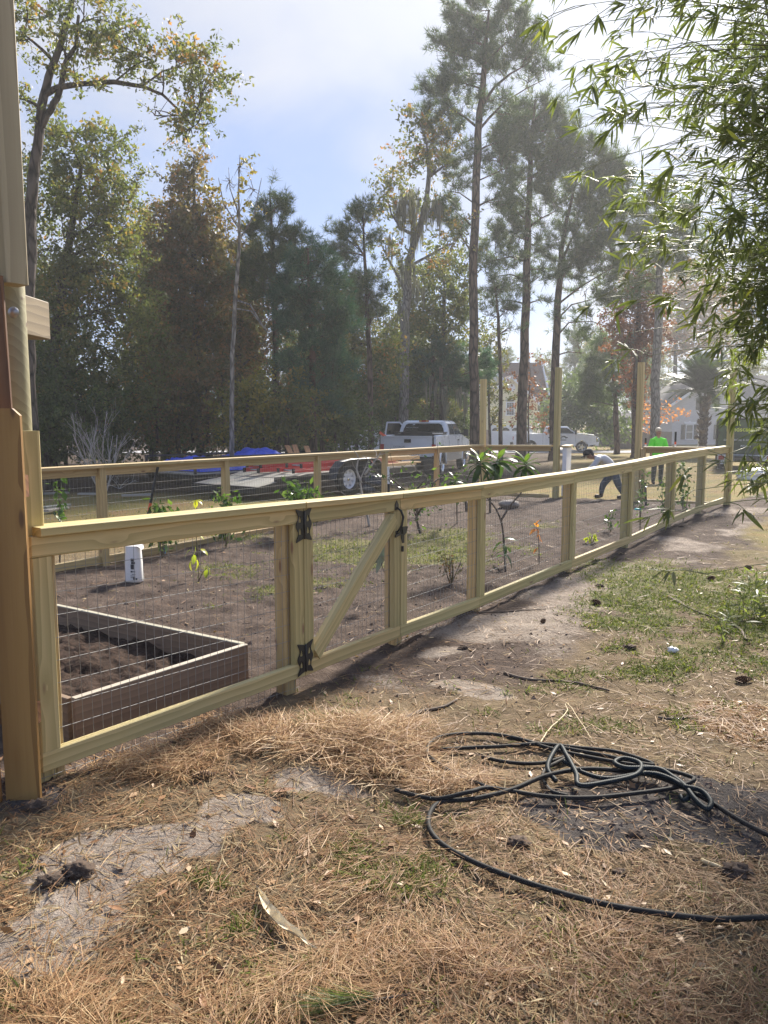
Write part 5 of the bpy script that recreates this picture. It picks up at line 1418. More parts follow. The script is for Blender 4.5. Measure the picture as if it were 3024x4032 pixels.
window(yh, X(1938), X(1962), Z(1548), Z(1524), Y0 + 1.6, arch=True)
round_vent(yh, X(2008), Z(1527), 0.36, Y0); round_vent(yh, X(1950), Z(1490), 0.28, Y0 + 1.6)
# garage door of panels
gd_ = MB(); gx0, gx1, gzt, gzb = X(1930), X(2085), Z(1682), zg + 0.02
gd_.box(((gx0 + gx1) / 2, Y0 - 0.02, (gzt + gzb) / 2), (gx1 - gx0, 0.06, gzt - gzb)); go_ = gd_.build('garage_door', MAT['white_paint'], yh)
for i in range(4):
    for j in range(4):
        w, h = (gx1 - gx0) / 4, (gzt - gzb) / 4
        cx, cz = gx0 + (i + .5) * w, gzb + (j + .5) * h
        if j == 3:
            pts = [(cx + 0.38 * w * math.cos(math.pi * k / 10), cz - 0.25 * h + 0.62 * h * math.sin(math.pi * k / 10)) for k in range(11)]
            p = MB(); p.prism(pts, Y0 - 0.075, Y0 - 0.052, 'y'); p.build('pane', MAT['glass'], go_)
        else:
            p = MB(); p.box((cx, Y0 - 0.06, cz), (w * 0.86, 0.03, h * 0.72)); p.build('panel', MAT['white_paint'], go_)
mb = MB(); mb.box(((gx0 + gx1) / 2, Y0 - 0.05, gzt + 0.09), (gx1 - gx0 + 0.4, 0.1, 0.18)); mb.box((gx0 - 0.1, Y0 - 0.05, (gzt + gzb) / 2), (0.18, 0.1, gzt - gzb)); mb.box((gx1 + 0.1, Y0 - 0.05, (gzt + gzb) / 2), (0.18, 0.1, gzt - gzb)); mb.build('door_trim', MAT['white_paint'], yh)
mb = MB(); mb.box((X(1918), Y0 - 0.15, zg + 0.8), (0.35, 0.3, 1.6)); mb.build('stone_pier', MAT['tan_stone'], yh)
# porch on the left wing
mb = MB(); mb.prism([(X(1752), Z(1612)), (X(1868), Z(1612)), (X(1868), Z(1606)), (X(1752), Z(1606))], Y0 - 1.2, Y0 + 3.0, 'y'); mb.build('porch_beam', MAT['white_paint'], yh)
mb = MB(); vs = [(X(1745), Y0 - 1.4, Z(1606)), (X(1870), Y0 - 1.4, Z(1606)), (X(1870), Y0 + 3, Z(1575)), (X(1745), Y0 + 3, Z(1575))]
mb.add(vs + [(x, y, z + 0.12) for x, y, z in vs], [(0, 1, 2, 3), (7, 6, 5, 4), (0, 4, 5, 1), (1, 5, 6, 2), (2, 6, 7, 3), (3, 7, 4, 0)]); mb.build('porch_roof', MAT['roof_brown'], yh)
for u in (1758, 1820):
    mb = MB(); mb.tube([(X(u), Y0 - 1.0, zg), (X(u), Y0 - 1.0, Z(1612))], 0.11, 10); mb.build('column', MAT['white_paint'], yh)
mb = MB(); mb.box((X(1876), Y0 + 1.55, zg + 1.1), (0.95, 0.06, 2.1)); mb.build('front_door', MAT['red_door'], yh)
window(yh, X(1775), X(1800), Z(1680), Z(1628), Y0 + 3.0)

GY = 82.0
gh = thing('grey_house', (X(2780, GY), GY, zg), 'pale painted brick house with charcoal shutters behind the palm', 'house')
gable_wing(gh, X(2638, GY), X(2925, GY), X(2781, GY), GY, GY + 10, zg, Z(1586, GY), Z(1488, GY), MAT['brick_pale'], MAT['roof_grey'], over=0.55)
mb = MB(); mb.box(((X(2925, GY) + X(3200, GY)) / 2, GY + 5, (zg + Z(1580, GY)) / 2), (X(3200, GY) - X(2925, GY), 7, Z(1580, GY) - zg)); mb.build('wall', MAT['brick_pale'], gh)
mb = MB(); vs = [(X(2890, GY), GY + 1.0, Z(1582, GY)), (X(3220, GY), GY + 1.0, Z(1582, GY)), (X(3220, GY), GY + 6, Z(1470, GY)), (X(2890, GY), GY + 6, Z(1470, GY))]
mb.add(vs + [(x, y, z + 0.15) for x, y, z in vs], [(0, 1, 2, 3), (7, 6, 5, 4), (0, 4, 5, 1), (1, 5, 6, 2), (2, 6, 7, 3), (3, 7, 4, 0)]); mb.build('roof', MAT['roof_grey'], gh)
mb = MB(); mb.box(((X(2890, GY) + X(3220, GY)) / 2, GY + 0.95, Z(1582, GY) - 0.06), (X(3220, GY) - X(2890, GY), 0.1, 0.25)); mb.build('gutter', MAT['white_paint'], gh)
window(gh, X(2695, GY), X(2720, GY), Z(1728, GY), Z(1674, GY), GY, shutters=0.44, bars=False, head=True)
window(gh, X(2822, GY), X(2848, GY), Z(1728, GY), Z(1674, GY), GY, shutters=0.40, bars=False, head=True)
window(gh, X(2748, GY), X(2800, GY), Z(1612, GY), Z(1570, GY), GY, shutters=0.42, bars=False)
wh = thing('white_house', (X(1500, 62), 62, zg), 'white house half hidden by the wood left of the pickup', 'house')
gable_wing(wh, X(1330, 62), X(1645, 62), X(1490, 62), 62, 70, zg, Z(1500, 62), Z(1395, 62), MAT['siding_white'], MAT['roof_grey'])
for u in (1360, 1440, 1560, 1610):
    window(wh, X(u, 62), X(u + 26, 62), Z(1640, 62), Z(1580, 62), 62)
PY = 76.0
ph = thing('porch_house', (X(2440, PY), PY, zg), 'low dark house with white porch posts behind the weathered fence', 'house')
mb = MB(); mb.box((X(2445, PY), PY + 3, zg + 1.4), (X(2530, PY) - X(2370, PY), 6, 2.8)); mb.build('wall', MAT['shutter'], ph)
mb = MB(); vs = [(X(2360, PY), PY - 1.6, Z(1672, PY)), (X(2540, PY), PY - 1.6, Z(1672, PY)), (X(2530, PY), PY + 3, Z(1630, PY)), (X(2370, PY), PY + 3, Z(1630, PY))]
mb.add(vs + [(x, y, z + 0.12) for x, y, z in vs], [(0, 1, 2, 3), (7, 6, 5, 4), (0, 4, 5, 1), (1, 5, 6, 2), (2, 6, 7, 3), (3, 7, 4, 0)]); mb.build('roof', MAT['roof_grey'], ph)
for u in (2412, 2432, 2452, 2475):
    mb = MB(); mb.box((X(u, PY), PY - 1.4, (zg + Z(1672, PY)) / 2), (0.14, 0.14, Z(1672, PY) - zg)); mb.build('porch_post', MAT['white_paint'], ph)
mb = MB(); mb.box((X(2464, PY), PY - 0.03, zg + 1.05), (0.8, 0.05, 2.0)); mb.build('door', MAT['white_paint'], ph)
# weathered board fence across the street
wf = thing('board_fence', (X(2520, 65), 65, Gz(20, 65)), 'weathered grey board fence across the street', 'fence')
for (ua, ub, ya, yb, vt, seed) in ((2402, 2492, 64.0, 66.0, 1694, 1), (2512, 2640, 66.2, 67.5, 1700, 2)):
    xa, xb_ = X(ua, ya), X(ub, yb)
    n = int(math.hypot(xb_ - xa, yb - ya) / 0.15)
    rs = random.Random(seed); zt_ = atY(1512, vt, ya).z
    for i in range(n):
        t = (i + .5) / n; x, y = xa + (xb_ - xa) * t, ya + (yb - ya) * t
        board('picket', (x, y, Gz(x, y)), (x, y, zt_ + rs.uniform(-0.02, 0.02)), 0.02, 0.14, MAT['weathered'], wf, up=(1, 0.01, 0), ch=0.003)

# ------------------------------------------------------------------ vehicles (local x forward, y left, z up, origin under the rear axle)
def wheel(root, x, y, r, w, spokes, rimmat, M, tyre_ratio=0.66):
    side = 1 if y > 0 else -1
    Mw = M @ Matrix.Translation((x, y, r)) @ Matrix.Rotation(R(-90 * side), 4, 'X')
    t = MB(); t.smooth = True
    ri = r * tyre_ratio
    t.lathe([(ri, -w / 2), (r * 0.93, -w / 2), (r * 0.985, -w * 0.36), (r, -w * 0.2), (r, w * 0.2), (r * 0.985, w * 0.36), (r * 0.93, w / 2), (r * 0.8, w * 0.53), (ri, w / 2 - 0.01)], n=32)
    h = MB(); h.tube([(0, 0, -w / 2), (0, 0, w / 2 - 0.07)], r * 0.2, 12)
    ho = h.build('wheel', rimmat, root, Mw)
    t.build('tyre', MAT['rubber'], ho, Mw)
    m = MB(); m.smooth = True
    m.lathe([(ri * 1.01, w / 2 - 0.005), (ri * 0.93, w / 2 - 0.015), (ri * 0.88, w / 2 - 0.06), (ri * 0.88, -w / 2 + 0.02)], n=32)
    m.build('rim', rimmat, ho, Mw)
    sp = MB()
    for k in range(spokes):
        a = 2 * math.pi * k / spokes
        Mk = Matrix.Rotation(a, 4, 'Z')
        sp.prism([(r * 0.12, -ri * 0.20), (ri * 0.92, -ri * (0.12 if spokes < 7 else 0.16)), (ri * 0.92, ri * (0.12 if spokes < 7 else 0.16)), (r * 0.12, ri * 0.20)], w / 2 - 0.08, w / 2 - 0.045, 'z', M=Mk)
    sp.build('spokes', rimmat, ho, Mw)
    c = MB(); c.lathe([(0, w / 2 - 0.02), (r * 0.12, w / 2 - 0.025), (r * 0.13, w / 2 - 0.07)], n=12); c.build('hub_cap', MAT['chrome'], ho, Mw)
    d = MB(); d.lathe([(0, w / 2 - 0.12), (ri * 0.9, w / 2 - 0.12)], n=20); d.build('brake_disc', MAT['steel_black'], ho, Mw)
def arch(cx, r, z0, n=10):
    return [(cx - r * math.cos(math.pi * k / n), max(z0, 0.40 + r * math.sin(math.pi * k / n) * 1.02)) for k in range(n + 1)]
def pickup(name, label, loc, heading, wb=3.75, r=0.39, paint='white_car', low=None, belt=1.36, roof=1.93, bed_h=1.38, hood=1.28, rim='chrome', spokes=5, cab0=0.95, front=1.0, tail=-1.18, door_open=False, group=None, rearglass='glass', sideglass='glass_light'):
    M = Matrix.Translation(loc) @ Matrix.Rotation(heading, 4, 'Z')
    root = thing(name, loc, label, 'pickup', group, rz=heading)
    P = MAT[paint]
    fx = wb; nose = wb + front
    zb = 0.50
    side = [(tail, zb + 0.12), (tail, bed_h), (cab0, bed_h), (cab0, belt), (fx - 0.25, belt - 0.02), (fx + 0.15, hood - 0.02), (nose - 0.12, hood - 0.12), (nose, hood - 0.22), (nose + 0.02, zb + 0.1)]
    side += [(x, z) for x, z in reversed(arch(fx, r + 0.09, zb))] + [(0.9, zb)] + [(x, z) for x, z in reversed(arch(0, r + 0.10, zb))]
    for s in (-1, 1):
        b = MB(); b.prism(side, s * 0.93, s * 0.99, 'y'); so = b.build('side_panel', P, root, M)
        for cx in (0, fx):                                    # wheel-arch lips
            a = MB(); a.smooth = True
            pts = [(cx - (r + 0.10) * math.cos(math.pi * k / 14), s * 0.985, 0.40 + (r + 0.10) * 1.02 * math.sin(math.pi * k / 14)) for k in range(15)]
            a.tube(pts, 0.035, 6); a.build('arch_lip', P, so, M)
        if low:
            b = MB(); b.prism([(0.62, zb - 0.02), (fx - 0.55, zb - 0.02), (fx - 0.55, 0.80), (0.62, 0.80)], s * 0.992, s * 0.998, 'y'); b.build('lower_panel', MAT[low], so, M)
        c = MB(); c.smooth = True
        c.tube([(tail, s * 0.955, bed_h - 0.01), (cab0 - 0.02, s * 0.955, bed_h - 0.01)], 0.042, 8); c.build('bed_rail', P, root, M)
    b = MB(); b.box((fx / 2 + 0.2, 0, 0.55), (wb + 1.2, 1.3, 0.25)); b.box((0, 0, 0.42), (0.2, 1.5, 0.2)); b.build('chassis', MAT['steel_black'], root, M)
    b = MB(); b.box(((tail + cab0) / 2, 0, 0.86), (cab0 - tail - 0.08, 1.85, 0.06)); b.box((cab0 - 0.04, 0, (0.86 + bed_h) / 2), (0.05, 1.86, bed_h - 0.86)); b.build('bed_floor', MAT['steel_black'], root, M)
    b = MB(); b.box(((cab0 + fx - 0.1) / 2 + 0.02, 0, (zb + belt) / 2), (fx - 0.12 - cab0, 1.855, belt - zb - 0.01)); b.build('cab_lower', P, root, M)
    # bonnet: tapered, crowned
    b = MB(); b.smooth = False
    xs_ = [fx - 0.35, fx + 0.2, nose - 0.15, nose]; zs_ = [belt + 0.0, hood + 0.03, hood - 0.06, hood - 0.20]
    for i in range(3):
        for j in range(4):
            ya, yb_ = -0.9 + 1.8 * j / 4, -0.9 + 1.8 * (j + 1) / 4
            cr_ = lambda y: 0.05 * (1 - (y / 0.9) ** 2)
            quad(b, [(xs_[i], ya, zs_[i] + cr_(ya)), (xs_[i + 1], ya, zs_[i + 1] + cr_(ya)), (xs_[i + 1], yb_, zs_[i + 1] + cr_(yb_)), (xs_[i], yb_, zs_[i] + cr_(yb_))])
    b.box(((fx + 0.3 + nose) / 2 - 0.1, 0, (0.6 + hood - 0.25) / 2), (nose - fx - 0.12, 1.84, hood - 0.25 - 0.6))
    b.build('bonnet', P, root, M)
    # cab top: lofted with rounded roof
    bx0, bx1, tx0, tx1, hw, tw = cab0 + 0.02, fx - 0.28, cab0 + 0.16, fx - 1.02, 0.95, 0.80
    def S(t):   # section at height t 0..1
        e = t ** 0.85
        return (bx0 + (tx0 - bx0) * e, bx1 + (tx1 - bx1) * e, hw + (tw - hw) * (0.55 * t + 0.45 * t ** 4), belt + (roof - 0.07 - belt) * t)
    ts = [0, 0.25, 0.5, 0.75, 0.9, 1.0]
    b = MB(); b.smooth = False
    rings = []
    for t in ts:
        x0, x1, w, z = S(t); rings.append([(x0 + 0.03, -w, z), (x1, -w + 0.03, z), (x1 + 0.06, -w * 0.5, z), (x1 + 0.07, 0, z), (x1 + 0.06, w * 0.5, z), (x1, w - 0.03, z), (x0 + 0.03, w, z), (x0, w * 0.9, z), (x0, -w * 0.9, z)])
    x0, x1, w, z = S(1.0)
    rings.append([(x0 + 0.12, -w + 0.10, roof - 0.015), (x1 - 0.1, -w + 0.12, roof - 0.015), (x1 - 0.06, -w * 0.45, roof - 0.005), (x1 - 0.05, 0, roof), (x1 - 0.06, w * 0.45, roof - 0.005), (x1 - 0.1, w - 0.12, roof - 0.015), (x0 + 0.12, w - 0.10, roof - 0.015), (x0 + 0.10, w * 0.8, roof - 0.01), (x0 + 0.10, -w * 0.8, roof - 0.01)])
    vs = [p for r_ in rings for p in r_]; nn = 9
    fs = [(i * nn + k, i * nn + (k + 1) % nn, (i + 1) * nn + (k + 1) % nn, (i + 1) * nn + k) for i in range(len(rings) - 1) for k in range(nn)]
    fs.append(tuple(range((len(rings) - 1) * nn, len(rings) * nn)))
    b.add(vs, fs)
    cabo = b.build('cab', P, root, M)
    def on_side(fr, t, s, off=0.012):
        x0, x1, w, z = S(t); return (x0 + 0.03 + (x1 - x0 - 0.03) * fr, s * (w + off), z)
    for s in (-1, 1):
        for (f0, f1, f2, f3) in ((0.10, 0.44, 0.42, 0.12), (0.49, 0.97, 0.93, 0.475)):
            g = MB()
            a, b_, c_, d_ = on_side(f0, 0.08, s), on_side(f1 * 0.97, 0.08, s), on_side(f2, 0.86, s), on_side(f3, 0.86, s)
            m1, m2 = on_side((f1 * 0.97 + f2) / 2, 0.47, s), on_side((f0 + f3) / 2, 0.47, s)
            pts = [a, b_, m1, c_, d_, m2]
            g.add(pts + [(x, y - s * 0.02, z_) for x, y, z_ in pts], [(0, 1, 2, 5), (5, 2, 3, 4), (0, 6, 7, 1), (1, 7, 8, 2), (2, 8, 9, 3), (3, 9, 10, 4), (4, 10, 11, 5), (5, 11, 6, 0)])
            g.build('side_window', MAT[sideglass], cabo, M)
    def rear(fy, t, off=0.012):
        x0, x1, w, z = S(t); return (x0 - off, fy * w, z)
    g = MB(); pts = [rear(-0.86, 0.06), rear(0.86, 0.06), rear(0.84, 0.5), rear(0.80, 0.80), rear(0.70, 0.90), rear(-0.70, 0.90), rear(-0.80, 0.80), rear(-0.84, 0.5)]
    g.add(pts + [(x + 0.02, y, z_) for x, y, z_ in pts], [(0, 1, 2, 7), (7, 2, 3, 6), (6, 3, 4, 5)] + [(i, (i + 1) % 8, 8 + (i + 1) % 8, 8 + i) for i in range(8)])
    rg = g.build('rear_window', MAT[rearglass], cabo, M)
    def wind(fy, t, off=0.02):
        x0, x1, w, z = S(t); return (x1 + 0.07 + off - 0.05 * abs(fy), fy * w, z)
    g = MB(); pts = [wind(-0.9, 0.06), wind(0, 0.04), wind(0.9, 0.06), wind(0.86, 0.9), wind(0, 0.93), wind(-0.86, 0.9)]
    g.add(pts, [(0, 1, 4, 5), (1, 2, 3, 4)]); g.build('windscreen', MAT['glass_light'], cabo, M)
    # tailgate, bumpers, lamps
    b = MB(); b.box((tail + 0.02, 0, (0.72 + bed_h) / 2), (0.07, 1.72, bed_h - 0.72)); b.box((tail - 0.02, 0, bed_h - 0.01), (0.06, 1.72, 0.04)); b.box((tail - 0.022, 0, 0.90), (0.03, 1.66, 0.02))
    tg = b.build('tailgate', P, root, M)
    h = MB(); h.box((tail - 0.035, 0, bed_h - 0.16), (0.03, 0.24, 0.12)); h.build('handle', MAT['black_metal'], tg, M)
    b = MB(); b.smooth = False
    b.box((tail - 0.14, 0, 0.60), (0.20, 1.95, 0.18)); b.box((tail - 0.15, 0, 0.70), (0.18, 1.6, 0.04)); b.build('rear_bumper', MAT['steel_black'], root, M)
    b = MB(); b.box((tail - 0.246, 0, 0.60), (0.012, 0.31, 0.16)); b.build('licence_plate', MAT['white_paint'], root, M)
    for s in (-1, 1):
        b = MB(); b.box((tail - 0.01, s * 0.925, 1.02), (0.06, 0.13, 0.24)); b.build('tail_light', MAT['red_lens'], root, M)
        b = MB(); b.box((tail - 0.01, s * 0.925, 0.82), (0.05, 0.13, 0.13)); b.build('reverse_light', MAT['white_paint'], root, M)
        m_ = MB(); m_.box((fx - 0.42, s * 1.13, belt + 0.10), (0.12, 0.18, 0.26)); m_.bar((fx - 0.40, s * 0.92, belt + 0.05), (fx - 0.40, s * 1.10, belt + 0.08), 0.05, 0.05); m_.build('door_mirror', MAT['black_metal'], root, M)
        b = MB(); b.box((nose - 0.02, s * 0.72, hood - 0.33), (0.12, 0.36, 0.19)); b.build('headlight', MAT['glass_light'], root, M)
        b = MB(); b.box((nose - 0.03, s * 0.94, hood - 0.33), (0.14, 0.09, 0.15)); b.build('indicator', MAT['amber_lens'], root, M)
        h = MB(); h.box((fx - 1.25, s * 0.995, belt - 0.17), (0.2, 0.03, 0.05)); h.build('door_handle', MAT['black_metal'], root, M)
        for xx in (cab0 + 0.02, fx - 1.42, fx - 0.42):
            b = MB(); b.box((xx, s * 0.9905, 0.95), (0.012, 0.004, 0.75)); b.build('door_gap', MAT['ink'], root, M)
    b = MB(); b.box((nose + 0.02, 0, hood - 0.36), (0.05, 0.98, 0.34)); gr = b.build('grille', MAT['steel_black'], root, M)
    c = MB(); c.box((nose + 0.05, 0, hood - 0.36), (0.03, 1.0, 0.06)); c.box((nose + 0.05, 0, hood - 0.36), (0.03, 0.06, 0.36)); c.box((nose + 0.04, 0, hood - 0.17), (0.05, 1.06, 0.05)); c.build('grille_bar', MAT['chrome'], gr, M)
    b = MB(); b.box((nose + 0.08, 0, 0.62), (0.2, 1.92, 0.22)); b.build('front_bumper', P, root, M)
    l = MB(); l.box((cab0 + 0.15, 0, roof - 0.035), (0.06, 0.36, 0.05)); lo_ = l.build('brake_light', MAT['red_lens'], root, M)
    for s in (-1, 1):
        l = MB(); l.box((cab0 + 0.117, s * 0.12, roof - 0.035), (0.012, 0.07, 0.045)); l.build('cargo_lamp', MAT['amber_lens'], lo_, M)
    for x in (0, fx):
        for s in (-1, 1):
            wheel(root, x, s * 0.86, r, 0.25, spokes, MAT[rim], M)
    return root, M, rg, tg, S

# -- the roofing pickup seen from behind, driver's door open
tk, TM, rg, tg, S1 = pickup('pickup_truck', 'white pickup seen from behind with its door open, by the garden corner', (1.17, 27.9, -0.20), R(90 - 17), low='white_car_low', wb=3.95, r=0.41, cab0=0.95, roof=1.98, bed_h=1.42, belt=1.40, hood=1.32)
def rear_M(x, y, z, tilt=0.0):
    # text plane facing backwards (-x): text x axis runs along -y ... seen from behind, left is +y
    return TM @ Matrix(((0, 0, -1, x), (-1, 0, 0, y), (0, 1, 0, z), (0, 0, 0, 1))) @ Matrix.Rotation(tilt, 4, 'X')
zt0 = 1.40
def glassx(z):
    t = (z - 1.40) / (1.98 - 0.07 - 1.40); return S1(t)[0] - 0.016
for txt, z, sz in (('DC ROOFING', 1.665, 0.075), ('&', 1.615, 0.055), ('EXTERIORS', 1.555, 0.075)):
    lettering(txt, sz, MAT['white_ink'], rear_M(glassx(z + 0.03) , 0.43, z, -0.20), rg, bold=0.0015)
mb = MB()
for k in range(12):
    if k in (3, 7):
        mb.box((glassx(1.52) - 0.002, 0.61 - k * 0.033, 1.523), (0.004, 0.016, 0.008))
    else:
        mb.box((glassx(1.52) - 0.002, 0.61 - k * 0.033, 1.523), (0.004, 0.022, 0.034))
mb.build('lettering', MAT['white_ink'], rg, TM)
ag = MB()
out_l = [(-0.10, 0.015), (-0.02, 0.07), (0.02, 0.095), (0.05, 0.11), (0.075, 0.09), (0.08, 0.04), (0.10, 0.02), (0.06, 0.0), (-0.08, 0.0)]
ag.prism(out_l, -0.002, 0.002, 'z'); o = ag.build('decal', MAT['white_ink'], rg, rear_M(glassx(1.77), 0.41, 1.735, -0.2))
lettering('Fences - Decks - Roofs - Siding - And More', 0.078, MAT['grey_ink'], rear_M(-1.205, 0.0, 0.925), tg, sx=0.92)
lettering('EXTERIORS', 0.085, MAT['grey_ink'], rear_M(-1.205, 0.30, 1.03), tg)
lettering('SUPER DUTY', 0.15, MAT['white_car_low'], rear_M(-1.205, 0.0, 0.755), tg, sx=1.35)
# black tool box across the bed and an orange level sticking out
mb = MB(); mb.box((0.60, 0, 1.46), (0.55, 1.84, 0.12)); mb.box((0.60, 0, 1.535), (0.60, 1.90, 0.03)); tb_ = mb.build('tool_box', MAT['black_metal'], tk, TM)
mb = MB(); mb.box((0.30, -0.72, 1.50), (0.03, 0.40, 0.05)); mb.box((0.30, 0.72, 1.50), (0.03, 0.14, 0.05)); mb.build('tool_box_latch', MAT['chrome'], tb_, TM)
mb = MB(); mb.bar((-1.0, 0.72, 1.30), (-1.32, 0.98, 1.55), 0.03, 0.09); tag(mb.build('level_tool', MAT['orange'], None, TM), 'orange-red level sticking out of the pickup bed', 'tool')
# open door
dm = TM @ Matrix.Translation((2.95, 0.95, 0)) @ Matrix.Rotation(R(-68), 4, 'Z')
dr = MB(); dr.box((-0.55, 0, 0.96), (1.1, 0.09, 0.86)); dro = dr.build('open_door', MAT['white_car'], tk, dm)
fr = MB()
fr.bar((-1.08, 0, 1.39), (-1.00, 0, 1.91), 0.05, 0.06, up=(1, 0, 0)); fr.bar((-1.02, 0, 1.90), (-0.50, 0, 1.90), 0.05, 0.06); fr.bar((-0.50, 0, 1.90), (-0.03, 0, 1.40), 0.05, 0.06, up=(1, 0, 0)); fr.build('window_frame', MAT['white_car'], dro, dm)
g = MB(); g.prism([(-1.05, 1.39), (-0.98, 1.87), (-0.50, 1.87), (-0.06, 1.39)], -0.005, 0.005, 'y'); g.build('pane', MAT['glass'], dro, dm)

# -- second pickup across the street
t2, T2M, _, _, S2 = pickup('pickup_truck', 'white pickup parked across the street facing the weathered fence', (10.9, 57.2, -0.42), R(-13), wb=3.60, r=0.40, roof=1.90, belt=1.34, bed_h=1.32, hood=1.30, spokes=5, sideglass='glass', cab0=0.85, tail=-1.25)
def side_M(x, z):
    return T2M @ Matrix(((1, 0, 0, x), (0, 0, -1, -0.999), (0, 1, 0, z), (0, 0, 0, 1)))
lettering('PEREZ', 0.16, MAT['ink'], side_M(1.95, 0.98), t2, sx=1.2, bold=0.004)
mb = MB()
for k in range(12):
    a0, a1 = math.pi * k / 12, math.pi * (k + 1) / 12
    mb.bar((1.95 + 0.27 * math.cos(a0), -0.999, 1.05 + 0.22 * math.sin(a0)), (1.95 + 0.27 * math.cos(a1), -0.999, 1.05 + 0.22 * math.sin(a1)), 0.02, 0.03)
for sx_, hh in ((-0.62, 0.1), (-0.45, 0.17), (-0.32, 0.12), (0.34, 0.18), (0.5, 0.13), (0.6, 0.1)):
    mb.box((1.95 + sx_, -0.999, 0.98 + hh / 2), (0.025, 0.004, hh)); mb.box((1.95 + sx_, -0.999, 0.98 + hh), (0.14, 0.004, 0.06))
mb.box((1.95, -0.999, 0.90), (1.15, 0.004, 0.05))
mb.build('door_emblem', MAT['ink'], t2, T2M)
mb = MB(); mb.smooth = True
for s in (-0.30, 0.30):
    mb.tube([(4.62, s, 0.55), (4.80, s, 0.65), (4.82, s, 0.95), (4.72, s, 1.05)], 0.035, 8)
mb.tube([(4.80, -0.3, 0.92), (4.80, 0.3, 0.92)], 0.035, 8); mb.tube([(4.80, -0.5, 0.66), (4.80, 0.5, 0.66)], 0.035, 8)
mb.build('bull_bar', MAT['chrome'], t2, T2M)
mb = MB(); mb.box((-0.1, 0.2, 1.36), (0.8, 1.1, 0.1)); mb.build('bed_load', MAT['white_plastic'], t2, T2M)

# -- landscaping truck: green printed box on a white truck, seen from behind
lt_ = thing('landscaping_truck', (8.05 + 5.6, 30.0, -0.18), 'white landscaping truck with a green printed rear panel behind the bamboo', 'truck', rz=0)
LM = Matrix.Translation((14.15, 30.2, -0.18)) @ Matrix.Rotation(R(90 - 22), 4, 'Z')
MAT['green_print'] = plain('green_printed_panel', (0.045, 0.085, 0.03), 0.45, 0.0, 0.8, 1.6)
mb = MB(); mb.box((1.4, 0, 1.32), (2.8, 2.06, 1.36)); bo = mb.build('cargo_box', MAT['green_print'], lt_, LM)
mb = MB()
for (y, z, w, h) in ((0, 2.01, 2.10, 0.06), (0, 0.64, 2.10, 0.06), (1.04, 1.32, 0.06, 1.4), (-1.04, 1.32, 0.06, 1.4)):
    mb.box((-0.02, y, z), (0.05, w, h))
mb.build('box_frame', MAT['steel_black'], bo, LM)
def rm(y, z):
    return LM @ Matrix(((0, 0, -1, -0.012), (-1, 0, 0, y), (0, 1, 0, z), (0, 0, 0, 1)))
lettering('STAR', 0.24, MAT['yellow_ink'], rm(0.50, 1.76), bo, bold=0.006)
lettering('Landscaping', 0.25, MAT['yellow_ink'], rm(0.12, 1.53), bo, bold=0.004)
lettering('COMMERCIAL & RESIDENTIAL', 0.105, MAT['white_ink'], rm(0.10, 1.16), bo)
lettering('PAVERS', 0.11, MAT['white_ink'], rm(0.0, 0.92), bo)
mb = MB(); mb.box((1.0, 0, 0.50), (5.2, 0.9, 0.2)); mb.build('chassis', MAT['steel_black'], lt_, LM)
mb = MB(); mb.box((-0.03, 0, 0.50), (0.12, 2.0, 0.24)); bp_ = mb.build('rear_panel', MAT['white_car'], lt_, LM)
for s in (-1, 1):
    mb = MB(); mb.box((-0.10, s * 0.86, 0.50), (0.03, 0.2, 0.16)); mb.build('tail_light', MAT['red_lens'], lt_, LM)
mb = MB(); mb.box((-0.12, 0.72, 0.32), (0.02, 0.32, 0.15)); mb.build('licence_plate', MAT['white_paint'], lt_, LM)
mb = MB(); mb.box((3.7, 0, 1.25), (1.7, 1.95, 1.5)); mb.box((4.9, 0, 0.95), (1.2, 1.9, 0.7)); mb.build('cab', MAT['white_car'], lt_, LM)
for x in (0.75, 4.4):
    for s in (-1, 1):
        wheel(lt_, x, s * 0.85, 0.38, 0.24, 5, MAT['galv'], LM)

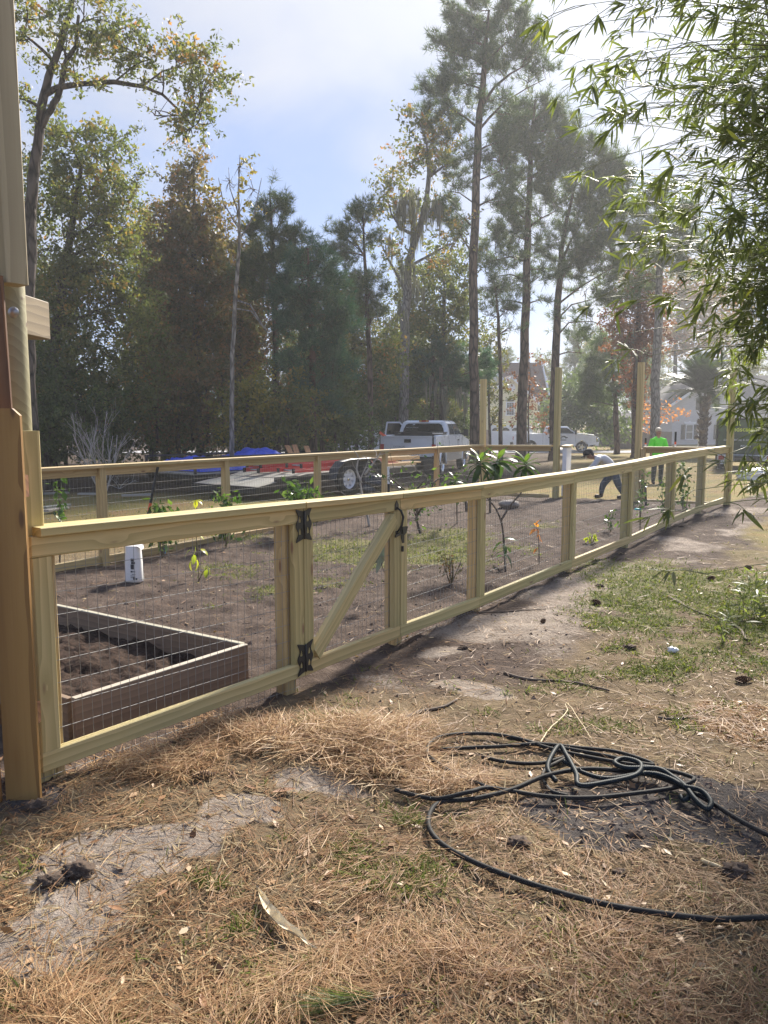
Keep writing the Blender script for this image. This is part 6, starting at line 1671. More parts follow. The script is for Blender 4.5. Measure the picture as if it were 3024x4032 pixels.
# ------------------------------------------------------------------ trailers
def trailer(name, label, tailc, heading, L, Wd, deck, rails, ramp):
    base = Vector((*tailc, Gz(*tailc)))
    M = Matrix.Translation(base) @ Matrix.Rotation(heading, 4, 'Z')
    root = thing(name, base, label, 'trailer', None, rz=heading)
    mb = MB()
    for s in (-1, 1):
        mb.box((L / 2, s * (Wd / 2 - 0.04), deck - 0.09), (L, 0.08, 0.14))
    for k in range(7):
        mb.box((L * (k + 0.5) / 7, 0, deck - 0.10), (0.06, Wd - 0.17, 0.08))
    mb.bar((L, Wd / 2 - 0.1, deck - 0.1), (L + 1.1, 0, deck - 0.12), 0.08, 0.12); mb.bar((L, -Wd / 2 + 0.1, deck - 0.1), (L + 1.1, 0, deck - 0.12), 0.08, 0.12)
    mb.build('chassis', MAT['steel_black'], root, M)
    n = int(Wd / 0.15)
    x0 = 1.0 if ramp else 0.0
    for k in range(n):
        y = -Wd / 2 + (k + 0.5) * Wd / n
        board('deck_plank', M @ Vector((x0, y, deck)), M @ Vector((L, y, deck)), Wd / n - 0.012, 0.035, MAT['deck'], root)
    if ramp:
        for k in range(n):
            y = -Wd / 2 + (k + 0.5) * Wd / n
            board('ramp_plank', M @ Vector((-0.55, y, deck - 0.20)), M @ Vector((0.985, y, deck)), Wd / n - 0.01, 0.035, MAT['deck'], root)
        mb = MB(); mb.box((-0.58, 0, deck - 0.25), (0.06, Wd, 0.14))
        for s in (-1, 1):
            mb.bar((-0.56, s * (Wd / 2 - 0.03), deck - 0.26), (1.0, s * (Wd / 2 - 0.03), deck - 0.08), 0.06, 0.14)
        mb.build('ramp_frame', MAT['steel_black'], root, M)
    if rails:
        mb = MB(); mb.smooth = False
        for s in (-1, 1):
            mb.box((L / 2, s * (Wd / 2 + 0.0), deck + 0.36), (L, 0.05, 0.05))
            for k in range(6):
                mb.box((L * k / 5 * 0.99 + 0.03, s * (Wd / 2 + 0.0), deck + 0.17), (0.05, 0.05, 0.34))
        mb.box((L, 0, deck + 0.36), (0.05, Wd, 0.05))
        mb.build('side_rail', MAT['steel_black'], root, M)
    return root, M, base
ta, TA, tb0 = trailer('flatbed_trailer', 'black flatbed trailer with tandem wheels carrying red ladders and lumber', (-3.02, 16.55), R(90 - 36), 5.2, 1.95, 0.50, False, True)
ys = -0.975
for x, rm_, sp in ((2.15, 'white_metal', 8), (3.0, 'steel_black', 8)):
    for s in (-1, 1):
        wheel(ta, x, s * 1.10, 0.335, 0.20, sp, MAT[rm_] if s < 0 else MAT['steel_black'], TA)
for s in (-1, 1):
    mb = MB(); mb.smooth = True
    pts = [(1.62, 0.36), (1.70, 0.58), (1.90, 0.745), (2.2, 0.79), (2.95, 0.79), (3.25, 0.745), (3.45, 0.58), (3.53, 0.36)]
    for i in range(len(pts) - 1):
        (xa, za), (xb_, zb_) = pts[i], pts[i + 1]
        mb.add([(xa, s * 0.985, za), (xb_, s * 0.985, zb_), (xb_, s * 1.24, zb_), (xa, s * 1.24, za), (xa, s * 0.985, za - 0.015), (xb_, s * 0.985, zb_ - 0.015), (xb_, s * 1.24, zb_ - 0.05), (xa, s * 1.24, za - 0.05)], [(0, 1, 2, 3), (7, 6, 5, 4), (3, 2, 6, 7)])
    mb.build('mudguard', MAT['steel_black'], ta, TA)
    mb = MB(); mb.prism([(1.7, 0.36), (1.9, 0.72), (3.25, 0.72), (3.45, 0.36)], s * 0.98, s * 0.99, 'y'); mb.build('guard_plate', MAT['steel_black'], ta, TA)
# ladders lying on the deck
def ladder(label, x0, x1, y, z, w, tilt=0.0):
    c = TA @ Vector((x0, y, z))
    root = thing('ladder', c, label, 'ladder', 'ladders lying on the flatbed trailer')
    dirv = TA.to_3x3() @ Vector((math.cos(tilt), math.sin(tilt), 0)); sdv = TA.to_3x3() @ Vector((-math.sin(tilt), math.cos(tilt), 0))
    L = x1 - x0
    for s in (-1, 1):
        p = c + sdv * (s * w / 2)
        mb = MB(); mb.bar(p, p + dirv * L, 0.03, 0.085); mb.build('ladder_rail', MAT['red_paint'], root)
        mb = MB(); mb.bar(p - dirv * 0.004 + Vector((0, 0, -0.002)), p + dirv * 0.05 + Vector((0, 0, -0.002)), 0.04, 0.10); mb.build('end_cap', MAT['black_metal'], root)
    for k in range(int(L / 0.30)):
        p = c + dirv * (0.2 + 0.30 * k)
        mb = MB(); mb.tube([p - sdv * (w / 2 - 0.005), p + sdv * (w / 2 - 0.005)], 0.018, 6, False); mb.build('rung', MAT['galv'], root)
    return root
ladder('red ladder nearest the fence on the trailer deck', 0.65, 4.6, -0.60, 0.575, 0.45)
ladder('red ladder laid on top of the nearest one, slightly skewed', 1.0, 4.8, -0.52, 0.665, 0.42, 0.03)
ladder('red ladder on the far side of the trailer deck', 0.35, 4.3, 0.15, 0.575, 0.45, -0.03)
ladder('red ladder topmost of the far stack, with a blue tape mark', 0.5, 4.2, 0.22, 0.665, 0.42, 0.02)
p = TA @ Vector((2.6, -0.02, 0.76)); q = TA @ Vector((0.4, 0.10, 0.74))
lv = thing('aluminium_plank', q, 'silver aluminium plank lying across the ladders', 'plank')
mb = MB(); mb.bar(q, p, 0.14, 0.06); mb.build('plank_body', MAT['galv'], lv)
mb = MB(); mb.bar(q.lerp(p, 0.86), q.lerp(p, 0.97), 0.145, 0.064); mb.build('tape_mark', MAT['blue_tape'], lv)
# lumber stack at the front of the deck
rs = random.Random(9)
ORD = ['first', 'second', 'third', 'fourth', 'fifth', 'sixth']
for k in range(11):
    yk = -0.85 + 0.16 * (k % 6) + rs.uniform(-0.01, 0.01); zk = 0.537 + 0.041 * (k // 6) + 0.0
    x0_, x1_ = 3.3 + rs.uniform(-0.3, 0.3), 5.5 + rs.uniform(-0.25, 0.25)
    o = board('lumber', TA @ Vector((x0_, yk, zk)), TA @ Vector((x1_, yk, zk)), 0.14, 0.038, MAT['lumber'], None)
    tag(o, ORD[k % 6] + ' board from the fence side in the ' + ('lower' if k < 6 else 'upper') + ' layer of the lumber stack', 'lumber', 'new boards stacked on the trailer')
for k in range(6):
    yk = -0.75 + 0.17 * k; x0_ = 3.9 + rs.uniform(-0.3, 0.3)
    o = board('lumber', TA @ Vector((x0_, yk, 0.70)), TA @ Vector((x0_ + 1.5, yk + rs.uniform(-.1, .1), 0.70)), 0.09, 0.09, MAT['lumber'], None)
    tag(o, ORD[k] + ' square post from the fence side on top of the lumber stack', 'lumber', 'square posts on the lumber stack')
# trailer with the blue tarpaulin
tb_r, TB, tb1 = trailer('utility_trailer', 'black railed utility trailer under a blue tarpaulin', (-4.95, 17.7), R(90 - 40), 4.6, 1.9, 0.50, True, False)
for x in (1.9, 2.75):
    for s in (-1, 1):
        wheel(tb_r, x, s * 1.02, 0.33, 0.2, 6, MAT['steel_black'], TB)
def crumple(name, label, M, x0, x1, y0, y1, prof, mat, nx_=60, ny_=40, amp=0.10, seed=1, cat='tarpaulin', fr=4.0):
    """draped cloth as a folded surface"""
    xs_ = np.linspace(x0, x1, nx_); ys_ = np.linspace(y0, y1, ny_)
    XX_, YY_ = np.meshgrid(xs_, ys_)
    n1 = np.abs(vnoise(XX_ + seed * 3.1, YY_, fr, 3, seed) - 0.5) * 2; n2 = vnoise(XX_, YY_ + 5, fr * 3, 2, seed + 1)
    edge_ = np.minimum(np.minimum((XX_ - x0) / 0.18, (x1 - XX_) / 0.18), np.minimum((YY_ - y0) / 0.18, (y1 - YY_) / 0.18)).clip(0, 1)
    ZZ_ = prof(XX_, YY_) + (amp * n1 + amp * 0.35 * n2) * (0.4 + 0.6 * edge_)
    ZZ_ = 0.54 + (ZZ_ - 0.54) * edge_ ** 0.6
    XX_ = XX_ + 0.07 * (vnoise(XX_, YY_, fr, 2, seed + 7) - 0.5); YY_ = YY_ + 0.07 * (vnoise(XX_, YY_, fr, 2, seed + 8) - 0.5)
    vs = [tuple(M @ Vector(p)) for p in np.stack([XX_, YY_, ZZ_], -1).reshape(-1, 3)]
    fs = [(j * nx_ + i, j * nx_ + i + 1, (j + 1) * nx_ + i + 1, (j + 1) * nx_ + i) for j in range(ny_ - 1) for i in range(nx_ - 1)]
    mb = MB(); mb.smooth = True; mb.add(vs, fs)
    return tag(mb.build(name, mat), label, cat)
crumple('tarpaulin', 'crumpled bright blue tarpaulin heaped on the railed trailer', TB, 0.25, 4.0, -0.9, 0.9, lambda x, y: 0.63 + 0.10 * np.exp(-((x - 0.9) / 0.8) ** 2) + 0.30 * np.exp(-((x - 2.8) / 0.7) ** 2 - ((y - 0.2) / 0.8) ** 2), MAT['tarp'], amp=0.17, fr=3.0)
for k, (a, b_) in enumerate((((3.0, -1.1, 0.58), (3.5, -0.2, 1.05)), ((3.5, -1.15, 0.58), (4.1, -0.3, 1.02)), ((3.12, -1.1, 0.59), (3.72, -0.25, 1.06)))):
    o = board('cedar_plank', TB @ Vector(a), TB @ Vector(b_), 0.14, 0.035, MAT['cedar'], None)
    tag(o, ['orange-brown plank leaning against the tarpaulin, left of its pair', 'orange-brown plank leaning alone near the fence post', 'orange-brown plank leaning against the tarpaulin, right of its pair'][k], 'plank', 'cedar planks on the trailer')
# black bin bags by the wheels
def lump(name, label, c, r, mat, cat, seed=0, sq=(1, 1, 1), rough=0.25, n=26, m=16, fr=3.0, group=None):
    rs_ = np.random.default_rng(seed)
    mb = MB(); mb.smooth = True; mb.ball((0, 0, 0), 1.0, n, m)
    V = np.array(mb.v)
    d = 1 + rough * 2 * (vnoise(V[:, 0] + 3 * V[:, 2], V[:, 1] - 2 * V[:, 2], fr, 3, seed + 2) - 0.5)
    V = V * d[:, None] * r * np.array(sq)
    V[:, 2] = np.maximum(V[:, 2], -r * sq[2] * 0.6)
    mb.v = [tuple(Vector(p) + Vector(c)) for p in V]
    return tag(mb.build(name, mat), label, cat, group)
b1 = G3(1475, 1958); b2 = G3(1425, 1950)
lump('bin_bag', 'shiny black bin bag on the grass right of the trailer wheels', (b1.x, b1.y, b1.z + 0.20), 0.33, MAT['bag'], 'bag', 3, (1.0, 0.8, 1.05), 0.3)
lump('bin_bag', 'black bin bag half hidden between wheel and fence post', (b2.x + 0.25, b2.y + 0.6, b2.z + 0.17), 0.28, MAT['bag'], 'bag', 4, (1.1, 0.8, 0.9), 0.3)
cs = Vector((12.4, 25.0, Gz(12.4, 25)))
cs = G3(2985, 1890)
lump('plastic_sheet', 'grey plastic sheet heaped on the grass by the landscaping truck', (cs.x, cs.y, cs.z + 0.12), 0.45, MAT['white_plastic'], 'sheet', 6, (1.5, 0.8, 0.6), 0.4)

# ------------------------------------------------------------------ palm, mailbox, markers
PD = 46.0
pb_ = atY(2767, 1752, PD); pg = Gz(pb_.x, PD)
palm = thing('palm_tree', (pb_.x, PD, pg), 'stout feather palm in front of the pale brick house', 'tree')
pt = atY(2764, 1560, PD)
mb = MB(); mb.smooth = False
H_ = pt.z - pg
rs = random.Random(4)
prof = []
for k in range(30):
    t = k / 29
    rr = 0.20 + 0.05 * math.sin(t * 3) + (0.10 * max(0, t - 0.75) / 0.25)
    prof.append((rr * (1.12 if k % 2 else 0.92), t * H_))
mb.lathe(prof, (pb_.x, PD, pg), 14)
mb.build('trunk', MAT['bark'], palm)
mb = MB()
for k in range(60):
    t = rs.uniform(0.35, 1.0); a = rs.uniform(0, 6.28); z = pg + t * H_
    d = Vector((math.cos(a), math.sin(a), 1.1)).normalized()
    p = Vector((pb_.x, PD, z)) + Vector((math.cos(a), math.sin(a), 0)) * 0.2
    mb.bar(p, p + d * 0.34, 0.12, 0.04)
tag(mb.build('leaf_bases', MAT['stick'], palm), None, None, None, 'stuff')
def frond_mesh(L, droop, rng):
    tris = []; pts = []
    for i in range(15):
        t = i / 14; pts.append(np.array([t * L * (1 - 0.18 * droop * t), 0, L * (0.55 * t - droop * 0.75 * t * t)]))
    for i in range(2, 15):
        for rep in range(4):
            f = (i - 1 + rep / 4) / 14 if i else 0
            j = min(13, int(f * 14)); p = pts[j] + (pts[j + 1] - pts[j]) * (f * 14 - j)
            d = (pts[j + 1] - pts[j]); d = d / np.linalg.norm(d)
            ll = 0.62 * math.sin(math.pi * min(1, 0.12 + 0.85 * f)) ** 0.6
            for s in (-1, 1):
                ld = d * 0.75 + np.array([0, s * 0.75, 0.28 - 0.35 * rng.random()]); ld = ld / np.linalg.norm(ld)
                w = np.cross(ld, [0, 0, 1]); w = w / np.linalg.norm(w) * 0.034
                tris.append([p - w, p + w, p + ld * ll])
    return np.array(tris)
rng = np.random.default_rng(3)
fm = []
for k in range(3):
    tr = frond_mesh(2.7, 0.30 + 0.28 * k, rng)
    me_ = np_mesh('frond', tr, 3, {'rnd': rng.random(len(tr))}); me_.materials.append(MAT['lf_palm']); fm.append(me_)
for k in range(72):
    o = bpy.data.objects.new('frond', fm[k % 3]); COL.objects.link(o)
    a = k * 2.39996; el = 1.35 - 1.45 * ((k + 1) / 73)
    o.matrix_basis = Matrix.Translation((pt.x, PD, pt.z + 0.15)) @ Matrix.Rotation(a, 4, 'Z') @ Matrix.Rotation(-el + 0.25, 4, 'Y') @ Matrix.Scale(rs.uniform(0.8, 1.1), 4)
    o.parent = palm; o.matrix_parent_inverse = mw(palm).inverted()
mbp = atY(2752, 1750, 50); mz = Gz(mbp.x, 50)
mx_ = thing('mailbox', (mbp.x, 50, mz), 'white mailbox on a post left of the palm trunk', 'mailbox')
mb = MB(); mb.box((mbp.x, 50, mz + 0.5), (0.12, 0.12, 1.0)); mb.build('post', MAT['white_paint'], mx_)
mb = MB(); mb.smooth = True; mb.prism([(mbp.x - 0.12 + 0.24 * 0.5 * (1 - math.cos(math.pi * k / 8)), mz + 1.15 + 0.12 * math.sin(math.pi * k / 8)) for k in range(9)] + [(mbp.x + 0.12, mz + 1.0), (mbp.x - 0.12, mz + 1.0)], 49.75, 50.25, 'y'); mb.build('box', MAT['white_paint'], mx_)
mb = MB(); mb.ball((mbp.x - 0.22, 49.9, mz + 1.18), 0.14, 10, 7); mb.build('dark_flower_pot', MAT['clod'], mx_)
def marker(label, u, v0, v1, Y):
    p = atY(u, v0, Y); q = atY(u, v1, Y)
    root = thing('stake_marker', (p.x, Y, q.z), label, 'marker', 'striped markers by the far rail')
    h = p.z - q.z
    mb = MB(); mb.tube([(p.x, Y, q.z + h * 0.28), (p.x, Y, p.z)], 0.022, 8); mb.build('black_sleeve', MAT['black_metal'], root)
    mb = MB(); mb.tube([(p.x, Y, q.z + h * 0.10), (p.x, Y, q.z + h * 0.279)], 0.021, 8); mb.build('orange_band', MAT['orange'], root)
    mb = MB(); mb.tube([(p.x, Y, Gz(p.x, Y)), (p.x, Y, q.z + h * 0.099)], 0.019, 8); mb.build('shaft', MAT['white_paint'], root)
marker('black and orange striped stake right of the person in green', 2661, 1700, 1755, 15.6)
marker('short black stake left of the person in green', 2543, 1724, 1752, 16.2)

# ------------------------------------------------------------------ loose cover on the ground: straw, dry grass, green grass, leaves
rng = np.random.default_rng(77)
def scatter(n, v0=1850, v1=4700, u0=-500, u1=3600, pw=1.0):
    """random ground points, thinning out with distance"""
    u = rng.uniform(u0, u1, n); v = v0 + (v1 - v0) * rng.random(n) ** pw
    e = (v - 2016) / FPX; c_, s_ = math.cos(PITCH), math.sin(PITCH)
    dz = -(e * c_ + s_); t = -CAM_H / dz
    x = (u - 1512) / FPX * t; y = (c_ - e * s_) * t
    return x, y
def strands(x, y, L, w, lift, flat, curl, rng, lean=None, flow=None):
    """bent flat strips: two quads each"""
    n = len(x)
    z = gz(x, y)
    a = rng.uniform(0, 2 * np.pi, n) if flow is None else 6.0 * np.pi * vnoise(x, y, flow, 2, 55) + rng.normal(size=n) * 0.55 + np.pi * (rng.random(n) > 0.5)
    d = np.stack([np.cos(a), np.sin(a), flat * rng.uniform(-0.15, 1.0, n)], -1); d = unit(d)
    side = np.stack([-np.sin(a), np.cos(a), rng.uniform(-0.5, 0.5, n)], -1); side = unit(side)
    L = L[:, None]; w = w[:, None]
    p0 = np.stack([x, y, z + lift], -1)
    bend = np.stack([-np.sin(a), np.cos(a), np.zeros(n)], -1) * (curl * rng.normal(size=n))[:, None] * L
    p1 = p0 + d * L * 0.5 + bend * 0.5
    p2 = p0 + d * L + bend * 1.6; 
    if lean is not None:
        p2 = p2 + np.stack([np.cos(a), np.sin(a), -0.35 * np.ones(n)], -1) * lean * L
    gzm = gz(p1[:, 0], p1[:, 1]); gze = gz(p2[:, 0], p2[:, 1])
    p1[:, 2] = np.maximum(p1[:, 2], gzm + 0.003); p2[:, 2] = np.maximum(p2[:, 2], gze + 0.002)
    q1 = np.stack([p0 - side * w * 0.8, p0 + side * w * 0.8, p1 + side * w, p1 - side * w], 1)
    q2 = np.stack([p1 - side * w, p1 + side * w, p2 + side * w * 0.25, p2 - side * w * 0.25], 1)
    return np.concatenate([q1, q2])
def stuff(name, quads, rn, mat, label):
    o = link(name, np_mesh(name, quads, 4, {'rnd': np.concatenate([rn, rn])}), mat)
    return tag(o, label, None, None, 'stuff')
def clear_of_bed(x, y):
    return ~((x < -0.25) & (y > 3.55) & (y < 5.6) & (in_garden(x, y) > 0.5))
# pine straw
x, y = scatter(175000, pw=0.85); sp = splat(x, y)
clump = vnoise(x, y, 3.0, 3, 12)
pr = np.clip(sp['straw'] * (0.15 + 1.7 * (clump - 0.25)), 0, 1) + 0.08 * sp['soil'] + 0.06 * sp['sand'] + 0.10 * sp['strip']
keep = (rng.random(len(x)) < pr) & (np.hypot(x, y) < 16) & clear_of_bed(x, y)
x, y, st_w, cl_ = x[keep], y[keep], sp['straw'][keep], clump[keep]
d = np.hypot(x, y); n = len(x)
L = 0.025 + 0.13 * rng.random(n) ** 1.5; w = 0.0005 + 0.00022 * d
heap = patch_w('straw', x, y)
q = strands(x, y, L, w * rng.uniform(0.6, 1.4, n), 0.003 + rng.random(n) ** 2 * (0.022 + 0.05 * heap), 0.22 + 0.0 * d, 0.10, rng, flow=1.5)
big = vnoise(x, y, 1.6, 3, 21)
rn = np.clip(0.15 + 0.55 * rng.random(n) ** 1.2 + 0.5 * (big - 0.45) + 0.20 * heap, 0, 1)
stuff('pine_straw', q, rn, MAT['straw'], 'loose brown pine straw strewn over the ground')
# the deep heap raked together below the gate
x, y = scatter(60000, 2720, 3200, 350, 1950); hp = patch_w('straw', x, y)
keep = rng.random(len(x)) < np.clip(hp * 1.2 - 0.45 + 0.5 * (vnoise(x, y, 3.0, 2, 14) - 0.5), 0, 1) * 0.8
x, y = x[keep], y[keep]; hp = hp[keep]; d = np.hypot(x, y); n = len(x)
q = strands(x, y, 0.05 + 0.13 * rng.random(n), (0.0006 + 0.00026 * d) * rng.uniform(0.6, 1.4, n), 0.004 + rng.random(n) ** 1.5 * 0.075 * hp, 0.30, 0.14, rng, flow=2.2)
stuff('pine_straw', q, np.clip(0.30 + 0.65 * rng.random(n), 0, 1), MAT['straw'], 'deep golden heap of pine straw below the gate')
# broken bits and chaff matting the ground
x, y = scatter(150000, 2150, 4700, pw=0.95); sp = splat(x, y)
cl2 = vnoise(x, y, 2.2, 3, 44)
pr = np.clip((0.25 + 0.75 * sp['straw']) * (0.25 + 1.2 * (cl2 - 0.25)), 0, 1) * (1 - 0.85 * sp['sand']) * (1 - 0.5 * sp['soil']) * (1 - 0.6 * in_garden(x, y))
keep = (rng.random(len(x)) < pr) & (np.hypot(x, y) < 9) & clear_of_bed(x, y)
x, y = x[keep], y[keep]; d = np.hypot(x, y); n = len(x)
q = strands(x, y, 0.008 + 0.035 * rng.random(n) ** 2, (0.0009 + 0.0004 * d) * rng.uniform(0.5, 1.5, n), 0.001 + 0.006 * rng.random(n), 0.15, 0.15, rng)
stuff('straw_chaff', q, np.clip(0.05 + 0.6 * rng.random(n) + 0.4 * (cl2[keep] - 0.4), 0, 1), MAT['straw'], 'broken straw and bark bits matted on the ground')
# pale dry grass clippings and standing dead grass
x, y = scatter(120000, pw=0.8); sp = splat(x, y)
pr = 0.30 * sp['straw'] + 0.35 * sp['grass'] + 0.08 * (1 - sp['soil']) + 0.03 * sp['soil'] + 0.15 * sp['lawn']
keep = (rng.random(len(x)) < pr) & (np.hypot(x, y) < 22) & clear_of_bed(x, y)
x, y = x[keep], y[keep]; d = np.hypot(x, y); n = len(x)
q = strands(x, y, rng.uniform(0.025, 0.09, n), (0.0011 + 0.00034 * d) * rng.uniform(0.6, 1.5, n), 0.002, 0.55, 0.2, rng)
stuff('dry_grass', q, rng.random(n), MAT['dry_grass'], 'short dry grass and clippings')
# green grass blades in tufts
x, y = scatter(230000, pw=0.75); sp = splat(x, y)
tuft = vnoise(x, y, 6.0, 2, 31); heapmask = np.clip(patch_w('straw', x, y) * (y > 2.9), 0, 1)
pr = np.clip(sp['grass'] * 1.2 * (tuft > 0.30), 0, 1) * 0.9 + 0.11 * sp['straw'] * (tuft > 0.60) * (1 - heapmask) + 0.03 * sp['soil'] * (tuft > 0.72) + 0.10 * sp['lawn'] * (tuft > 0.5)
keep = (rng.random(len(x)) < pr) & (np.hypot(x, y) < 22) & clear_of_bed(x, y)
x, y = x[keep], y[keep]; d = np.hypot(x, y); n = len(x)
q = strands(x, y, rng.uniform(0.018, 0.055, n), (0.0012 + 0.00034 * d) * rng.uniform(0.7, 1.3, n), 0.0, 1.6, 0.12, rng, lean=0.25)
stuff('green_grass', q, np.clip(rng.random(n) * 0.7 + 0.3 * tuft[keep], 0, 1), MAT['grass'], 'patchy green grass')
x, y = scatter(260000, 1960, 2900, 300, 3500, 0.9); sp = splat(x, y)
tuft = vnoise(x, y, 5.0, 2, 33)
pr = np.clip(sp['grass'] * 1.1 * np.clip((tuft - 0.15) * 2.2, 0, 1), 0, 1) * 0.75 + 0.14 * (1 - in_garden(x, y)) * (tuft > 0.62) * (1 - sp['strip'])
keep = (rng.random(len(x)) < pr) & (np.hypot(x, y) < 20) & clear_of_bed(x, y)
x, y = x[keep], y[keep]; d = np.hypot(x, y); n = len(x)
q = strands(x, y, rng.uniform(0.018, 0.06, n), (0.0012 + 0.00034 * d) * rng.uniform(0.7, 1.3, n), 0.0, 1.6, 0.12, rng, lean=0.25)
stuff('green_grass', q, np.clip(rng.random(n) * 0.7 + 0.35 * tuft[keep], 0, 1), MAT['grass'], 'green grass growing right of the trodden strip and in the garden')
# small fallen leaves and chips
x, y = scatter(5200, pw=0.9); sp = splat(x, y)
keep = (rng.random(len(x)) < 0.25 + 0.5 * sp['straw']) & clear_of_bed(x, y) & (np.hypot(x, y) < 18)
x, y = x[keep], y[keep]; n = len(x); d = np.hypot(x, y)
c = np.stack([x, y, gz(x, y) + 0.008], -1)
a = unit(rng.normal(size=(n, 3)) * np.array([1, 1, 0.25])); b = unit(np.cross(a, np.array([0, 0, 1.0]) + 0.35 * rng.normal(size=(n, 3))))
s = (0.006 + 0.022 * rng.random(n) ** 2.5 * (1 + 0.05 * d))[:, None]
q = np.stack([c - a * s, c + b * s * 0.45, c + a * s, c - b * s * 0.45], 1)
o = link('leaf_litter', np_mesh('leaf_litter', q, 4, {'rnd': rng.random(n)}), leaf('litter_leaf', [(0.0, (0.16, 0.075, 0.035)), (0.5, (0.34, 0.19, 0.09)), (0.9, (0.48, 0.32, 0.18)), (1.0, (0.66, 0.55, 0.38))], trans=0.15, tcol=1.0))
tag(o, 'small fallen leaves and wood chips', None, None, 'stuff')
# crumbs of soil in the garden and on bare earth
x, y = scatter(42000, pw=0.8); sp = splat(x, y)
keep = (rng.random(len(x)) < 0.55 * sp['soil'] * (1 - sp['sand'])) & clear_of_bed(x, y) & (np.hypot(x, y) < 14)
x, y = x[keep], y[keep]; n = len(x)
s = (0.004 + 0.022 * rng.random(n) ** 3) * rng.uniform(0.7, 1.4, n)
c = np.stack([x, y, gz(x, y)], -1)
th = rng.uniform(0, 6.28, n)
tri = []
for k in range(3):
    a0, a1 = th + k * 2.094, th + (k + 1) * 2.094
    tri.append(np.stack([c + np.stack([np.cos(a0) * s, np.sin(a0) * s, -0.3 * s], -1), c + np.stack([np.cos(a1) * s, np.sin(a1) * s, -0.3 * s], -1), c + np.stack([0.3 * s, 0.2 * s, s * 0.55], -1)], 1))
tri = np.concatenate(tri)
o = link('soil_crumbs', np_mesh('soil_crumbs', tri, 3, {'rnd': np.tile(rng.random(n), 3)}), leaf('soil_crumb', [(0.0, (0.05, 0.035, 0.028)), (1.0, (0.16, 0.12, 0.10))], trans=0.0, rough=0.95))
tag(o, 'small crumbs of dark soil', None, None, 'stuff')

# ------------------------------------------------------------------ hose and other things lying about
def crom(pts, n=8):
    P = [Vector(p) for p in pts]; P = [P[0] * 2 - P[1]] + P + [P[-1] * 2 - P[-2]]
    out_ = []
    for i in range(1, len(P) - 2):
        a, b, c_, d_ = P[i - 1], P[i], P[i + 1], P[i + 2]
        for k in range(n):
            t = k / n
            out_.append(0.5 * ((2 * b) + (c_ - a) * t + (2 * a - 5 * b + 4 * c_ - d_) * t * t + (3 * b - a - 3 * c_ + d_) * t ** 3))
    out_.append(P[-2])
    return out_
def hose(name, label, pix, r, mat, lift=0.0, rib=False, cat='hose', wav=0.0):
    pts = []
    for i, p in enumerate(pix):
        u, v = 1500 + p[0] / 1.0886, 2700 + p[1] / 1.0886
        g = G3(u, v); pts.append(g + Vector((0, 0, r + 0.007 + (p[2] if len(p) > 2 else 0) + lift)))
    cv = crom(pts, 10)
    mb = MB(); mb.smooth = True
    if rib:
        fine = []
        for i in range(len(cv) - 1):
            m = max(2, int((cv[i + 1] - cv[i]).length / 0.0045))
            fine += [cv[i].lerp(cv[i + 1], k / m) for k in range(m)]
        mb.tube(fine, [r * (1.0 if k % 2 else 0.82) for k in range(len(fine))], 8)
    else:
        mb.tube(cv, r, 10)
    return tag(mb.build(name, mat), label, cat)
hose('garden_hose', 'long black rubber hose coiled loosely and running off to the edge',
     [(1760, 1020), (1560, 1033), (1400, 1035), (1200, 1012), (1000, 980), (800, 930), (600, 868), (400, 788), (265, 712), (207, 640), (212, 570), (262, 526), (400, 512), (560, 482, 0.01), (700, 432, 0.02), (850, 402, 0.02), (1000, 396, 0.01), (1120, 402), (1250, 440), (1400, 520), (1560, 620), (1760, 720)], 0.0105, MAT['hose'], 0.012)
hose('garden_hose', 'black hose loop lying over the coil with a sharp bend',
     [(60, 472), (160, 500), (250, 522, 0.012), (380, 510, 0.03), (470, 476, 0.012), (700, 500), (900, 506), (1100, 486), (1260, 462), (1338, 440, 0.01), (1310, 418, 0.01), (1200, 382), (1000, 350), (820, 315), (700, 285), (600, 252), (480, 230), (360, 228), (260, 240), (212, 268), (197, 305), (225, 345), (330, 410), (480, 470)], 0.0095, MAT['hose'], 0.012)
hose('garden_hose', 'inner black hose loop half buried in straw behind the coil',
     [(255, 292), (380, 284), (520, 278), (680, 276, 0.01), (850, 284), (1000, 300), (1120, 335), (1165, 358), (1080, 345), (960, 318), (820, 292), (660, 262), (540, 240)], 0.0095, MAT['hose'], 0.006)
hose('garden_hose', 'short black hose curve under the ribbed hose', [(430, 320), (560, 345), (700, 345), (820, 310), (700, 380), (720, 460), (800, 490)], 0.009, MAT['hose'], 0.002)
hose('ribbed_hose', 'dark ribbed hose heaped in a knot on top of the coil',
     [(750, 440, 0.0), (715, 410, 0.02), (722, 380, 0.04), (762, 336, 0.06), (795, 370, 0.045), (835, 425, 0.02), (850, 468, 0.012), (960, 456, 0.012), (1090, 430, 0.02), (1110, 390, 0.03), (1040, 366, 0.03), (1000, 385, 0.03), (1050, 408, 0.03), (1180, 402, 0.02), (1250, 432, 0.012), (1300, 480, 0.02), (1345, 530, 0.012), (1395, 560, 0.0), (1412, 540, 0.012), (1370, 500, 0.02), (1290, 490, 0.03)], 0.0125, MAT['hose_rib'], 0.014, rib=True)
hose('ribbed_hose', 'second dark ribbed hose strand crossing the coil', [(780, 375, 0.03), (870, 410, 0.01), (980, 425, 0.0), (1130, 412, 0.012), (1230, 440, 0.02), (1320, 500, 0.02), (1300, 520, 0.0), (1280, 500, 0.0)], 0.0115, MAT['hose_rib'], 0.012, rib=True)
